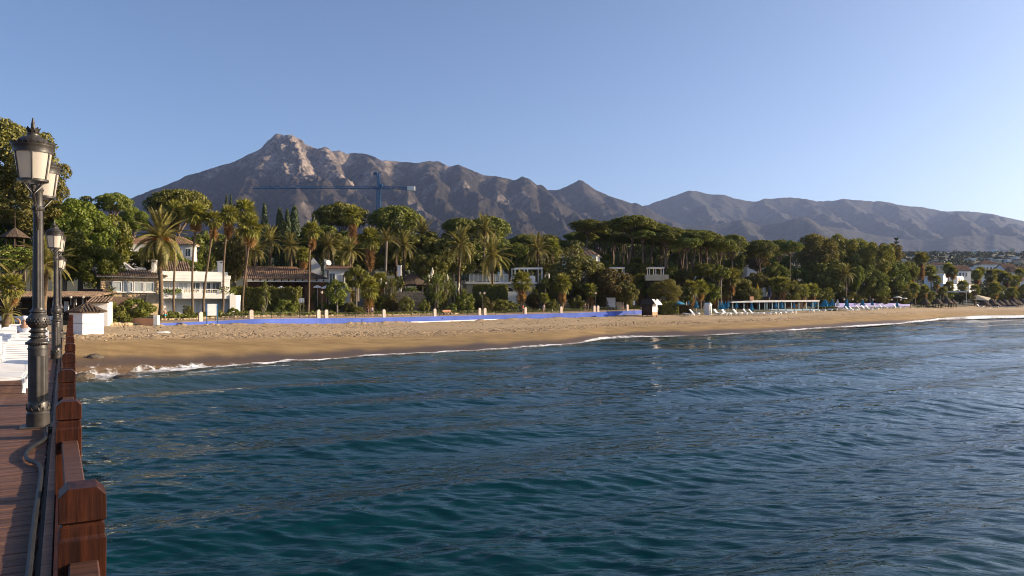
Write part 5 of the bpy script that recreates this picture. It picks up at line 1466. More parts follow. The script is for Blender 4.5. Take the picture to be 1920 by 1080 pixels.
# tall eucalyptus mass
G_E = 'tall eucalyptus trees behind the beach club'
for i, (px, cyy, rx, rz_, Y, lab) in enumerate(((1530, 476, 40, 46, 262, 'tallest leftmost eucalyptus of the group above the beach club'), (1572, 490, 44, 52, 270, 'second tall eucalyptus from the left of the group'), (1605, 485, 36, 46, 278, 'eucalyptus in the middle of the tall group'), (1640, 496, 36, 44, 268, 'eucalyptus with a leaning round top right of the middle'), (1668, 478, 26, 26, 290, 'smaller eucalyptus crown at the right end of the tall group'),
                                                (1545, 520, 46, 40, 255, 'dark lower crown in the shade of the eucalyptus group'), (1630, 530, 40, 36, 258, 'lower crown above the lilac wall'), (1676, 518, 30, 38, 275, 'lower crown right of the lilac wall'), (1500, 528, 36, 34, 258, 'dark lower crown behind the right end of the beach club'), (1700, 515, 22, 26, 290, 'last green crown before the far palms'))):
    broad('euca' if i in (0, 1, 2, 3, 4, 9) else 'dark', px, cyy, rx, rz_, Y, lab, 'eucalyptus_tree', group=G_E, i=i)
broad('ficus', 1606, 520, 15, 24, 252, 'pale bright round tree beside the lone tall date palm', group=G_E, i=0)
# undergrowth under grove and around the club
G_U = 'low trees and bushes behind the beach'
under = [(1220, 540, 22, 26, 190), (1262, 528, 24, 22, 205), (1300, 520, 26, 20, 208), (1340, 525, 26, 22, 210), (1385, 535, 28, 24, 215), (1420, 528, 26, 22, 222), (1455, 515, 30, 26, 240), (1330, 550, 26, 22, 203), (1280, 556, 20, 20, 196), (1400, 552, 30, 20, 212), (1480, 548, 30, 22, 222), (1540, 556, 26, 18, 244), (1590, 560, 30, 16, 252), (1640, 560, 30, 16, 262), (1690, 556, 24, 20, 275),
         (1730, 555, 24, 18, 292), (1765, 552, 26, 18, 310), (1800, 555, 26, 14, 322), (1840, 556, 26, 14, 340), (1880, 552, 26, 18, 360), (1915, 550, 26, 20, 372), (1420, 492, 26, 20, 246), (1375, 500, 24, 22, 236), (1180, 515, 24, 24, 205), (1130, 505, 24, 22, 206)]
ul = ['behind the beach hut', 'above the open blue parasol', 'under the right half of the grove', 'under the right end of the grove', 'behind the beach club roof, left half', 'behind the beach club roof, middle', 'under the arching pine', 'behind the white cabin', 'behind the blue parasol', 'over the beach club roof', 'over the right end of the beach club', 'left of the lone date palm', 'behind the lone date palm', 'behind the lilac wall', 'past the lilac wall',
      'below the tallest far palm', 'left of the far white house', 'below the far white house', 'behind the cream sail', 'behind the thatched shades', 'at the right edge of the view', 'between the round pine and the grove', 'below the domed pine', 'at the foot of the grove, left of the small pergola', 'at the foot of the grove, right of the tiled eave']
for i, (px, cyy, rx, rz_, Y) in enumerate(under):
    broad(('shrub', 'bronze', 'dark', 'shrub')[i % 4], px, cyy, rx, rz_, Y, 'bushy low tree ' + ul[i], 'bushy_tree', group=G_U, i=i)

for i, (px, cyy, rx, rz_, Y, lab) in enumerate(((1085, 470, 34, 40, 262, 'left end'), (1125, 465, 36, 44, 268, 'left part'), (1165, 470, 38, 46, 262, 'below the tallest grove pine'), (1205, 475, 38, 46, 266, 'middle left'), (1245, 480, 38, 44, 262, 'middle'), (1285, 484, 38, 42, 266, 'middle right'), (1325, 488, 36, 40, 262, 'right part'), (1365, 494, 34, 36, 270, 'right end'), (1410, 500, 36, 32, 275, 'under the round pine'), (1455, 502, 34, 34, 270, 'before the eucalyptus trees'))):
    broad('dark', px, cyy, rx, rz_, Y, 'dark tree closing the view behind the grove trunks, ' + lab, group='dark trees behind the grove', i=i)
for i, (px, cyy, rx, rz_, Y, lab) in enumerate(((470, 485, 40, 36, 190, 'right of the twin villa palms'), (560, 480, 44, 36, 192, 'behind the tiled roof'), (670, 485, 44, 36, 188, 'behind the twin trunk palm'), (745, 478, 44, 40, 190, 'below the rounded pine'), (820, 470, 40, 36, 196, 'left of the pair of round pines'), (895, 480, 44, 40, 198, 'below the pair of round pines'), (990, 480, 40, 32, 214, 'below the low pine'), (1050, 478, 36, 34, 216, 'left of the grove'))):
    broad('dark', px, cyy, rx, rz_, Y, 'dark tree closing the view at the back, ' + lab, group='dark trees at the back of the gardens', i=i)
for i, px in enumerate((1108, 1150, 1178, 1206, 1256, 1282, 1318, 1352)):
    broad(('dark', 'shrub', 'bronze')[i % 3], px, 506 + 5 * (i % 3), 24, 17, 204, 'bushy undergrowth tree at the foot of the grove, %s from the left' % ORD[i], 'bushy_tree', group='undergrowth at the foot of the grove', i=i)
# araucaria
def araucaria():
    Y = 335; px = 1681; zg = gz(px, Y); z1 = ZP(447, Y)
    t = empty('araucaria_tree', (XP(px, Y), Y, zg), 0, 'dark pointed araucaria with open tiers beside the eucalyptus trees', 'tree')
    h = z1 - zg
    MB().tube([(0, 0, 0), (0, 0, h)], [0.35, 0.05], 7).build('trunk', M_GREYBARK, t)
    rs = np.random.RandomState(5); Cs, Ds = [], []
    for k in range(13):
        z = h * (0.30 + 0.68 * k / 12); R = 3.6 * (1 - (k / 13) ** 1.3) + 0.2
        for j in range(6):
            a = j * 1.047 + k * .4
            for u in np.linspace(.15, 1, 14):
                Cs.append((R * u * math.cos(a), R * u * math.sin(a), z + 0.5 * u * u + rs.uniform(-.15, .15))); Ds.append((0, 0, 1))
    Cs = np.array(Cs); V, Fq = cards(Cs + rs.normal(size=Cs.shape) * .18, np.array(Ds, float), 0.36, rs, 0.5, 0.6)
    link('crown', npmesh('crown', V, Fq, M_CYP, False, rs.uniform(0, 1, len(Cs))), t)
araucaria()

# left garden between the pier and the restaurant
feather_palm(85, 496, 56, 82, 84, 'date palm with arching fronds behind the second pier lamp', leaves=True, trunk_r=0.27, n=40)
feather_palm(-22, 492, 44, -20, 78, 'date palm at the left edge behind the nearest lamp', leaves=True, trunk_r=0.27, n=34)
fan_palm(22, 536, 26, 22, 70, 'small fan palm with yellowed leaves left of the nearest lamp', skirt=1, leaves=True, group=G_S)
feather_palm(14, 588, 32, 10, 58, 'short palm with a thick brown base beyond the pier loungers', leaves=True, trunk_r=0.3, n=28)

# shrubs and yuccas along the front of the gardens
yucca(207, 533, BY(207, 6), 'tall spiky yucca before the windows of the stone wing', 0, 1.3)
yucca(232, 552, BY(232, 7), 'smaller yucca right of the tall one at the stone wing', 2, 1.2)
shrub(211, 586, 25, 25, BY(211, 1.5), 'dark rounded shrub above the row of boulders', 'shrub', 0)
shrub(257, 580, 33, 22, BY(257, 4), 'wide dense green shrub in front of the stone wall', 'shrub', 2)
shrub(237, 598, 9, 11, BY(237, 0.8), 'yellow green shrub at the right end of the boulders', 'shrub', 1)
shrub(188, 595, 12, 13, BY(188, 1), 'grey green shrub behind the white kiosk', 'shrub', 1)
for i, (px, cyy, rx, rz_, lab) in enumerate(((318, 590, 11, 9, 'right of the big date palm foot'), (335, 592, 12, 8, 'below the balcony, left part'), (352, 585, 11, 14, 'with upright shoots below the balcony'), (374, 592, 11, 8, 'behind the white information board'), (394, 588, 12, 10, 'between two villa palm trunks'), (410, 590, 10, 10, 'under the leaning villa palm'), (437, 586, 12, 12, 'at the right corner of the villa, with reedy shoots'), (448, 590, 12, 10, 'right of the reedy shoots at the villa corner'))):
    shrub(px, cyy, rx, rz_, BY(px, 8), 'low garden shrub ' + lab, i=i)
hedge(432, 556, 541, BY(490, 14), 3.0, 'long tall hedge in front of the restaurant terrace', 3)
shrub(536, 577, 22, 17, BY(536, 9), 'bright green clipped round shrub at the right end of the long hedge', 'shrub', 2)
for i, (px, top, lab, k, s, sp) in enumerate(((493, 522, 'tall yucca in front of the long hedge', 0, .7, 0), (509, 528, 'second yucca in front of the long hedge', 2, .8, 0), (591, 540, 'yucca left of the double white pillars', 0, .8, 0), (640, 548, 'yucca by the garden lamp post', 1, 1, 0), (728, 520, 'tall yucca with cream flowers left of the gazebo', 1, 1.1, 2), (742, 532, 'yucca under the white chimney', 0, 1, 1),
                                              (812, 512, 'yucca with flower spikes right of the gazebo roof', 1, 1.1, 3), (830, 528, 'broad yucca with several flower spikes', 1, 1.2, 3), (850, 520, 'yucca with tall stems left of the thick trunked palm', 0, 1.1, 2), (868, 540, 'low yucca under the thick trunked palm', 1, 1, 1), (800, 490, 'yucca clump high behind the gazebo', 1, 1.5, 4), (826, 500, 'yucca clump high right of the gazebo', 1, 1.4, 3), (905, 548, 'yucca below the white terrace', 0, .9, 0), (1000, 538, 'yucca right of the white pergola', 1, 1, 1), (1018, 520, 'leafy yucca under the dark date palm', 1, 1.1, 1))):
    yucca(px, top, BY(px, 10 + (i % 3) * 3 + (14 if top < 505 else 0)), lab, k, s, sp)
sh = [(748, 529, 11, 15, 16, 'tall, under the white chimney stack'), (1231, 533, 20, 10, 14, 'under the small white pergola'), (560, 575, 14, 14, 12, 'left of the leaning fan palm foot'), (606, 577, 16, 14, 12, 'behind the double white pillars'), (632, 572, 16, 18, 11, 'right of the double white pillars'), (655, 577, 14, 14, 9, 'yellowish, left of the walkers'), (672, 582, 12, 9, 7, 'low, by the walkers'), (712, 570, 18, 18, 13, 'right of the walkers'), (735, 572, 14, 16, 11, 'left of the stone garden wall'), (762, 570, 15, 18, 8, 'round, in front of the stone garden wall'),
      (796, 574, 14, 14, 8, 'low, right of the stone garden wall'), (820, 560, 20, 24, 12, 'dark, under the flowering yuccas'), (872, 566, 22, 20, 9, 'bronze, below the thick trunked palm'), (846, 578, 14, 10, 7, 'low, behind the bench'), (908, 572, 20, 14, 9, 'below the low white wall'), (940, 572, 22, 14, 9, 'by the twin street lamp'), (962, 575, 14, 12, 8, 'left of the stout skirted palm'), (1000, 565, 16, 18, 12, 'dark, right of the stout skirted palm'),
      (1035, 572, 14, 14, 8, 'under the small young palm'), (1080, 568, 18, 16, 9, 'under the big bronze tree'), (1128, 568, 16, 16, 9, 'right of the small skirted palm'), (1172, 572, 14, 12, 10, 'behind the white block wall'), (700, 560, 22, 20, 15, 'dark, behind the broad low palm'), (650, 555, 22, 22, 16, 'dark, below the small white house'), (770, 548, 16, 12, 14, 'over the garden wall under the gazebo'), (985, 580, 12, 8, 6, 'low, at the foot of the stout palm')]
for i, (px, cyy, rx, rz_, d, lab) in enumerate(sh):
    broad(('shrub', 'shrub', 'bronze')[i % 3], px, cyy, rx, rz_, BY(px, d), 'garden shrub, ' + lab, 'shrub', 'shrub', 'shrubs in the seafront gardens', i, trunk=False)
hedge(888, 950, 535, BY(915, 17), 2.5, 'clipped hedge under the railing of the white terrace', 6)
hedge(1240, 1272, 568, BY(1250, -4), 2.0, 'leafy hedge right of the beach hut', 7, base=588)
hedge(1262, 1298, 573, BY(1280, -6), 1.6, 'dark reddish hedge under the open blue parasol', 8, mat=M_OLIVE, base=588)
hedge(1532, 1570, 576, BY(1550, -6), 1.5, 'low dark hedge right of the beach club', 9, mat=M_PINE)
# band of low ground cover along the promenade
def ground_cover():
    rs = np.random.RandomState(12); n = 9000
    px = rs.uniform(300, 1200, n); d = 5.6 + np.abs(rs.normal(size=n)) * 3.2
    Y = backY(px) + d; X = (px - CX) / F * Y
    Z = ground_z(px, Y) + rs.uniform(0.02, 0.55, n) * (0.4 + vnoise(px * .05, d * .3, 4))
    V, Fq = cards(np.stack([X, Y, Z], 1), np.tile([0, -.5, .8], (n, 1)), 0.28, rs, 0.5, 0.8)
    tag(link('ground_cover', npmesh('ground_cover', V, Fq, M_SHRUB, False, rs.uniform(0, 1, n))), kind='stuff')
ground_cover()
def far_wood():
    """the wooded slopes far behind the bay"""
    rs = np.random.RandomState(14); Cs = []
    n = 5200
    px = rs.uniform(1380, 2300, n); Y = np.exp(rs.uniform(math.log(430), math.log(3200), n))
    px2 = rs.uniform(150, 1500, 2600); Y2 = np.exp(rs.uniform(math.log(300), math.log(2200), 2600))
    px = np.concatenate([px, px2]); Y = np.concatenate([Y, Y2])
    keep = vnoise(px * .035, np.log(Y) * 9, 3) > 0.40
    px, Y = px[keep], Y[keep]
    X = (px - CX) / F * Y; Z = ground_z(px, Y)
    r = rs.uniform(2.2, 4.5, len(px)) * np.clip(Y / 900, 0.8, 2.2)
    C = np.repeat(np.stack([X, Y, Z], 1), 22, 0); rr = np.repeat(r, 22)[:, None]
    D = rs.normal(size=C.shape); D[:, 2] = np.abs(D[:, 2]); D /= np.linalg.norm(D, axis=1, keepdims=True)
    V, Fq = cards(C + D * rr * rs.uniform(.6, 1, (len(C), 1)) * np.array([1, 1, 1.25]), D, 1.0, rs, 0.65, 0.6)
    # tuft size follows its crown
    V = V.reshape(-1, 4, 3); ctr = V.mean(1, keepdims=True); V = (ctr + (V - ctr) * (rr[:, :, None] * 0.42)).reshape(-1, 3)
    tag(link('far_woodland', npmesh('far_woodland', V, Fq, leafmat('distant_leaves', (0.030, 0.036, 0.016), (0.075, 0.080, 0.034), transl=0.15), False, rs.uniform(0, 1, len(C)))), kind='stuff')
far_wood()
# ------------------------------------------------------------------ seafront wall, pillars, rail, promenade furniture
M_BLUE = pmat('blue_painted_wall', (0.078, 0.130, 0.46), (0.050, 0.090, 0.34), pos=(.25, .62), detail=8, scale=0.45, rough=0.8, bump=0.25, bscale=6, bdist=0.02)
M_LILAC = pmat('lilac_painted_wall', (0.27, 0.26, 0.50), (0.20, 0.19, 0.42), scale=0.6, rough=0.8)
M_PLASTER = pmat('white_plaster', (0.82, 0.80, 0.755), (0.72, 0.70, 0.66), scale=0.5, rough=0.85, bump=0.2, bscale=5, bdist=0.01)
M_CREAM = pmat('cream_plaster', (0.62, 0.52, 0.36), (0.52, 0.43, 0.29), scale=0.5, rough=0.85, bump=0.2, bscale=5, bdist=0.01)
M_PINKISH = pmat('pale_stone_pillar', (0.60, 0.48, 0.40), (0.48, 0.38, 0.31), scale=3, rough=0.85, bump=0.3, bdist=0.01)
M_TILE = pmat('clay_roof_tile', (0.40, 0.245, 0.145), (0.19, 0.110, 0.065), scale=1.2, rough=0.85, var=0.25, bump=0.3, bscale=9)
M_TILEDARK = pmat('weathered_roof_tile', (0.27, 0.18, 0.115), (0.10, 0.067, 0.045), scale=1.2, rough=0.9, var=0.2, bump=0.3, bscale=9)
M_STONE = pmat('golden_rubble_stone', (0.50, 0.375, 0.225), (0.32, 0.235, 0.14), scale=1.6, rough=0.9, var=0.22, bump=0.6, bscale=7)
M_MORTAR = pmat('stone_mortar', (0.36, 0.29, 0.20), (0.26, 0.20, 0.14), scale=3, rough=0.95)
M_ROCK = pmat('shore_rock', (0.115, 0.088, 0.062), (0.05, 0.04, 0.03), scale=2, rough=0.7, bump=0.8, bscale=6, bdist=0.05)
M_GLASSDK = pmat('window_glass', (0.055, 0.075, 0.085), (0.03, 0.042, 0.05), scale=0.6, rough=0.06, spec=0.7)
M_CURTAIN = pmat('window_curtain', (0.44, 0.47, 0.46), (0.32, 0.35, 0.35), scale=3, rough=0.35, stretch=(6, 1, .2), spec=0.6)
M_STEEL = pmat('dark_steel', (0.05, 0.05, 0.05), (0.03, 0.03, 0.03), scale=3, rough=0.5)
M_WHITEMETAL = pmat('white_painted_metal', (0.78, 0.77, 0.74), (0.70, 0.69, 0.66), scale=2, rough=0.45)
M_DARKWOOD = pmat('dark_stained_wood', (0.075, 0.045, 0.028), (0.035, 0.022, 0.015), scale=2, rough=0.8, stretch=(1, 1, 6))
M_THATCH = pmat('palm_thatch', (0.115, 0.080, 0.053), (0.050, 0.035, 0.025), scale=4, rough=0.95, bump=1.0, bscale=14, stretch=(1, 1, .25), bdist=0.05)
M_CANVASBLUE = pmat('blue_parasol_canvas', (0.030, 0.23, 0.38), (0.018, 0.16, 0.29), scale=3, rough=0.75, stretch=(1, 1, .3))
M_CANVASWHITE = pmat('white_canvas', (0.80, 0.77, 0.72), (0.68, 0.65, 0.60), scale=2, rough=0.8)
M_CANVASYELLOW = pmat('yellow_canvas', (0.62, 0.40, 0.04), (0.48, 0.30, 0.03), scale=2, rough=0.8)
M_CANVASNAVY = pmat('navy_canvas', (0.03, 0.04, 0.09), (0.02, 0.025, 0.06), scale=2, rough=0.8)
M_TERRACOTTA = pmat('terracotta_wall', (0.50, 0.27, 0.16), (0.42, 0.22, 0.13), scale=1, rough=0.9)
M_CRANE = pmat('blue_crane_paint', (0.035, 0.13, 0.28), (0.025, 0.10, 0.22), scale=2, rough=0.5)
M_PALEBLUEPOST = pmat('pale_blue_paint', (0.42, 0.55, 0.58), (0.34, 0.46, 0.49), scale=2, rough=0.6)
M_SKIN = pmat('skin', (0.50, 0.28, 0.18), (0.42, 0.23, 0.15), scale=3, rough=0.6)

def wall_run(name, px0, px1, n, mat, thick, label, cat, ztop=None, zbot=None, group=None):
    px = np.linspace(px0, px1, n)
    b = MB(); vs = []; fs = []
    for p in px:
        y = float(backY(p)); zt = float(topZ(p)) + 0.05 if ztop is None else ztop(p); zb = float(backZ(p)) - 1.0 if zbot is None else zbot(p)
        x = XP(p, y); x2 = XP(p, y + thick)
        vs += [(x, y, zb), (x, y, zt), (x2, y + thick, zt), (x2, y + thick, zb)]
    for i in range(n - 1):
        for k in range(4): fs.append((i * 4 + k, i * 4 + 4 + k, i * 4 + 4 + (k + 1) % 4, i * 4 + (k + 1) % 4))
    fs += [(0, 1, 2, 3), tuple((n - 1) * 4 + k for k in (3, 2, 1, 0))]
    b.add(vs, fs)
    return tag(b.build(name, mat), label, cat, group)
sea_wall = wall_run('sea_wall', 292, 1208, 150, M_BLUE, 0.28, 'long low blue painted wall between the sand and the promenade', 'wall')
# white foot line where the paint ends
pxs = np.linspace(770, 935, 40); b = MB()
for p, q in zip(pxs[:-1], pxs[1:]):
    y0, y1 = float(backY(p)) - 0.03, float(backY(q)) - 0.03
    b.bar((XP(p, y0), y0, gz(p, y0 - .05) + 0.05), (XP(q, y1), y1, gz(q, y1 - .05) + 0.05), 0.05, 0.20)
b.build('wall_footing', M_PLASTER, sea_wall)
# a scrawl of dark paint and a drain hole on the wall
def scrawl():
    b = MB()
    for pts in (((0, 0), (0, .42), (.22, .36), (.2, .2), (0, .2)), ((.5, .4), (.3, .36), (.48, .2), (.34, .02)), ((.58, .0), (.7, .42), (.84, 0)), ((.62, .16), (.8, .16)), ((.95, .4), (.95, 0), (1.2, .04)), ((1.3, .1), (1.42, .4), (1.55, .05))):
        for (a, c), (d, e) in zip(pts[:-1], pts[1:]): b.bar((a, 0, c), (d, 0, e), 0.05)
    p = 678.0; y = float(backY(p)); q = 700.0; y2 = float(backY(q))
    o = b.build('painted_scrawl', M_CANVASNAVY, sea_wall); o.location = (XP(p, y), y - 0.005, float(backZ(p)) + 0.18); o.rotation_euler = (0, 0, math.atan2(y2 - y, XP(q, y2) - XP(p, y)))
    o.scale = (1.2, 0.12, 1.3)
    p = 830; y = float(backY(p))
    o = MB().lathe([(0.10, 0), (0.10, 0.05)], 10).build('drain_hole', M_BLACK, sea_wall); o.location = (XP(p, y), y - 0.04, float(backZ(p)) + 0.55); o.rotation_euler = (math.radians(-90), 0, 0)
scrawl()
# wedge of wall blue, added to give the slanting shade of a recess
def wall_board(px0, px1, lab, ang):
    y0, y1 = float(backY(px0)), float(backY(px1))
    a = Vector((XP(px0, y0), y0 - .05, 0)); c = Vector((XP(px1, y1), y1 - .05, 0)); u = (c - a).normalized(); nrm = Vector((u.y, -u.x, 0))
    zb = float(backZ(px0)) - 0.1; zt = float(topZ(px1)) - 0.05
    b = MB()
    p = [a + nrm * 1.5, c + nrm * 1.5, c + nrm * .25, a + nrm * 1.0]
    vs = [(p[0].x, p[0].y, zb), (p[1].x, p[1].y, zb), (c.x + nrm.x * .3, c.y + nrm.y * .3, zt), (a.x + nrm.x * .9, a.y + nrm.y * .9, zb + .45)]
    vs2 = [Vector(v) - nrm * .08 for v in vs]
    b.add(vs + [tuple(v) for v in vs2], [(0, 1, 2, 3), (7, 6, 5, 4), (0, 4, 5, 1), (1, 5, 6, 2), (2, 6, 7, 3), (3, 7, 4, 0)])
    b.build('recess_shade_wedge', M_BLUE, sea_wall)
wall_board(1110, 1148, '', 0)

def pillar_mesh():
    b = MB(); pts = [(-0.30, 0), (0.30, 0), (0.30, 1.22), (0.22, 1.36), (0.10, 1.44), (-0.10, 1.44), (-0.22, 1.36), (-0.30, 1.22)]
    n = len(pts); vs = [(x, -0.15, z) for x, z in pts] + [(x, 0.15, z) for x, z in pts]
    b.add(vs, [tuple(range(n)), tuple(range(2 * n - 1, n - 1, -1))] + [(i, n + i, n + (i + 1) % n, (i + 1) % n) for i in range(n)])
    return b.mesh('pillar', M_PINKISH, bevel=0.012)
PILLAR = pillar_mesh()
def wall_dir(px):
    a, b_ = float(backY(px - 8)), float(backY(px + 8)); return math.atan2(b_ - a, XP(px + 8, b_) - XP(px - 8, a))
plabs = {376: 'beside the information board', 471: 'before the long hedge', 597: 'left of the double pair at the garden lamp', 611.5: 'right of the double pair at the garden lamp', 719.5: 'right of the two walkers', 815: 'left of the bench', 899: 'left of the double pair by the twin lamp', 909: 'right of the double pair by the twin lamp', 985: 'beside the stout skirted palm', 1052: 'below the round headed palm', 1114: 'left of the double pair near the beach steps', 1121: 'right of the double pair near the beach steps', 1176: 'closest to the beach hut'}
for p, lab in plabs.items():
    y = float(backY(p)) + 0.45
    o = link('pillar', PILLAR, None, (XP(p, y), y, float(topZ(p)) + 0.02), wall_dir(p))
    tag(o, 'pale round topped pillar on the blue wall, ' + lab, 'pillar', 'pale pillars along the promenade')
# thin dark handrail between the pillars
rl = empty('promenade_handrail', (0, 0, 0), 0, 'thin dark metal handrail with slim posts along the top of the blue wall', 'railing')
pxs = np.concatenate([np.arange(404, 1186, 17.5)]); pr = None
for p in pxs:
    y = float(backY(p)) + 0.45; z = float(topZ(p)) + 0.02; x = XP(p, y)
    MB().bar((x, y, z), (x, y, z + 1.0), 0.055).build('post', M_STEEL, rl)
    if pr is not None:
        for hz in (0.98, 0.55, 0.2): MB().bar((pr[0], pr[1], pr[2] + hz), (x, y, z + hz), 0.03).build('rail', M_STEEL, rl)
    pr = (x, y, z)

# boulders: one shaped mesh per boulder
def rock_mesh(name, seed, mat, s=(1, 1, 1)):
    rs = random.Random(seed); bm = bmesh.new()
    bmesh.ops.create_icosphere(bm, subdivisions=2, radius=1)
    for v in bm.verts:
        n = vnoise(np.array(v.co.x * 1.4 + seed), np.array(v.co.y * 1.4 + v.co.z * 1.1), seed)
        v.co *= 0.78 + 0.5 * float(n)
        v.co.x *= s[0]; v.co.y *= s[1]; v.co.z = max(v.co.z, -0.6) * s[2]
    me = bpy.data.meshes.new(name); bm.to_mesh(me); bm.free(); me.materials.append(mat); return me
ROCKS = [rock_mesh('boulder', k, M_STONE, (1, .9, .75)) for k in range(5)]
lw = ['leftmost boulder of the low row', 'second boulder of the low row', 'third boulder of the low row', 'fourth boulder of the low row', 'fifth boulder of the low row', 'sixth boulder of the low row', 'seventh boulder of the low row', 'eighth boulder of the low row', 'rightmost boulder of the low row']
for k in range(9):
    px = 190 + k * 6.6; y = BY(px, -1.4)
    o = link('boulder', ROCKS[k % 5], None, (XP(px, y), y, gz(px, y) + 0.12), k * 1.3); s = 0.30 + 0.06 * (k % 3); o.scale = (s, s, s)
    tag(o, lw[k] + ' under the dark rounded shrub', 'boulder', 'golden boulders edging the garden by the kiosk')
for px, Y, s, lab in ((152, 54.5, 0.75, 'brown wet boulder in the surf beside the pier railing'), (236, 54.0, 0.65, 'dark low rock awash in the surf right of the pier'), (222, 55.2, 0.4, 'small dark rock left of the low rock in the surf'), (180, 60.0, 0.5, 'dark flat rock on the wet sand by the pier')):
    o = link('rock', rock_mesh('rock', int(px), M_ROCK, (1.2, .9, .55)), None, (XP(px, Y), Y, max(gz(px, Y), 0.0) + 0.02), px); o.scale = (s,) * 3
    tag(o, lab, 'rock')
# small golden stones edging the garden beds: too small to tell apart
def edging():
    rs = random.Random(3); b = MB(); vs = []; fs = []
    base = rock_mesh('edge', 2, M_STONE); V = np.array([v.co[:] for v in base.vertices]); Fq = [tuple(p.vertices) for p in base.polygons][::1]
    bm = bmesh.new(); bmesh.ops.create_icosphere(bm, subdivisions=1, radius=1); V = np.array([v.co[:] for v in bm.verts]); Fq = [tuple(v.index for v in f.verts) for f in bm.faces]; bm.free()
    allV, allF, off = [], [], 0
    for p in np.arange(300, 860, 1.35):
        d = 5.5 + 0.6 * math.sin(p * .05) + rs.uniform(-.2, .2); y = BY(p, d); s = rs.uniform(0.12, 0.30)
        q = V * np.array([s * rs.uniform(.8, 1.3), s, s * .8]) + np.array([XP(p, y), y, gz(p, y) + 0.12]); allV.append(q); allF += [tuple(i + off for i in f) for f in Fq]; off += len(V)
    me = npmesh('edging_stones', np.concatenate(allV), np.array(allF), M_STONE)
    tag(link('edging_stones', me), kind='stuff')
edging()
# low terracotta wall and its white end block at the left end of the blue wall
def low_wall():
    y = BY(265, 0.2); x0, x1 = XP(241, y), XP(288, y); z0 = gz(265, y) - 0.4
    t = empty('garden_wall', (x0, y, z0), 0, 'low terracotta garden wall ending in a white block by the big date palm', 'wall')
    MB().box(0, x1 - x0, 0, 0.4, 0, 1.15).build('wall', M_TERRACOTTA, t)
    MB().box(x1 - x0 + .003, x1 - x0 + 0.6, -0.1, 0.45, 0, 1.55).build('end_block', M_PLASTER, t, bevel=0.02)
low_wall()
def info_board():
    y = BY(403, -4.0); z0 = gz(403, y); x0, x1 = XP(389.5, y), XP(406, y)
    t = empty('information_board', ((x0 + x1) / 2, y, z0), math.radians(28), 'blank white information board on two blue posts on the sand', 'sign')
    w = (x1 - x0) / 2 / .88
    for s in (-1, 1): MB().box(s * w - 0.06, s * w + 0.06, -0.06, 0.06, -0.2, 2.95).build('post', M_CRANE, t)
    MB().box(-w + 0.075, w - 0.075, -0.03, 0.03, 1.35, 3.0).build('panel', M_WHITEPL, t, bevel=0.01)
    for s in (-1, 1): link('foot_stone', ROCKS[1], t).matrix_local = Matrix.Translation((s * w, 0, 0.02)) @ Matrix.Scale(0.28, 4)
info_board()
o = link('driftwood', rock_mesh('driftwood', 77, M_PLASTER, (1.9, .5, .35)), None, (XP(306, 88), 88, gz(306, 88) + .1), .3); o.scale = (.42,) * 3
tag(o, 'pale lump of driftwood lying alone on the sand before the villa', 'driftwood')

def garden_lamp(px, top, Y, lab, twin=False, globe=True):
    z0 = gz(px, Y); h = ZP(top, Y) - z0
    t = empty('garden_lamp', (XP(px, Y), Y, z0), 0, lab, 'lamp post', 'slim lamp posts on the promenade')
    MB().tube([(0, 0, -.2), (0, 0, .5), (0, 0, h - .45)], [0.10, 0.06, 0.045], 8).build('pole', M_STEEL, t)
    for s in ((-1, 1) if twin else (0,)):
        if twin: MB().bar((0, 0, h - .5), (s * .42, 0, h - .42), 0.05).build('arm', M_STEEL, t)
        MB().lathe([(0.08, 0), (0.20, .12), (0.22, .32), (0.10, .42)], 10, (s * .42, 0, h - .42)).build('lantern_glass', M_OPAL, t, smooth=True)
        MB().lathe([(0.24, .42), (0.16, .55), (0.03, .62)], 10, (s * .42, 0, h - .42)).build('lantern_cap', M_STEEL, t)
garden_lamp(603.5, 546, BY(604, 3.0), 'slim lamp post between the double white pillars')
garden_lamp(904, 548, BY(904, 3.0), 'twin headed lamp post between two pillars below the white terrace', twin=True)
garden_lamp(1116.5, 548, BY(1117, 3.0), 'slim lamp post between two pillars right of the bronze tree')
garden_lamp(1290, 492, 206, 'tall twin globe lamp among the pine trunks', twin=True)
def notice(px, top, Y, w, h, lab, mat):
    z0 = gz(px, Y); t = empty('notice_sign', (XP(px, Y), Y, z0), 0, lab, 'sign')
    zt = ZP(top, Y) - z0
    MB().tube([(0, 0.05, -.2), (0, 0.05, zt - .05)], 0.045, 6).build('post', M_STEEL, t)
    MB().box(-w / 2, w / 2, -0.03, 0.0, zt - h, zt).build('panel', mat, t)
notice(563, 559, BY(563, 8.0), 0.42, 0.75, 'left of two small white notices by the leaning fan palm', M_WHITEPL)
notice(568, 559, BY(568, 8.2), 0.42, 0.75, 'right of two small white notices by the leaning fan palm', M_WHITEPL)
notice(1189, 564, BY(1189, -3.0), 0.4, 0.95, 'white narrow sign on a thin post left of the beach hut', M_WHITEPL)
def bench():
    p = 840; y = BY(p, 3.6); t = empty('bench', (XP(p, y), y, gz(p, y) + .06), wall_dir(p), 'reddish wooden bench on the promenade between two pillars', 'bench')
    w = 0.95; M = M_TERRACOTTA
    MB().box(-w, w, -.02, .40, .42, .47).build('seat', M, t); MB().box(-w, w, .40, .45, .55, .90).build('backrest', M, t)
    for s in (-1, 1): MB().box(s * w * .8 - .04, s * w * .8 + .04, 0, .44, 0, .42).build('leg', M_STEEL, t)
bench()

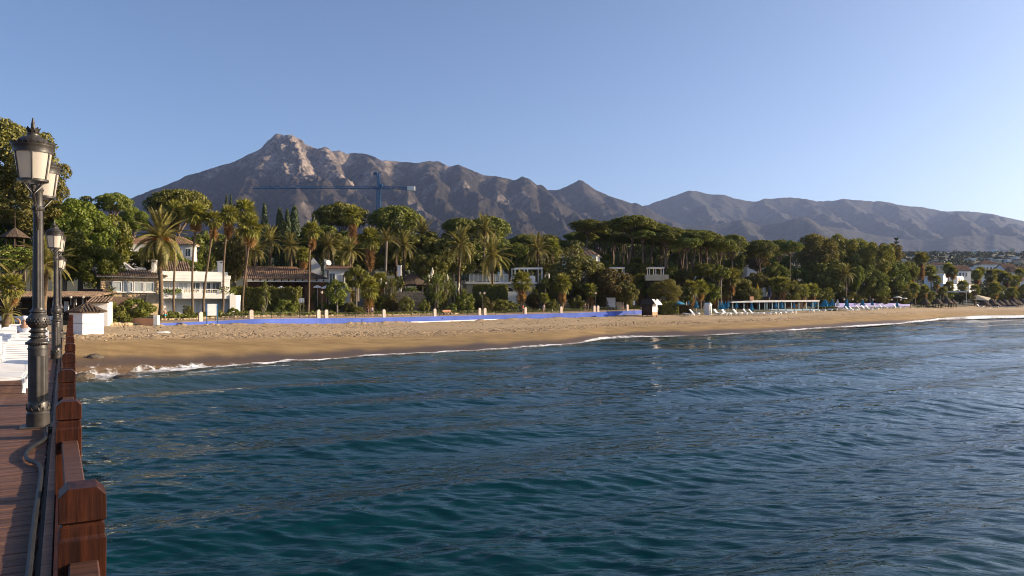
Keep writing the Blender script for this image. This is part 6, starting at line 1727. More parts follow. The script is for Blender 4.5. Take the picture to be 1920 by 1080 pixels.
# ------------------------------------------------------------------ people: each body one skinned surface
def skinned(name, verts, edges, radii, mat, parent, loc=(0, 0, 0), sub=1):
    me = bpy.data.meshes.new(name); me.from_pydata(verts, edges, [])
    o = link(name, me, parent, loc); me.materials.append(mat)
    m = o.modifiers.new('skin', 'SKIN'); m.use_smooth_shade = True
    for i, r in enumerate(radii): me.skin_vertices[0].data[i].radius = (r, r) if not isinstance(r, tuple) else r
    me.skin_vertices[0].data[0].use_root = True
    o.modifiers.new('sub', 'SUBSURF').levels = sub; o.modifiers['sub'].render_levels = sub
    return o
def person(px, Y, rz, label, shirt, shorts, stride=0.22, hair=None, cap=None, h=1.0, zoff=0.06, sit=False):
    z0 = gz(px, Y) + zoff if not isinstance(Y, Vector) else Y.z
    loc = (XP(px, Y), Y, z0) if not isinstance(Y, Vector) else Y
    t = empty('person', loc, rz, label, 'person'); t.scale = (h, h, h)
    ms, mh = pmat('shirt', shirt, rough=0.9), pmat('shorts', shorts, rough=0.9)
    s = stride
    if sit:
        V = [(0, 0, .50), (0, .02, .75), (0, .0, 1.02), (0, -.01, 1.12), (0, -.02, 1.24), (-.17, 0, 1.02), (-.24, -.10, .80), (-.17, -.30, .72), (.17, 0, 1.02), (.24, -.10, .80), (.17, -.30, .72), (-.10, -.02, .47), (-.12, -.45, .46), (-.12, -.50, .06), (.10, -.02, .47), (.12, -.45, .46), (.12, -.50, .06)]
    else:
        V = [(0, 0, .95), (0, 0, 1.18), (0, 0, 1.40), (0, 0, 1.50), (0, -.015, 1.62), (-.19, 0, 1.39), (-.25, s * .5, 1.13), (-.24, -.04 + s * .3, .89), (.19, 0, 1.39), (.25, -s * .5, 1.13), (.24, -.12 - s * .3, .90), (-.09, 0, .88), (-.10, -s * .8, .50), (-.10, -s, .08), (.09, 0, .88), (.10, s * .3, .50), (.10, s * 1.15, .10)]
    E = [(0, 1), (1, 2), (2, 3), (3, 4), (2, 5), (5, 6), (6, 7), (2, 8), (8, 9), (9, 10), (0, 11), (11, 12), (12, 13), (0, 14), (14, 15), (15, 16)]
    n = len(V)
    V += [(V[13][0], V[13][1] - .14, V[13][2] - .04), (V[16][0], V[16][1] - .13, V[16][2] - .06), (V[4][0], V[4][1] - .01, V[4][2] + .10), (V[7][0], V[7][1] - .05, V[7][2] - .08), (V[10][0], V[10][1] - .05, V[10][2] - .08)]
    E += [(13, n), (16, n + 1), (4, n + 2), (7, n + 3), (10, n + 4)]
    R = [.135, .13, .15, .055, .095, .06, .042, .034, .06, .042, .034, .085, .058, .04, .085, .058, .04, .03, .03, .07, .026, .026]
    skinned('body', V, E, R, M_SKIN, t)
    skinned('shirt', [V[0], V[1], V[2], V[5], V[8], tuple(np.array(V[5]) * .4 + np.array(V[6]) * .6), tuple(np.array(V[8]) * .4 + np.array(V[9]) * .6)], [(0, 1), (1, 2), (2, 3), (2, 4), (3, 5), (4, 6)], [.15, .148, .165, .075, .075, .062, .062], ms, t)
    skinned('shorts', [V[0], V[11], tuple(np.array(V[11]) * .35 + np.array(V[12]) * .65), V[14], tuple(np.array(V[14]) * .35 + np.array(V[15]) * .65)], [(0, 1), (1, 2), (0, 3), (3, 4)], [.15, .105, .085, .105, .085], mh, t)
    hz = V[4]
    o = MB().lathe([(0.02, .13), (.09, .115), (.118, .06), (.12, 0.0), (.10, -.03)], 12, (hz[0], hz[1] + .015, hz[2] + .05)).build('cap' if cap else 'hair', pmat('cap_cloth' if cap else 'hair', cap or hair or (0.03, 0.02, 0.015), rough=0.7), t, smooth=True)
    if cap: MB().box(hz[0] - .08, hz[0] + .08, hz[1] - .22, hz[1] - .08, hz[2] + .045, hz[2] + .06).build('cap_peak', M_CANVASNAVY, t)
    return t
person(689.5, BY(689.5, 3.4), math.radians(-20), 'person in dark clothes walking on the promenade, left of the pair', (0.05, 0.045, 0.06), (0.04, 0.04, 0.05))
person(697.5, BY(697.5, 3.6), math.radians(25), 'person in a pale grey shirt walking on the promenade, right of the pair', (0.42, 0.42, 0.48), (0.06, 0.07, 0.14))
person(980.5, BY(980.5, 3.2), math.radians(60), 'person in a red top on the promenade beside the stout skirted palm', (0.40, 0.03, 0.04), (0.05, 0.05, 0.06))
person(1019.5, BY(1019.5, 3.6), math.radians(200), 'person in pale clothes on the promenade by the very small palm', (0.48, 0.48, 0.52), (0.3, 0.32, 0.4))
person(1096.5, BY(1096.5, 3.4), math.radians(30), 'person in dark clothes, left of the two walking under the bronze tree', (0.05, 0.04, 0.04), (0.05, 0.05, 0.06))
person(1102, BY(1102, 3.8), math.radians(-40), 'person in dark clothes, right of the two walking under the bronze tree', (0.06, 0.05, 0.05), (0.04, 0.04, 0.05))
person(1167.5, BY(1167.5, 3.4), math.radians(80), 'person in a dark blue top at the end of the promenade by the white block', (0.03, 0.05, 0.16), (0.3, 0.24, 0.18))
person(309.5, BY(309.5, 4.0), math.radians(70), 'person in turquoise shorts at the foot of the big date palm', (0.42, 0.24, 0.16), (0.02, 0.33, 0.42), hair=(0.04, 0.025, 0.015))
pp = pier_pt(27.3, -1.25, 0.0)
person(0, pp, PIER_ROT + math.radians(160), 'person in a white shirt and pale cap with dark peak sitting among the pier loungers', (0.75, 0.75, 0.78), (0.3, 0.3, 0.34), cap=(0.7, 0.7, 0.72), sit=True)

# ------------------------------------------------------------------ roofs
def gable_tiles(name, parent, corners, mat, pitch=0.30, arched=True, stuff=False, n_up=None):
    """tile courses on a quad roof plane: corners = eave left, eave right, ridge right, ridge left (local coordinates); rounded cover tiles run from eave to ridge"""
    a, b_, c, d = [Vector(p) for p in corners]
    L = max((b_ - a).length, (c - d).length)
    n = max(int(L / pitch), 2)
    nrm = (b_ - a).cross(d - a).normalized()
    if nrm.z < 0: nrm = -nrm
    mb = MB(); mb.add([a, b_, c, d] + [p - nrm * .12 for p in (a, b_, c, d)], [(0, 1, 2, 3), (7, 6, 5, 4), (0, 4, 5, 1), (1, 5, 6, 2), (2, 6, 7, 3), (3, 7, 4, 0)])
    base = mb.build(name, mat, parent)
    w = (b_ - a).normalized()
    rows = []
    for i in range(n):
        u = (i + 0.5) / n
        e = a + (b_ - a) * u; r = d + (c - d) * u
        # run straight up the slope, clipped to hips
        up = (d - a) - w * (d - a).dot(w); up.normalize()
        h = ((d - a) - w * (d - a).dot(w)).length
        x = (e - a).dot(w); xl, xr = (d - a).dot(w), (c - a).dot(w); LE = (b_ - a).length
        t = 1.0
        if x < xl and xl > 1e-3: t = x / xl
        elif x > xr and LE - xr > 1e-3: t = (LE - x) / (LE - xr)
        if t < 0.04: continue
        rows.append((e - up * 0.06, e + up * h * min(t, 1.0)))
    tl = MB()
    rad = pitch * 0.36
    for p0, p1 in rows:
        m_ = max(1, int((p1 - p0).length / 0.9))
        vs = []
        tl_n = len(tl.v)
        ring = [(math.cos(q), math.sin(q)) for q in (math.radians(5), math.radians(50), math.radians(90), math.radians(130), math.radians(175))]
        for k in range(m_):
            q0 = p0 + (p1 - p0) * (k / m_); q1 = p0 + (p1 - p0) * ((k + 1.04) / m_ if k < m_ - 1 else 1)
            n0 = len(tl.v)
            for q, rr in ((q0, rad * 1.08), (q1, rad * .88)):
                for cx, cz in ring: tl.v.append(tuple(q + w * cx * rr + nrm * cz * rr * .9))
            for j in range(4): tl.f.append((n0 + j, n0 + j + 1, n0 + 6 + j, n0 + 5 + j))
            tl.f.append((n0 + 4, n0 + 3, n0 + 2, n0 + 1, n0))
    o = tl.build('tile_courses', mat, base, smooth=False)
    o['kind'] = 'stuff'
    return base

def window(parent, x0, x1, z0, z1, y, glass=None, mull=1, frame=0.07, name='window', sill=True):
    """window set in a wall facing -y at depth y"""
    f = MB()
    f.box(x0, x0 + frame, y - .05, y + .05, z0, z1); f.box(x1 - frame, x1, y - .05, y + .05, z0, z1)
    f.box(x0 + frame, x1 - frame, y - .05, y + .05, z0, z0 + frame); f.box(x0 + frame, x1 - frame, y - .05, y + .05, z1 - frame, z1)
    for k in range(1, mull):
        x = x0 + (x1 - x0) * k / mull; f.box(x - frame * .4, x + frame * .4, y - .045, y + .045, z0 + frame, z1 - frame)
    o = f.build(name, M_WHITEMETAL, parent)
    MB().box(x0 + frame * .5, x1 - frame * .5, y + .02, y + .04, z0 + frame * .5, z1 - frame * .5).build('pane', glass or M_GLASSDK, o)
    return o

# ------------------------------------------------------------------ the white villa with the stone wing
def villa():
    Y0 = 124.0; rz = math.radians(30)             # the front turns a little towards the east
    px0 = 300.0
    zg = gz(px0, Y0)
    ox = XP(px0, Y0)
    t = empty('villa', (ox, Y0, zg - 0.3), rz, 'white two storey seafront villa with a golden stone wing and tiled roof', 'house')
    k = Y0 / F                                    # metres per photo pixel here
    def Z(py): return ZP(py, Y0) - zg + 0.3
    cs = math.cos(rz)
    def X(px): # local x of a photo column on the front plane
        q = (px - CX) / F
        # point on line (ox + s cos, Y0 + s sin): x/y = q
        return (q * Y0 - ox) / (math.cos(rz) - q * math.sin(rz))
    # stone wing
    xa, xb = X(187), X(302)
    zs, ze = -1.0, Z(521)
    body = MB().box(xa + .1, xb - .1, 0.35, 8.0, zs, ze).build('wing_wall', M_MORTAR, t)
    zw0, zw1 = Z(547.5), Z(528.5)
    wx0, wx1 = X(209), X(290)
    # rubble stones of the wing, each its own piece, leaving out the window band
    rs = random.Random(21); stone_me = []
    for q in range(7):
        m_ = rock_mesh('stone', 300 + q, M_STONE); stone_me.append(m_)
    z = zs + 0.8; cnt = 0
    while z < ze - .1:
        hh = rs.uniform(0.30, 0.44); x = xa + 0.1
        while x < xb:
            w = rs.uniform(0.35, 0.75); w = min(w, xb - x + .02)
            cx_, cz_ = x + w / 2, z + hh / 2
            if not (wx0 - .25 < cx_ < wx1 + .25 and zw0 - .15 < cz_ < zw1 + .15) and cnt < 290 and z + hh < ze + .05:
                o = link('stone', stone_me[rs.randrange(7)], body); o.location = (cx_, 0.36, cz_); o.scale = (w * .56, 0.13, hh * .62); o.rotation_euler = (0, rs.uniform(-.12, .12), 0); cnt += 1
            x += w
        z += hh
    # buttress at the right corner of the wing
    b = MB(); b.add([(xb - 3.0, -.9, zs), (xb + .05, -.9, zs), (xb + .05, .22, Z(549)), (xb - 2.0, .22, Z(549)), (xb - 3.0, .3, zs), (xb + .05, .3, zs), (xb + .05, .3, Z(549)), (xb - 2.0, .3, Z(549))], [(0, 1, 2, 3), (4, 7, 6, 5), (0, 3, 7, 4), (1, 5, 6, 2), (3, 2, 6, 7)])
    b.build('buttress', M_STONE, t)
    for i in range(4):
        q0 = wx0 + (wx1 - wx0) * i / 4; q1 = wx0 + (wx1 - wx0) * (i + 1) / 4
        window(t, q0 + .05, q1 - .05, zw0, zw1, 0.22, M_CURTAIN, 1, 0.14)
    MB().box(wx0 - .2, wx1 + .2, 0.02, 0.24, zw0 - .16, zw0 - .01).build('window_sill', M_PLASTER, t)
    MB().box(xa - .45, xb + .75, -.45, 8.2, ze + .003, ze + 0.28).build('eave_board', M_PLASTER, t)
    b = MB()
    xx = xa - .4
    while xx < xb + .7: b.box(xx, xx + .12, -.62, -.46, ze + .02, ze + .2); xx += .42
    b.build('rafter_end', M_PLASTER, t)
    zr = Z(505.5); e0 = ze + .28
    xr0, xr1 = X(222), X(272)
    g = 'roof'
    gable_tiles(g, t, [(xa - .6, -.75, e0), (xb + .9, -.75, e0), (xr1, 4.0, zr), (xr0, 4.0, zr)], M_TILEDARK, 0.34)
    gable_tiles(g, t, [(xb + .9, 8.6, e0), (xa - .6, 8.6, e0), (xr0, 4.0, zr), (xr1, 4.0, zr)], M_TILEDARK, 0.5)
    gable_tiles(g, t, [(xb + .9, -.75, e0), (xb + .9, 8.6, e0), (xr1, 4.0, zr), (xr1, 4.0, zr)], M_TILEDARK, 0.34)
    gable_tiles(g, t, [(xa - .6, 8.6, e0), (xa - .6, -.75, e0), (xr0, 4.0, zr), (xr0, 4.0, zr)], M_TILEDARK, 0.34)
    # white block
    xc, xd = X(303), X(432)
    yb = -1.2                                      # balcony front
    zt = Z(507.5); z2 = Z(521.5); zf = Z(549); zfb = Z(560); wz0, wz1 = Z(546), Z(528)
    MB().box(xc, xd, 1.6, 10, zs, zt - .55).build('main_wall', M_PLASTER, t)
    MB().box(xc, xd + .15, .6, 10.2, z2 - .02, zt - .62).build('fascia', M_PLASTER, t, bevel=0.03)
    MB().box(xc, xd - .1, .3, 1.9, z2 - .45, z2 - .05).build('canopy_edge', M_PLASTER, t, bevel=0.03)
    MB().box(xc + .02, xd - .3, .9, 9.8, zt - .60, zt).build('roof_parapet', M_PLASTER, t, bevel=0.03)
    for p0, p1 in ((308, 332), (336, 355), (359, 378), (381, 398), (400, 415)):
        window(t, X(p0), X(p1), wz0 + .02, wz1, 1.52, M_CURTAIN if p0 < 350 else M_GLASSDK, 2, 0.09)
    MB().box(X(416), xd, .35, 1.62, zf, z2 - .05).build('side_pier', M_PLASTER, t)
    MB().box(xc, xd + .4, yb, 1.65, zfb, zf).build('balcony_slab', M_PLASTER, t, bevel=0.03)
    for p0, p1 in ((303, 343), (371, 377), (405, 416)):
        MB().box(X(p0), X(p1), yb + .05, yb + .3, zf + .002, Z(541.5)).build('balcony_parapet', M_PLASTER, t)
    for p0, p1 in ((343, 371), (377, 405)):
        b0, b1 = X(p0), X(p1); fr = MB().box(b0, b1, yb + .05, yb + .22, Z(542.6), Z(541.2)).build('balustrade', M_PLASTER, t)
        q = b0 + .15; me = MB().lathe([(.05, 0), (.09, .2), (.05, .42), (.075, .62)], 6).mesh('baluster', M_CREAM)
        while q < b1: o = link('baluster', me, fr); o.location = (q, yb + .13, zf); q += .36
    leafy_box('planter_foliage', X(336) - X(306), .7, Z(540) - Z(547), 340, .13, M_SHRUB, 5, t).location = ((X(306) + X(336)) / 2, yb - .2, zf - .1)
    leafy_box('planter_foliage', 2.6, .7, 1.0, 300, .13, M_SHRUB, 6, t).location = (X(424), yb + .2, zf - .1)
    MB().box(xc + .1, X(311), .2, 1.62, zs, zfb - .003).build('ground_pier', M_PLASTER, t)
    for p0, p1 in ((312, 330), (333, 352), (355, 372), (375, 392)):
        window(t, X(p0), X(p1), .4, zfb - .7, 1.52, M_PLASTER, 2, 0.08)
    MB().box(X(420), xd - .02, .25, 1.62, zs, zfb - .003).build('ground_pier', M_PLASTER, t)
    # rounded white garden wing at the right end
    pts = []
    cx0, cx1 = X(428), X(450)
    for q in range(11):
        a = math.pi * q / 10; pts.append(((cx0 + cx1) / 2 - math.cos(a) * (cx1 - cx0) / 2, Z(580) * 0 + 0))
    b = MB(); poly = [(cx0, -1.4), (cx1 - .9, -1.4), (cx1 - .25, -1.15), (cx1, -.5), (cx1, 3.0), (cx0, 3.0)]
    b.prism(poly, zs, Z(553)); b.build('curved_garden_wall', M_PLASTER, t)
    # chimneys
    def chimney(p0, p1, top, bot, yy):
        x0, x1 = X(p0), X(p1)
        o = MB().box(x0, x1, yy, yy + (x1 - x0), Z(bot), Z(top + 2)).build('chimney', M_PLASTER, t, bevel=0.02)
        MB().box(x0 - .1, x1 + .1, yy - .1, yy + (x1 - x0) + .1, Z(top + 2) + .002, Z(top + 1)).build('chimney_cap', M_PLASTER, o)
        xm = (x0 + x1) / 2; m2 = (x1 - x0) / 2 + .05
        MB().add([(x0 - .05, yy - .05, Z(top + 1)), (x1 + .05, yy - .05, Z(top + 1)), (x1 + .05, yy + 2 * m2, Z(top + 1)), (x0 - .05, yy + 2 * m2, Z(top + 1)), (xm, yy - .05, Z(top)), (xm, yy + 2 * m2, Z(top))], [(0, 1, 4), (2, 3, 5), (1, 2, 5, 4), (3, 0, 4, 5), (3, 2, 1, 0)]).build('chimney_hood', M_PLASTER, o)
        MB().box(xm - .2, xm + .2, yy - .02, yy + .1, Z(top + 5), Z(top + 3)).build('flue_opening', M_STEEL, o)
    chimney(411.5, 424, 485, 509, 1.4)
    chimney(287, 297.5, 485.5, 515, 2.6)
    # glass gable behind the wing and the dark roof of the rear block
    b = MB(); x0, x1 = X(230), X(258); xm = X(238)
    b.bar((x0, 6, Z(503)), (xm, 6, Z(490.5)), .2); b.bar((xm, 6, Z(490.5)), (x1, 6, Z(505)), .2); b.bar((xm, 6, Z(490.5)), (xm, 6, Z(505)), .14); b.bar((x0, 6, Z(505)), (x1, 6, Z(505)), .16)
    gl = b.build('glass_gable', M_WHITEMETAL, t)
    MB().add([(x0, 6.02, Z(505)), (x1, 6.02, Z(505)), (xm, 6.02, Z(490.5)), (x0, 6.06, Z(505)), (x1, 6.06, Z(505)), (xm, 6.06, Z(490.5))], [(0, 1, 2), (5, 4, 3), (0, 3, 4, 1), (1, 4, 5, 2), (2, 5, 3, 0)]).build('pane', M_CURTAIN, gl)
    gable_tiles(g, t, [(X(299), 6.2, zt + .05), (X(372), 6.2, zt + .05), (X(366), 10.0, Z(484)), (X(303), 10.0, Z(484))], M_TILEDARK, 0.36)
villa()

def simple_house(px0, px1, py_eave, py_ridge, Y, rz, label, depth=9, wall=None, tile=None, hip=0.25, wins=(), chim=None, overhang=.6, name='house', group=None, pitch=.34, ridge_off=None):
    """house with a tiled hip or gable roof, seen from the front; photo columns px0..px1 at the eave"""
    pc = (px0 + px1) / 2; zg = gz(pc, Y)
    t = empty(name, (XP(pc, Y), Y, zg - .5), rz, label, 'house', group)
    w = (px1 - px0) / F * Y / 2 / math.cos(rz); ze = ZP(py_eave, Y) - zg + .5; zr = ZP(py_ridge, Y) - zg + .5
    MB().box(-w + overhang, w - overhang, 0, depth, -1, ze).build('wall', wall or M_PLASTER, t)
    MB().box(-w + .1, w - .1, -overhang + .1, depth + overhang - .1, ze + .002, ze + .18).build('eave_board', M_PLASTER, t)
    e = ze + .2; hx = hip * 2 * w
    A, B = (-w, -overhang, e), (w, -overhang, e); Cc, D = (w, depth + overhang, e), (-w, depth + overhang, e); R0, R1 = (-w + hx, depth / 2, zr), (w - hx, depth / 2, zr)
    tl = tile or M_TILE
    gable_tiles('roof', t, [A, B, R1, R0], tl, pitch); gable_tiles('roof', t, [Cc, D, R0, R1], tl, pitch * 1.6)
    if hip > .01:
        gable_tiles('roof', t, [B, Cc, R1, R1], tl, pitch); gable_tiles('roof', t, [D, A, R0, R0], tl, pitch)
    else:
        for s in (-1, 1): MB().add([(s * (w - overhang), 0, ze), (s * (w - overhang), depth, ze), (s * (w - overhang), depth / 2, zr - .15), (s * (w - overhang - .2), 0, ze), (s * (w - overhang - .2), depth, ze), (s * (w - overhang - .2), depth / 2, zr - .15)], [(0, 1, 2), (5, 4, 3), (0, 3, 4, 1), (1, 4, 5, 2), (2, 5, 3, 0)]).build('gable', wall or M_PLASTER, t)
    for f0, f1, g0, g1 in wins:
        window(t, -w + 2 * w * f0, -w + 2 * w * f1, ze * g0, ze * g1, -.03, None, 2, .08)
    if chim:
        f0, f1, pt = chim
        o = MB().box(-w + 2 * w * f0, -w + 2 * w * f1, depth * .35, depth * .35 + .9, ze, ZP(pt, Y) - zg + .5).build('chimney', M_PLASTER, t)
        MB().box(-w + 2 * w * f0 - .08, -w + 2 * w * f1 + .08, depth * .35 - .08, depth * .35 + .98, ZP(pt, Y) - zg + .502, ZP(pt, Y) - zg + .65).build('chimney_cap', M_TILE, o)
    return t
simple_house(236, 362, 459, 440, 150, math.radians(15), 'upper white house with a brown tiled hip roof behind the big date palm', wins=((.72, .80, .82, .95), (.84, .92, .82, .95), (.3, .38, .82, .95)), tile=M_TILE)
simple_house(207, 246, 449, 424, 146, math.radians(32), 'small tower with a striped clay tile roof at the left of the upper white house', depth=5, hip=.45, tile=M_TILE, pitch=.5)

def restaurant():
    Y = 142.0; zg = gz(540, Y); rz = math.radians(14)
    t = empty('restaurant', (XP(540, Y), Y, zg - .4), rz, 'long low restaurant with a wide brown tiled roof behind the hedge', 'building')
    k = Y / F; w0, w1 = (464 - 540) * k / math.cos(rz) * .97, (612 - 540) * k / math.cos(rz) * 1.0
    ze = ZP(522.5, Y) - zg + .4; zr = ZP(500.5, Y + 3) - zg + .4
    MB().box(w0, w1, 3.5, 11, -.5, ze + .2).build('rear_wall', M_DARKWOOD, t)
    MB().box(w0 - .1, w1 + .1, -.35, -.05, ze - .62, ze - .02).build('eave_beam', M_PLASTER, t)
    b = MB(); x = w0
    while x < w1: b.box(x, x + .22, -.62, -.36, ze - .42, ze - .12); x += 1.25
    b.build('rafter_end', M_DARKWOOD, t)
    for q in np.linspace(w0 + .3, w1 - .3, 8): MB().box(q - .14, q + .14, -.3, -.05, -.5, ze - .62).build('post', M_DARKWOOD, t)
    gable_tiles('roof', t, [(w0 - .5, -1.0, ze), (w1 - 2.2, -1.0, ze), (w1 - 6.0, 6.0, zr), (w0 - .5, 6.0, zr)], M_TILE, .34)
    gable_tiles('roof', t, [(w1 - 2.3, -1.0, ze + .01), (w1 + .5, 2.0, ze), (w1 - 5.9, 6.0, zr), (w1 - 5.9, 6.0, zr)], M_TILEDARK, .34)
    MB().bar((w0 - .6, 6.0, zr + .08), (w1 - 5.9, 6.0, zr + .08), .3, .22).build('ridge', M_TILE, t)
    # white parasols over the terrace
    for px, py, rp, lab in ((527, 536.5, 9, 'white parasol over the restaurant terrace, left of three'), (595, 534.5, 7.5, 'white parasol over the restaurant terrace, middle of three'), (612, 535, 10, 'white parasol over the restaurant terrace, right of three')):
        yy = Y - 4.5; parasol_open(px, py, rp, yy, lab, M_CANVASWHITE, 'white parasols on the restaurant terrace')

def parasol_open(px, py_top, r_px, Y, label, mat, group, n=8, hgt=None, drop=.28):
    zg = gz(px, Y); z = ZP(py_top, Y); R = r_px / F * Y
    t = empty('parasol', (XP(px, Y), Y, zg), 0, label, 'parasol', group)
    MB().tube([(0, 0, 0), (0, 0, z - zg)], .035, 6).build('pole', M_WHITEMETAL, t)
    b = MB(); vs = [(0, 0, z - zg)]
    for k in range(n):
        a = 2 * math.pi * k / n; vs.append((R * math.cos(a), R * math.sin(a), z - zg - R * drop * 1.6))
    for k in range(n):
        a = 2 * math.pi * k / n; vs.append((R * math.cos(a), R * math.sin(a), z - zg - R * drop * 1.6 - .18))
    for k in range(n):
        a = 2 * math.pi * (k + .5) / n; vs.append((R * .6 * math.cos(a), R * .6 * math.sin(a), z - zg - R * drop * .85))
    fs = []
    for k in range(n):
        k2 = (k + 1) % n; m_ = 1 + 2 * n + k
        fs += [(0, 1 + k, m_), (0, m_, 1 + k2), (1 + k, 1 + k2, m_), (1 + k, 1 + n + k, 1 + n + k2, 1 + k2)]
    b.add(vs, fs); b.build('canopy', mat, t)
    return t
def parasol_closed(px, py_top, py_bot, Y, label, mat, group, wpx=3.2, tilt=0.0, base=None):
    zg = gz(px, Y) if base is None else ZP(base, Y); z1, z0 = ZP(py_top, Y) - zg, ZP(py_bot, Y) - zg; R = wpx * 1.55 / F * Y
    t = empty('parasol', (XP(px, Y), Y, zg), 0, label, 'parasol', group); t.rotation_euler = (0, tilt, 0)
    MB().tube([(0, 0, -.2), (0, 0, z1 + .12)], .04, 6).build('pole', M_WHITEMETAL, t)
    f = lambda k: 1.0 - .38 * (k % 2)
    h = z1 - z0
    MB().lathe([(R * .16, z1), (R * .40, z1 - h * .25), (R * .62, z1 - h * .6), (R * .95, z0 + h * .08), (R * .8, z0)], 16, flute=f).build('canopy', mat, t)
    return t
restaurant()
simple_house(612, 662, 506, 497, 140, math.radians(14), 'small white house with a shuttered window beside the spreading twin trunk palm', depth=7, hip=0.0, wins=((.12, .34, .62, .93), (.55, .66, .70, .9)), tile=M_TILE)
# white gable with chimney and dish behind the restaurant
def gable_block():
    Y = 156.0; zg = gz(594, Y); t = empty('white_house', (XP(596, Y), Y, zg), math.radians(14), 'plain white gabled house with a chimney and satellite dish behind the restaurant', 'house')
    k = Y / F; Z = lambda py: ZP(py, Y) - zg
    b = MB(); x0, xm, x1 = -12 * k, -8 * k, 5 * k
    b.add([(x0, 0, 0), (x1, 0, 0), (x1, 0, Z(499)), (xm, 0, Z(483)), (x0, 0, Z(488)), (x0, 6, 0), (x1, 6, 0), (x1, 6, Z(499)), (xm, 6, Z(483)), (x0, 6, Z(488))], [(0, 1, 2, 3, 4), (9, 8, 7, 6, 5), (0, 5, 6, 1), (1, 6, 7, 2), (2, 7, 8, 3), (3, 8, 9, 4), (4, 9, 5, 0)])
    b.build('wall', M_PLASTER, t)
    MB().box(12 * k, 17 * k, 0, 1.2, 0, Z(486)).build('chimney', M_PLASTER, t)
    d = MB().lathe([(.02, 0), (.30, .05), (.42, .14)], 14).build('satellite_dish', M_WHITEMETAL, t, smooth=True); d.location = (19 * k, -.2, Z(493)); d.rotation_euler = (math.radians(70), 0, math.radians(25)); d.scale = (1.4,) * 3
gable_block()

def thatch_gazebo(px, py_top, py_eave, r_px, Y, label, wall=True, name='gazebo', n=10, mast=None, lean=0.0):
    zg = gz(px, Y); t = empty(name, (XP(px, Y), Y, zg - .2), 0, label, 'gazebo')
    R = r_px / F * Y; z1, z0 = ZP(py_top, Y) - zg + .2, ZP(py_eave, Y) - zg + .2
    MB().lathe([(R, z0 - .35), (R * 1.03, z0 - .1), (R * .62, z0 + (z1 - z0) * .42), (R * .30, z0 + (z1 - z0) * .76), (.05, z1)], n * 2, flute=lambda k: 1 - .03 * (k % 2)).build('thatched_roof', M_THATCH, t)
    for k in range(6):
        a = 1.047 * k + .3; MB().tube([(R * .8 * math.cos(a), R * .8 * math.sin(a), 0), (R * .8 * math.cos(a), R * .8 * math.sin(a), z0 + .05)], .11, 6).build('post', M_DARKWOOD, t)
    if mast: MB().tube([(0, 0, z1 - .1), (0, 0, z1 + mast)], [.07, .03], 6).build('mast', M_DARKWOOD, t)
    return t
thatch_gazebo(773, 511.5, 532, 36, BY(773, 22), 'thatched gazebo with a wide shallow roof behind the flowering yuccas')
def gazebo_chimney():
    Y = BY(748, 19); zg = gz(748, Y); k = Y / F
    t = empty('chimney_stack', (XP(748.5, Y), Y, zg), 0, 'free standing white chimney at the left edge of the thatched roof', 'chimney')
    MB().box(-3.2 * k, 3.2 * k, 0, .6, 0, ZP(499, Y) - zg).build('shaft', M_PLASTER, t); MB().box(-3.8 * k, 3.8 * k, -.1, .7, ZP(499, Y) - zg + .002, ZP(497.5, Y) - zg).build('cap', M_PLASTER, t)
gazebo_chimney()
def stone_wall(px0, px1, py_top, Y, label):
    x0, x1 = XP(px0, Y), XP(px1, Y); zg = gz(px0, Y) - .3; h = ZP(py_top, Y) - zg
    t = empty('stone_garden_wall', (x0, Y, zg), math.radians(8), label, 'wall')
    MB().box(0, x1 - x0, 0, .5, 0, h).build('core', M_MORTAR, t)
    rs = random.Random(5); me = [rock_mesh('stone', 400 + q, M_STONE) for q in range(5)]; z = 0
    while z < h - .1:
        hh = rs.uniform(.3, .42); x = 0
        while x < x1 - x0 - .1:
            w = rs.uniform(.4, .8); o = link('stone', me[rs.randrange(5)], t); o.location = (x + w / 2, 0.0, z + hh / 2); o.scale = (w * .54, .12, hh * .6); x += w
        z += hh
stone_wall(741, 792, 549, BY(765, 12), 'rubble stone garden wall under the thatched gazebo')

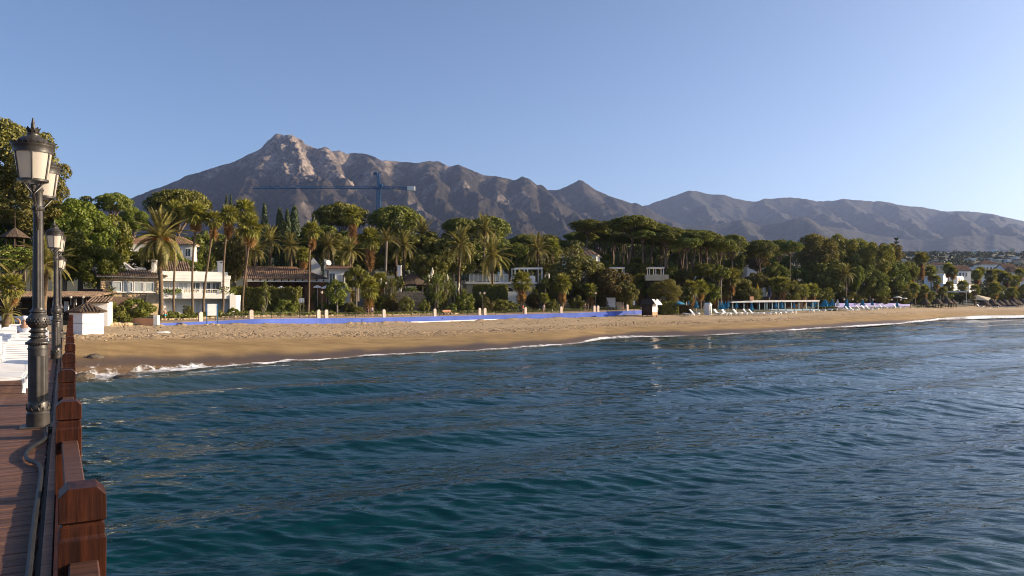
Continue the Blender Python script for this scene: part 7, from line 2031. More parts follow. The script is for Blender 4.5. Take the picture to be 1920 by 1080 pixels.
def terrace_house():
    Y = BY(940, 22); zg = gz(940, Y); k = Y / F; rz = math.radians(10)
    t = empty('terrace_house', (XP(940, Y), Y, zg - .5), rz, 'cream house with a white railed roof terrace and arched openings behind palms', 'house')
    Z = lambda py: ZP(py, Y) - zg + .5; X = lambda px: (px - 940) * k / math.cos(rz)
    MB().box(X(876), X(1003), .3, 9, -1, Z(532.5)).build('wall', M_CREAM, t)
    MB().box(X(873), X(1006), -.6, 9.4, Z(532.5) + .002, Z(528.5)).build('terrace_slab', M_PLASTER, t)
    for p in range(880, 960, 8):
        MB().bar((X(p), -.4, Z(528.5)), (X(p), -.4, Z(514.5)), .09).build('railing_post', M_WHITEMETAL, t)
        if p < 952:
            q = MB().box(X(p) + .06, X(p + 8) - .06, -.42, -.38, Z(527), Z(516.5)).build('railing_panel', M_CURTAIN, t)
    MB().bar((X(880), -.4, Z(514.3)), (X(952), -.4, Z(514.3)), .09).build('handrail', M_WHITEMETAL, t)
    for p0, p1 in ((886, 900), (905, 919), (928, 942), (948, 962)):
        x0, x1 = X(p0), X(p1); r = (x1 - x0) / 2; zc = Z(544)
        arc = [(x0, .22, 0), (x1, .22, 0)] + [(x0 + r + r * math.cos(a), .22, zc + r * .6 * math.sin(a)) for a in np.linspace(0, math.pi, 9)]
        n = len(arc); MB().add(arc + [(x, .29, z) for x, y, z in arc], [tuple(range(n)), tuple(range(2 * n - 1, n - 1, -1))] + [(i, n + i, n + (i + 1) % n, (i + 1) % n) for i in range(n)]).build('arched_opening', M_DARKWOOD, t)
    for p in (966, 990, 1017):
        MB().bar((X(p), .2, Z(532)), (X(p), .2, Z(503.5)), .20).build('pergola_post', M_WHITEMETAL, t); MB().bar((X(p), 4.2, Z(532)), (X(p), 4.2, Z(503.5)), .20).build('pergola_post', M_WHITEMETAL, t)
    for yy in (.2, 4.2): MB().bar((X(965), yy, Z(502.8)), (X(1018), yy, Z(502.0)), .22, .26).build('pergola_beam', M_WHITEMETAL, t)
    for p in (966, 983, 1000, 1017): MB().bar((X(p), .2, Z(503)), (X(p), 4.2, Z(503)), .18).build('pergola_beam', M_WHITEMETAL, t)
    MB().box(X(962), X(1003), -.5, -.2, Z(529.5), Z(517)).build('side_parapet', M_PLASTER, t)
    MB().box(X(880), X(968), -4.5, -4.1, -1, Z(547)).build('low_wall', M_PLASTER, t)
terrace_house()
simple_house(1040, 1122, 480, 462, 196, math.radians(-12), 'house with a long brown tiled roof and pale eave half hidden by the bronze tree', tile=M_TILEDARK, hip=.35, wins=((.86, .94, .7, .9),))
simple_house(940, 968, 461, 455, 212, math.radians(10), 'scrap of a pale upper house between the pines above the white terrace', tile=M_TILE, hip=.2)
def small_pergola(px, w_px, py_top, py_slab, py_bot, Y, label):
    zg = gz(px, Y); k = Y / F; t = empty('pergola', (XP(px, Y), Y, zg), 0, label, 'pergola', 'small pergolas among the pine trunks')
    Z = lambda py: ZP(py, Y) - zg; w = w_px * k
    for s in (-1, -.1, 1):
        for yy in (0, 3): MB().bar((s * w, yy, Z(py_slab)), (s * w, yy, Z(py_top)), .16).build('post', M_WHITEMETAL, t)
    MB().box(-w - .2, w + .2, -.2, 3.2, Z(py_top), Z(py_top) + .28).build('roof_slab', M_PLASTER, t)
    MB().box(-w * 1.6, w * 1.7, -.5, 5, Z(py_bot), Z(py_slab)).build('terrace_block', M_CREAM, t); MB().box(-w * 1.4, w * 1.4, .2, 4.6, -.5, Z(py_bot) - .003).build('base_wall', M_DARKWOOD, t)
small_pergola(1231, 13, 503, 515, 526, 188, 'small white pergola on a pale terrace before the pine trunks')
small_pergola(1158, 12, 503, 512, 520, 190, 'pale flat canopy left of the small pergola, over the bronze tree')
for px, w, py, Y, lab in ((1145, 9, 558, BY(1145, 7), 'white block wall by the promenade, left of the beach hut'), (1163, 7, 566, BY(1163, 5.5), 'low cream wall beside the white block wall')):
    zg = gz(px, Y); k = Y / F; o = MB().box(-w * k, w * k, 0, 1.2, -.3, ZP(py, Y) - zg).build('block_wall', M_PLASTER if w == 9 else M_CREAM); o.location = (XP(px, Y), Y, zg); tag(o, lab, 'wall')
# villas glimpsed under the grove
for px0, px1, e, r, Y, lab in ((1300, 1350, 508, 499, 246, 'shaded white house glimpsed between the trunks under the grove'), (1398, 1440, 497, 490, 262, 'pale house glimpsed under the arching pine')):
    simple_house(px0, px1, e, r, Y, 0, lab, tile=M_TILE, hip=.1, wins=((.2, .35, .4, .8), (.6, .75, .4, .8)))

# ------------------------------------------------------------------ buildings at the left by the pier
def left_restaurant():
    Y = 102.0; zg = gz(95, Y); k = Y / F; t = empty('beach_restaurant', (XP(95, Y), Y, zg - .4), 0, 'dark beach restaurant with a long flat tiled roof behind the pier lamps', 'building')
    X = lambda px: (px - 95) * k; Z = lambda py: ZP(py, Y) - zg + .4
    MB().box(X(-60), X(186), 2.5, 9, -1, Z(556)).build('rear_wall', M_DARKWOOD, t)
    gable_tiles('roof', t, [(X(-62), -.6, Z(557)), (X(176), -.6, Z(557)), (X(176), 6, Z(546)), (X(-62), 6, Z(546))], M_TILEDARK, .36)
    MB().box(X(-60), X(174), -.5, -.2, Z(560.5), Z(557.5)).build('eave_beam', M_DARKWOOD, t)
    for p in (4, 40, 86, 106, 139, 162): MB().box(X(p) - .14, X(p) + .14, -.4, -.15, -1, Z(560.6)).build('post', M_DARKWOOD, t)
    for p0, p1, zt, zb in ((88, 99, 563, 580), (110, 118, 565, 585), (122, 133, 560, 572), (144, 149, 560, 575)): MB().box(X(p0), X(p1), 1.2, 1.4, Z(zb), Z(zt)).build('white_panel', M_PLASTER, t)
    for p in (40, 88, 139, 162): MB().lathe([(.03, 0), (.16, .1), (.18, .25), (.06, .38)], 8, (X(p), -.75, Z(560))).build('eave_lantern', M_OPAL, t, smooth=True)
    MB().box(X(30), X(125), -3.2, -2.9, -1, Z(592)).build('terrace_wall', M_PLASTER, t)
    MB().box(X(100), X(146), 6.2, 8.8, Z(556), Z(540)).build('upper_block', M_DARKWOOD, t)
left_restaurant()
def white_annex():
    Y = 97.0; zg = gz(182, Y); k = Y / F; t = empty('white_annex', (XP(182, Y), Y, zg - .4), math.radians(20), 'small white annex with a brown sloping roof behind the kiosk', 'building')
    X = lambda px: (px - 182) * k; Z = lambda py: ZP(py, Y) - zg + .4
    MB().box(X(166), X(200), 0, 4, -1, Z(566)).build('wall', M_PLASTER, t)
    gable_tiles('roof', t, [(X(163), -.5, Z(567.5)), (X(203), -.5, Z(566.5)), (X(200), 4.5, Z(557)), (X(163), 4.5, Z(557))], M_TILEDARK, .36)
white_annex()
def tower():
    Y = 112.0; px = 28; zg = gz(px, Y); k = Y / F; t = empty('thatched_tower', (XP(px, Y), Y, zg), 0, 'dark wooden tower with a pointed thatched roof and mast at the left', 'tower')
    Z = lambda py: ZP(py, Y) - zg
    R = 26 * k
    MB().lathe([(R, Z(446)), (R * 1.0, Z(445)), (R * .5, Z(435)), (.06, Z(426.5))], 8).build('thatched_roof', M_THATCH, t)
    MB().tube([(0, 0, Z(428)), (0, 0, Z(396))], [.09, .04], 6).build('mast', M_DARKWOOD, t)
    for k2 in range(6):
        a = k2 * 1.047; MB().tube([(R * .62 * math.cos(a), R * .62 * math.sin(a), 0), (R * .62 * math.cos(a), R * .62 * math.sin(a), Z(446))], .14, 6).build('post', M_DARKWOOD, t)
    MB().lathe([(R * .7, Z(462)), (R * .7, Z(460))], 12).build('platform', M_DARKWOOD, t); MB().lathe([(R * .36, 0), (R * .36, Z(462.2))], 12).build('tower_wall', M_DARKWOOD, t)
tower()
def kiosk():
    px = 147.5; Y = on_ground(px, 627); zg = gz(px, Y); k = Y / F
    t = empty('kiosk', (XP(px, Y), Y + 1.5, zg - .2), 0, 'white hexagonal kiosk with a brown shingle roof standing on the sand by the pier', 'kiosk')
    R = 30.5 * k; Z = lambda py: ZP(py, Y) - zg + .2
    rot = math.radians(-14)
    pts = [(R * math.cos(rot + i * math.pi / 3), R * math.sin(rot + i * math.pi / 3)) for i in range(6)]
    zb, zt = 0.0, Z(584.5)
    for i in range(6):
        (xa, ya), (xb_, yb_) = pts[i], pts[(i + 1) % 6]
        a, b_ = Vector((xa, ya, 0)), Vector((xb_, yb_, 0)); m_ = (a + b_) / 2; nrm = m_.normalized()
        for z0, z1 in ((zb, zb + (zt - zb) * .52), (zb + (zt - zb) * .52 + .035, zt)):
            MB().add([(a.x, a.y, z0), (b_.x, b_.y, z0), (b_.x, b_.y, z1), (a.x, a.y, z1)] + [(p.x - nrm.x * .08, p.y - nrm.y * .08, z) for p, z in ((a, z0), (b_, z0), (b_, z1), (a, z1))], [(0, 1, 2, 3), (7, 6, 5, 4), (0, 4, 5, 1), (1, 5, 6, 2), (2, 6, 7, 3), (3, 7, 4, 0)]).build('wall_panel', M_WHITEPL, t)
    MB().prism([(p[0] * 1.05, p[1] * 1.05) for p in pts], -.1, .12).build('plinth', M_WHITEPL, t)
    for i in range(6):
        q = [(p[0] * 1.18, p[1] * 1.18) for p in (pts[i], pts[(i + 1) % 6])]
        gable_tiles('roof', t, [(q[0][0], q[0][1], zt), (q[1][0], q[1][1], zt), (0, 0, Z(567.5)), (0, 0, Z(567.5))], M_THATCH, .30)
    MB().lathe([(.16, Z(567.5) - .12), (.10, Z(567.5) + .1), (.01, Z(567.5) + .2)], 8).build('roof_knob', M_THATCH, t)
    MB().box(-R * 2.0, -R * .95, -.1, .1, Z(597), Z(594)).build('counter_shelf', M_DARKWOOD, t)
kiosk()
def cart():
    Y = 60.0; px = 9; zg = DECK_Z; t = empty('wooden_stand', (XP(px, Y), Y, zg), 0, 'rustic brown wooden stand with a round red life ring left of the lamp', 'stand')
    for x in (-.5, .5): MB().bar((x, 0, -.8), (x, 0, 1.3), .12).build('post', M_DARKWOOD, t)
    MB().bar((-.7, 0, .5), (1.2, 0, -.1), .09).build('brace', M_DARKWOOD, t); MB().bar((-.8, 0, .3), (.9, 0, .3), .1).build('crossbar', M_DARKWOOD, t)
    o = MB().tube([(.36 * math.cos(a), 0, .36 * math.sin(a)) for a in np.linspace(0, 2 * math.pi, 17)], .07, 8).build('life_ring', M_TERRACOTTA, t, smooth=True); o.location = (.9, -.1, .25)
cart()

# ------------------------------------------------------------------ beach hut and beach club
def hut():
    px = 1218; Y = BY(px, -7.5); zg = gz(px, Y); k = Y / F; rz = math.radians(-38)
    t = empty('beach_hut', (XP(px, Y), Y, zg), rz, 'small beach hut with a brown boarded side, white door side and pale roof', 'hut')
    w, d = 2.5, 2.3; ze, zr = ZP(570, Y) - zg, ZP(560, Y) - zg
    MB().box(-w / 2, w / 2, -d / 2, d / 2, .25, ze).build('frame', M_DARKWOOD, t)
    z = .25; pm = None
    while z < ze - .15:
        if pm is None: pm = MB().box(-w / 2 - .05, w / 2 + .05, -d / 2 - .045, -d / 2 - .005, 0, .20).mesh('wall_board', M_TERRACOTTA if False else M_DARKWOOD)
        o = link('wall_board', pm, t); o.location = (0, 0, z); z += .225
    MB().box(-w * .12, w * .12, -d / 2 - .07, -d / 2 - .04, ze - .95, ze - .35).build('hatch', M_GLASSDK, t)
    for q in range(4):
        MB().box(w / 2 + .005, w / 2 + .05, -d / 2 + q * d / 4 + .015, -d / 2 + (q + 1) * d / 4 - .015, .95, ze - .02).build('door_panel', M_WHITEPL, t)
    MB().box(w / 2 + .005, w / 2 + .06, -d / 2, d / 2, .25, .93).build('lower_panel', M_TERRACOTTA, t)
    MB().add([(-w / 2 - .4, -d / 2 - .5, ze - .05), (w / 2 + .4, -d / 2 - .5, ze - .05), (w / 2 + .4, 0, zr), (-w / 2 - .4, 0, zr), (-w / 2 - .4, -d / 2 - .5, ze - .15), (w / 2 + .4, -d / 2 - .5, ze - .15), (w / 2 + .4, 0, zr - .1), (-w / 2 - .4, 0, zr - .1)], [(0, 1, 2, 3), (7, 6, 5, 4), (0, 4, 5, 1), (1, 5, 6, 2), (2, 6, 7, 3), (3, 7, 4, 0)]).build('roof', M_DARKWOOD, t)
    MB().add([(-w / 2 - .4, 0, zr), (w / 2 + .4, 0, zr), (w / 2 + .4, d / 2 + .5, ze - .05), (-w / 2 - .4, d / 2 + .5, ze - .05), (-w / 2 - .4, 0, zr - .1), (w / 2 + .4, 0, zr - .1), (w / 2 + .4, d / 2 + .5, ze - .15), (-w / 2 - .4, d / 2 + .5, ze - .15)], [(0, 1, 2, 3), (7, 6, 5, 4), (0, 4, 5, 1), (1, 5, 6, 2), (2, 6, 7, 3), (3, 7, 4, 0)]).build('roof', M_CREAM, t)
    aw = MB(); x0 = w / 2 + .06
    aw.add([(x0, -d / 2 - .2, zr - .12), (x0, d / 2 + .2, zr - .12), (x0 + 1.0, d / 2 + .3, ze - .1), (x0 + 1.0, -d / 2 - .3, ze - .1), (x0, -d / 2 - .2, zr - .2), (x0, d / 2 + .2, zr - .2), (x0 + 1.0, d / 2 + .3, ze - .2), (x0 + 1.0, -d / 2 - .3, ze - .2)], [(0, 1, 2, 3), (7, 6, 5, 4), (0, 4, 5, 1), (1, 5, 6, 2), (2, 6, 7, 3), (3, 7, 4, 0)])
    aw.build('awning', M_CANVASWHITE, t)
    for x in (-w / 2 + .1, w / 2 - .1):
        for y in (-d / 2 + .1, d / 2 - .1): MB().box(x - .08, x + .08, y - .08, y + .08, -.2, .25).build('foot', M_DARKWOOD, t)
hut()
def tall_frame():
    px = 1243.5; Y = BY(px, 1); zg = gz(px, Y); k = Y / F; t = empty('lifeguard_chair', (XP(px, Y), Y, zg), 0, 'white raised lifeguard chair right behind the beach hut', 'chair')
    Z = lambda py: ZP(py, Y) - zg
    for s in (-1, 1):
        for yy in (0, .9): MB().bar((s * 5.2 * k, yy, 0), (s * 4.6 * k, yy, Z(556)), .12).build('leg', M_WHITEMETAL, t)
    MB().box(-5 * k, 5 * k, -.05, 1.0, Z(562), Z(560.5)).build('seat', M_WHITEMETAL, t); MB().box(-5 * k, 5 * k, .9, 1.0, Z(560.4), Z(555.5)).build('backrest', M_WHITEMETAL, t)
tall_frame()
def beach_club():
    Y = 212.0; zg = gz(1450, Y); k = Y / F; rz = math.radians(20)
    t = empty('beach_club', (XP(1450, Y), Y, zg), rz, 'low beach club pavilion with a flat white roof on pale blue posts', 'building')
    cs = math.cos(rz)
    def X(px): q = (px - CX) / F; ox = XP(1450, Y); return (q * Y - ox) / (math.cos(rz) - q * math.sin(rz))
    Z = lambda py: ZP(py, Y) - zg
    x0, x1 = X(1368), X(1533)
    MB().box(x0, x1, 6.0, 6.3, -.3, Z(567)).build('rear_wall', M_DARKWOOD, t)
    MB().add([(x0, -.8, Z(567.5)), (x1, -.8, Z(565.5)), (x1, -.8, Z(562.5)), (X(1410), -.8, Z(563.0)), (x0, -.8, Z(566.0)), (x0, 7, Z(567.5)), (x1, 7, Z(565.5)), (x1, 7, Z(562.5)), (X(1410), 7, Z(563.0)), (x0, 7, Z(566.0))], [(0, 1, 2, 3, 4), (9, 8, 7, 6, 5), (0, 5, 6, 1), (1, 6, 7, 2), (2, 7, 8, 3), (3, 8, 9, 4), (4, 9, 5, 0)]).build('flat_roof', M_CANVASWHITE, t)
    gable_tiles('rear_roof', t, [(X(1372), 7.2, Z(565)), (X(1520), 7.2, Z(562)), (X(1500), 11, Z(558)), (X(1390), 11, Z(558))], M_TILEDARK, .5)
    for p in (1372, 1393, 1408, 1422, 1432, 1436, 1446, 1458, 1470, 1482, 1496, 1510, 1522, 1532):
        MB().box(X(p) - .10, X(p) + .10, -.5, -.3, -.3, Z(566.5)).build('post', M_PALEBLUEPOST, t)
    MB().box(X(1436), X(1530), -1.2, -1.0, -.3, Z(579.5)).build('terrace_screen', M_PALEBLUEPOST, t)
    for p in range(1440, 1530, 15): MB().box(X(p) - .06, X(p) + .06, -1.28, -1.21, -.3, Z(579)).build('screen_post', M_WHITEMETAL, t)
    MB().box(X(1400), X(1425), 3, 4, -.3, 1.1).build('bar_counter', M_DARKWOOD, t)
    MB().box(X(1402), X(1409), -1.0, -.6, Z(563), Z(556)).build('brick_chimney', M_TERRACOTTA, t)
    for i, (p, h0) in enumerate(((1424, 557), (1446, 557.5))):
        MB().box(X(p) - .6, X(p) + .6, 8, 9, Z(562), Z(h0)).build('roof_vent', M_PLASTER, t)
beach_club()
def cabin():
    px = 1327.5; Y = BY(px, -8); zg = gz(px, Y); k = Y / F; t = empty('beach_cabin', (XP(px, Y), Y, zg), math.radians(-35), 'narrow white changing cabin beside the closed blue parasols', 'cabin')
    w = 1.3; h = ZP(571.5, Y) - zg
    MB().box(-w / 2, w / 2, -w / 2, w / 2, 0, h).build('wall', M_WHITEPL, t); MB().box(-w / 2 - .1, w / 2 + .1, -w / 2 - .1, w / 2 + .1, h + .002, h + .12).build('roof', M_WHITEPL, t)
    MB().box(w / 2 + .003, w / 2 + .03, -.22, .22, .1, h - .25).build('door', M_DARKWOOD, t)
    MB().add([(w / 2 + .01, -w / 2, h + .12), (w / 2 + .01, w / 2, h + .12), (w / 2 + .01, 0, h + .5), (-w / 2, -w / 2, h + .12), (-w / 2, w / 2, h + .12), (-w / 2, 0, h + .5)], [(0, 1, 2), (5, 4, 3), (0, 2, 5, 3), (1, 4, 5, 2)]).build('gable_roof', M_WHITEPL, t)
cabin()
parasol_open(1272, 564, 11.5, BY(1272, -6), 'open blue parasol with one white panel over the hedge', M_CANVASBLUE, 'blue beach parasols')
G_C = 'blue beach parasols'
for px, a, b_, Yd, w, lab in ((1291, 565, 579, -4, 3.0, 'closed blue parasol just right of the open one'), (1306, 565, 577, 0, 3.2, 'closed blue parasol left of the white cabin'), (1350, 566, 580, -6, 2.6, 'leftmost of the bunch of closed blue parasols'), (1355, 566, 580.5, -7, 2.4, 'second of the bunch of closed blue parasols'), (1360, 566, 580, -6, 2.4, 'third of the bunch of closed blue parasols'), (1365, 564.5, 576, -6.5, 2.8, 'tallest, right end of the bunch of closed blue parasols'),
                                (1381, 567, 577, -6, 2.3, 'closed blue parasol at the left end of the club roof'), (1409.5, 567.5, 583, -7, 3.0, 'closed blue parasol before the dark middle of the club'), (1455, 566.5, 576.5, -7, 2.6, 'closed blue parasol over the pale screen, left'), (1466, 565, 578, -7, 3.0, 'closed blue parasol over the pale screen, middle'), (1489, 567, 577, -7, 2.0, 'thin closed blue parasol over the pale screen, right'),
                                (1523.5, 563, 576.5, -6, 4.2, 'closed blue parasol at the right corner of the club, in front'), (1528, 562, 571, -5, 3.0, 'closed blue parasol at the right corner of the club, behind'), (1560.5, 561.5, 573.5, -5, 4.0, 'closed blue parasol right of the half open one'), (1588, 560.5, 579.5, -9, 4.2, 'tall closed blue parasol at the foot of the lone date palm'), (1617, 562, 573, -5, 3.4, 'closed blue parasol before the lilac wall, left'), (1635.5, 564, 572, -5, 2.2, 'closed blue parasol before the lilac wall, middle'), (1682, 566, 575, -6, 2.2, 'closed blue parasol before the lilac wall, right')):
    parasol_closed(px, a, b_, BY(px, Yd), lab, M_CANVASBLUE, G_C, w)
parasol_closed(1547.5, 562, 575, BY(1547, -7), 'half open blue parasol right of the beach club', M_CANVASBLUE, G_C, 7.5)
parasol_closed(1570.5, 562, 574, BY(1570, -5), 'closed white parasol right of the half open blue one', M_CANVASWHITE, 'closed parasols by the club', 2.6)
parasol_closed(1420.5, 532, 546, BY(1420, 14), 'closed yellow parasol behind the club roof', M_CANVASYELLOW, 'closed parasols by the club', 2.4)
parasol_closed(1443, 537, 557, BY(1443, 12), 'closed navy parasol behind the middle of the club roof', M_CANVASNAVY, 'closed parasols by the club', 3.2)
parasol_closed(1287, 566, 576, BY(1287, -6), 'closed cream parasol right of the open blue one', M_CANVASWHITE, 'closed parasols by the club', 1.6)

# loungers on the far beach: simple ones with their parts
def beach_lounger(px, Y, rz, label, up=True):
    src = L_UPM if up else L_LOWM
    o = place_lounger(src, (XP(px, Y), Y, gz(px, Y) + .02), rz, label, 'white sun loungers in front of the beach club')
    o.scale = (1.4, 1.3, 1.45)
    return o
bl = [(1292, 0, -13), (1302, 1, -10), (1347, 1, -12), (1355, 0, -12.5), (1362, 1, -13), (1372, 0, -12), (1383, 1, -12), (1392, 0, -13), (1402, 1, -12), (1413, 1, -13), (1424, 0, -14), (1436, 0, -15), (1446, 0, -13), (1456, 0, -13), (1465, 0, -13), (1478, 0, -14), (1484, 0, -15), (1518, 0, -14), (1528, 0, -15), (1540, 0, -13), (1552, 0, -12), (1562, 0, -10), (1574, 0, -9), (1586, 0, -12), (1592, 1, -18), (1600, 1, -17), (1604, 0, -13), (1613, 1, -9), (1622, 1, -10), (1630, 1, -10), (1637, 0, -11), (1645, 1, -9), (1656, 1, -8), (1664, 1, -9), (1672, 0, -9), (1682, 1, -8), (1690, 0, -9), (1628, 0, -17), (1640, 0, -15)]
bl.sort(); cnt_ = {}
for i, (px, up, d) in enumerate(bl):
    nearlab = 'white sun lounger ' + ('by the white cabin' if px < 1380 else 'before the beach club' if px < 1535 else 'left of the lone date palm' if px < 1595 else 'before the lilac wall')
    cnt_[nearlab] = cnt_.get(nearlab, 0) + 1
    beach_lounger(px, BY(px, d), math.radians(38 + (i * 37 % 24)), nearlab + ', ' + ORD[cnt_[nearlab] - 1] + ' from the left', bool(up))
# lilac wall beyond
def lilac():
    px = np.linspace(1566, 1706, 20); b = MB(); vs, fs = [], []
    for p in px:
        y = float(backY(p)) + 2.0; x = XP(p, y); x2 = XP(p, y + .3); zb = gz(p, y) - 1; zt = ZP(568.5 + (p > 1690) * 2, y); vs += [(x, y, zb), (x, y, zt), (x2, y + .3, zt), (x2, y + .3, zb)]
    for i in range(19):
        for k in range(4): fs.append((i * 4 + k, i * 4 + 4 + k, i * 4 + 4 + (k + 1) % 4, i * 4 + (k + 1) % 4))
    b.add(vs, fs + [(0, 1, 2, 3), (79, 78, 77, 76)])
    tag(b.build('lilac_wall', M_LILAC), 'long lilac painted wall behind the far beach loungers', 'wall')
    for i, p in enumerate((1583, 1599, 1618, 1637, 1655, 1672, 1689)):
        y = BY(p, 2.4); z = ZP(568.5, y); t = empty('globe_lamp', (XP(p, y), y, z), 0, 'small globe lamp on the lilac wall, %s from the left' % ORD[i], 'lamp', 'globe lamps on the lilac wall')
        MB().lathe([(.06, 0), (.05, .9)], 6).build('stem', M_STEEL, t); MB().lathe([(.1, .9), (.32, 1.1), (.32, 1.35), (.1, 1.55)], 8).build('globe', M_OPAL, t, smooth=True)
lilac()
parasol_open(1683, 555, 8.0, BY(1683, 4), 'open cream parasol past the lilac wall', M_CANVASWHITE, 'open parasols at the far beach', drop=.2)
parasol_open(1695, 557.5, 6.0, BY(1695, 5), 'smaller open cream parasol right of the other one', M_CANVASWHITE, 'open parasols at the far beach', drop=.2)
o = MB().lathe([(.25, 0), (.3, .9), (.22, 1.2)], 8).build('beach_bin', M_CREAM); o.location = (XP(1708.5, BY(1708, -6)), BY(1708, -6), gz(1708.5, BY(1708, -6))); tag(o, 'pale round bin at the end of the lilac wall', 'bin')
# thatched shades at the far right
th = [(1734, 557, 575, 9), (1757, 558, 575, 10), (1775, 557, 574, 11), (1786, 560, 574, 8), (1846, 563, 575, 10), (1860, 561, 575, 11), (1873, 562, 575, 11), (1884, 561, 576, 10), (1895, 563, 576, 11), (1906, 560, 577, 12), (1917, 559, 577, 12), (1900, 557, 573, 9), (1868, 566, 577, 9), (1890, 567, 578, 9)]
tl_ = ['leftmost thatched shade, under leaning palms', 'second thatched shade from the left', 'thatched shade below the white house, left', 'thatched shade below the white house, right', 'thatched shade right of the cream sail', 'thatched shade below the hip roofed house, left', 'thatched shade below the hip roofed house, right', 'thatched shade left of the pale ruin wall', 'thatched shade in the thick of the right group', 'big thatched shade near the right edge', 'big thatched shade cut by the right edge', 'thatched shade at the back of the right group', 'low thatched shade in front of the right group', 'low thatched shade in front, near the right edge']
for i, (px, a, b_, r) in enumerate(th):
    thatch_gazebo(px, a, (a + b_) / 2 + 2, r, BY(px, -3 - (i % 3) * 3), tl_[i], name='thatched_parasol', n=6).__setitem__('category', 'beach shade')
for o_ in list(COL.objects):
    if o_.name.startswith('thatched_parasol') and o_.parent is None: o_['group'] = 'thatched shades at the far beach'
for i, px in enumerate((1838, 1850, 1866, 1880, 1890, 1898, 1908, 1916)):
    beach_lounger(px, BY(px, -14 - (i % 2) * 5), math.radians(30 + i * 9), 'white sun lounger by the far right thatched shades, %s from the left' % ORD[i], i % 3 == 0)
def sail():
    px = 1840; Y = BY(px, 1); zg = gz(px, Y); k = Y / F; t = empty('shade_sail', (XP(px, Y), Y, zg), 0, 'cream shade sail with pointed corners at the far beach', 'shade sail')
    P_ = lambda a, b_, dy=0: ((a - px) * k, dy, ZP(b_, Y) - zg)
    b = MB(); A = [P_(1809, 561, 0), P_(1836, 552.5, 2), P_(1858, 558.5, 0), P_(1842, 563.5, -4), P_(1838, 557.5, -1)]
    b.add(A + [(x, y, z - .06) for x, y, z in A], [(0, 4, 1), (1, 4, 2), (2, 4, 3), (3, 4, 0), (6, 9, 5), (7, 9, 6), (8, 9, 7), (5, 9, 8)]); b.build('sail', M_CREAM, t)
    for q in (A[1], A[2], A[3]): MB().bar((q[0], q[1], 0), q, .12).build('pole', M_WHITEMETAL, t)
sail()
# ------------------------------------------------------------------ far white house and town
def far_white_house():
    Y = 420.0; px = 1804; zg = gz(px, Y); k = Y / F; t = empty('far_white_house', (XP(px, Y), Y, zg - 1), math.radians(38), 'far white house with a dome, a big arch and stepped terraces', 'house')
    X = lambda p: (p - px) * k * 1.12; Z = lambda py: ZP(py, Y) - zg + 1
    MB().box(X(1762), X(1830), 4, 14, -2, Z(517)).build('wall', M_WHITEPL, t)
    MB().box(X(1755), X(1795), 0, 8, -2, Z(533)).build('lower_terrace', M_WHITEPL, t)
    MB().box(X(1792), X(1816), 1, 8, -2, Z(518)).build('front_block', M_WHITEPL, t)
    b = MB(); x0, x1 = X(1805), X(1817); r = (x1 - x0) / 2
    arc = [(x1 + .02, .96, Z(531)), (x0, .96, Z(531))][::-1] + [(x0 + r + r * math.cos(a), .96, Z(522) + r * .75 * math.sin(a)) for a in np.linspace(0, math.pi, 10)]
    n = len(arc); b.add(arc + [(x, 1.4, z) for x, y, z in arc], [tuple(range(n)), tuple(range(2 * n - 1, n - 1, -1))] + [(i, n + i, n + (i + 1) % n, (i + 1) % n) for i in range(n)])
    b.build('arch', M_WHITEPL, t)
    MB().lathe([(5.2 * k, Z(517)), (5.2 * k, Z(514.5)), (4.2 * k, Z(512)), (1.8 * k, Z(510.6)), (.1, Z(510.2))], 14, (X(1800), 5, 0)).build('dome', M_WHITEPL, t, smooth=True)
    window(t, X(1793), X(1803), Z(529), Z(520), .95, M_GLASSDK, 3, .15)
    for p in (1822, 1825): MB().box(X(p), X(p + 1.2), 3.9, 4.05, Z(530), Z(521)).build('slit_window', M_GLASSDK, t)
    MB().box(X(1816), X(1845), -2, 6, -2, Z(533.5)).build('right_terrace', M_WHITEPL, t); MB().box(X(1822), X(1836), -1, 5, Z(533.5) + .01, Z(531)).build('thatch_canopy', M_THATCH, t)
    MB().box(X(1764), X(1770), 3.8, 9, Z(517) + .003, Z(514)).build('corner_block', M_WHITEPL, t)
far_white_house()
def red_awning():
    px = 1762; Y = BY(px, 10); zg = gz(px, Y); k = Y / F
    t = empty('beach_bar', (XP(px, Y), Y, zg), 0, 'flat white canopy with a red awning panel left of the far white house', 'beach bar')
    Z = lambda py: ZP(py, Y) - zg; X = lambda p: (p - px) * k
    MB().box(X(1737), X(1813), 0, 5, Z(548), Z(545.5)).build('canopy', M_PALEBLUEPOST, t)
    MB().box(X(1755), X(1768), -.3, -.1, Z(551), Z(542.5)).build('awning_panel', pmat('red_awning_cloth', (0.52, 0.17, 0.14), (0.60, 0.40, 0.36), scale=1.2, rough=0.8), t)
    for p in (1738, 1764, 1776, 1812): MB().bar((X(p), .1, 0), (X(p), .1, Z(538 if p in (1764, 1776) else 548)), .15).build('post', M_WHITEMETAL, t)
red_awning()
G_H = 'houses of the far town'
fh = [(1786, 1824, 508, 497, 520, 12, 0.0, 'far white gabled house with a brown roof above the white house', M_PLASTER, (.02, .09, 492)), (1838, 1876, 496, 488, 560, 0, .35, 'far hip roofed pale house with a row of windows', M_PLASTER, None), (1882, 1914, 508, 494, 500, 14, 0.0, 'far gabled house with a brown roof at the right', M_PLASTER, None), (1896, 1930, 511, 499, 490, -8, 0.1, 'far brown roofed house cut by the right edge', M_PLASTER, None), (1744, 1782, 497, 492, 640, 0, .2, 'far low house left of the gabled one', M_CREAM, None), (1826, 1840, 500, 494, 620, 0, .2, 'small far house between the two larger ones', M_PLASTER, None)]
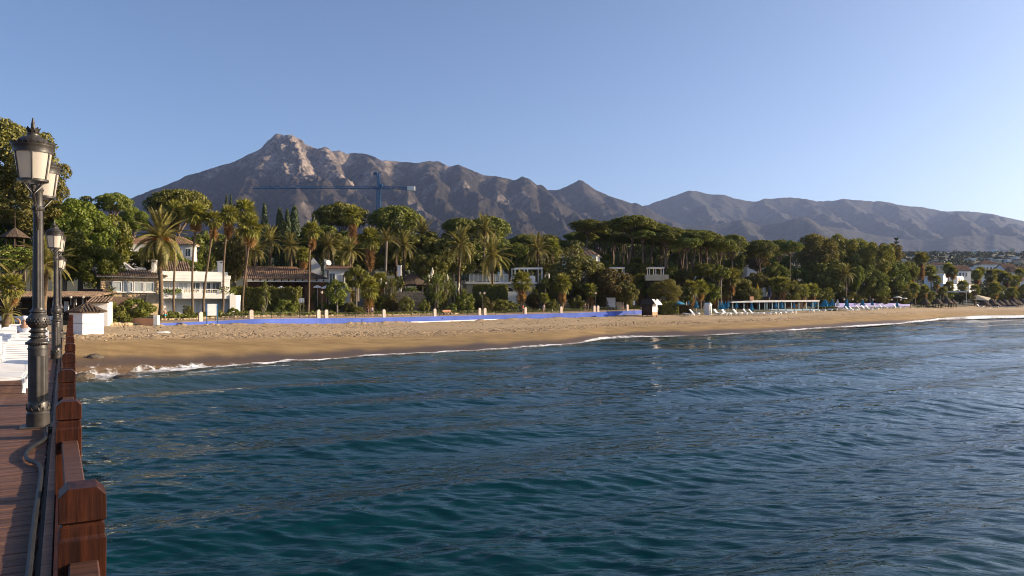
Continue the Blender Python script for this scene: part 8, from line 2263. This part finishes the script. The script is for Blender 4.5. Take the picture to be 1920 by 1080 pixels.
for a, c, e, r, Y, rot, hp, lab, wl, ch in fh:
    simple_house(a, c, e, r, Y, math.radians(rot), lab, wall=wl, hip=hp, tile=M_TILE, wins=((.12, .22, .55, .85), (.3, .4, .55, .85), (.48, .58, .55, .85), (.66, .76, .55, .85)), chim=ch, group=G_H, pitch=1.0)
# pale blocks of the distant town
rs_ = random.Random(33)
bm_ = {}
fl = [(1693, 490, 12), (1702, 487, 10), (1716, 478, 6), (1735, 474, 5), (1748, 482, 7), (1768, 486, 12), (1790, 481, 8), (1812, 484, 10), (1826, 488, 14), (1846, 483, 8), (1832, 472, 5), (1858, 486, 12), (1880, 482, 9), (1893, 487, 12), (1908, 485, 10), (1918, 489, 14), (1868, 470, 6), (1885, 472, 6), (1902, 468, 5), (1800, 473, 5), (1779, 476, 6), (1848, 476, 7), (1912, 475, 7), (1757, 490, 9), (1875, 490, 10), (1730, 483, 7)]
for i, (px, py, w) in enumerate(fl):
    Y = np.interp(py, [466, 478, 492], [2100, 1300, 800]); zg = gz(px, Y); k = Y / F
    t = empty('town_block', (XP(px, Y), Y, zg - 5), 0, 'pale block of the hazy hillside town, %s of these from the left' % ORD[sorted(q[0] for q in fl).index(px)], 'building', 'distant blocks of the hillside town')
    hgt = ZP(py - rs_.uniform(1, 2.5), Y) - zg + 5; m_ = M_PLASTER if i % 3 else M_CREAM
    w *= .62
    MB().box(-w * k / 2, w * k / 2, 0, 14, 0, hgt).build('wall', m_, t); MB().box(-w * k / 2 - .5, w * k / 2 + .5, -.5, 14.5, hgt + .01, hgt + 1.2).build('roof', M_TILE if i % 2 else M_PLASTER, t)

# ------------------------------------------------------------------ tower crane
def crane():
    Y = 430.0; px = 710; zg = gz(px, Y); k = Y / F; t = empty('tower_crane', (XP(px, Y), Y, zg), math.radians(0), 'blue tower crane with a long jib standing behind the rounded pine', 'crane')
    Z = lambda py: ZP(py, Y) - zg; X = lambda p: (p - px) * k
    def lattice(b, a, c, w, n, th, tri=False):
        a, c = Vector(a), Vector(c); d = c - a; up = Vector((0, 0, 1)) if abs(d.normalized().z) < .9 else Vector((1, 0, 0)); r = d.cross(up).normalized() * w / 2; u = r.cross(d).normalized() * w / 2
        cor = [r + u, -r + u, -r - u, r - u] if not tri else [u * 1.2, -r - u * .8, r - u * .8]
        m = len(cor)
        for q in cor: b.bar(a + q, c + q, th)
        for i in range(n):
            p0, p1 = a + d * (i / n), a + d * ((i + 1) / n)
            for j in range(m): b.bar(p0 + cor[j], p1 + cor[(j + 1) % m], th * .6); b.bar(p0 + cor[j], p0 + cor[(j + 1) % m], th * .6)
        return b
    lattice(MB(), (0, 0, 0), (0, 0, Z(352)), 1.9, 26, .30).build('mast', M_CRANE, t)
    lattice(MB(), (0, 0, Z(350)), (-.3, 0, Z(325)), 1.3, 5, .26).build('apex', M_CRANE, t)
    lattice(MB(), (-1.2, 0, Z(351.5)), (X(474), 0, Z(351.5)), 1.25, 40, .20, True).build('jib', M_CRANE, t)
    lattice(MB(), (1.2, 0, Z(352)), (X(768), 0, Z(353)), 1.2, 10, .24).build('counter_jib', M_CRANE, t)
    MB().box(X(764), X(778), -.8, .8, Z(357.5), Z(349.5)).build('counterweight', M_PLASTER, t)
    MB().box(.4, 2.2, -2.2, -.9, Z(351) , Z(346)).build('cab', M_CRANE, t)
    MB().box(X(706) - 1.6, X(713) + .6, -1.3, 1.3, Z(354), Z(352)).build('slewing_ring', M_CRANE, t)
    MB().box(-2.8, -.8, -.6, .6, Z(327), Z(323)).build('apex_platform', M_CRANE, t)
    b = MB(); b.bar((-.3, 0, Z(325)), (X(600), 0, Z(350)), .12); b.bar((-.3, 0, Z(325)), (X(520), 0, Z(350)), .12); b.bar((-.3, 0, Z(325)), (X(762), 0, Z(351)), .12); b.build('tie_rod', M_CRANE, t)
    MB().box(X(660) - .8, X(664) + .8, -.7, .7, Z(355), Z(352.5)).build('trolley', M_CRANE, t)
crane()
# ------------------------------------------------------------------ air: an even haze round everything
def build_haze():
    m = bpy.data.materials.new('hazy_air')
    nt, N, L = nodes_of(m)
    N.remove(N['Principled BSDF'])
    v = N.new('ShaderNodeVolumePrincipled')
    v.inputs['Color'].default_value = (0.46, 0.60, 1.0, 1)
    v.inputs['Density'].default_value = 3.0e-5
    v.inputs['Anisotropy'].default_value = 0.25
    L.new(v.outputs[0], N['Material Output'].inputs['Volume'])
    o = MB().box(-9500, 12500, -3500, 13200, -6, 1500).build('haze', m)
    tag(o, kind='stuff')
build_haze()
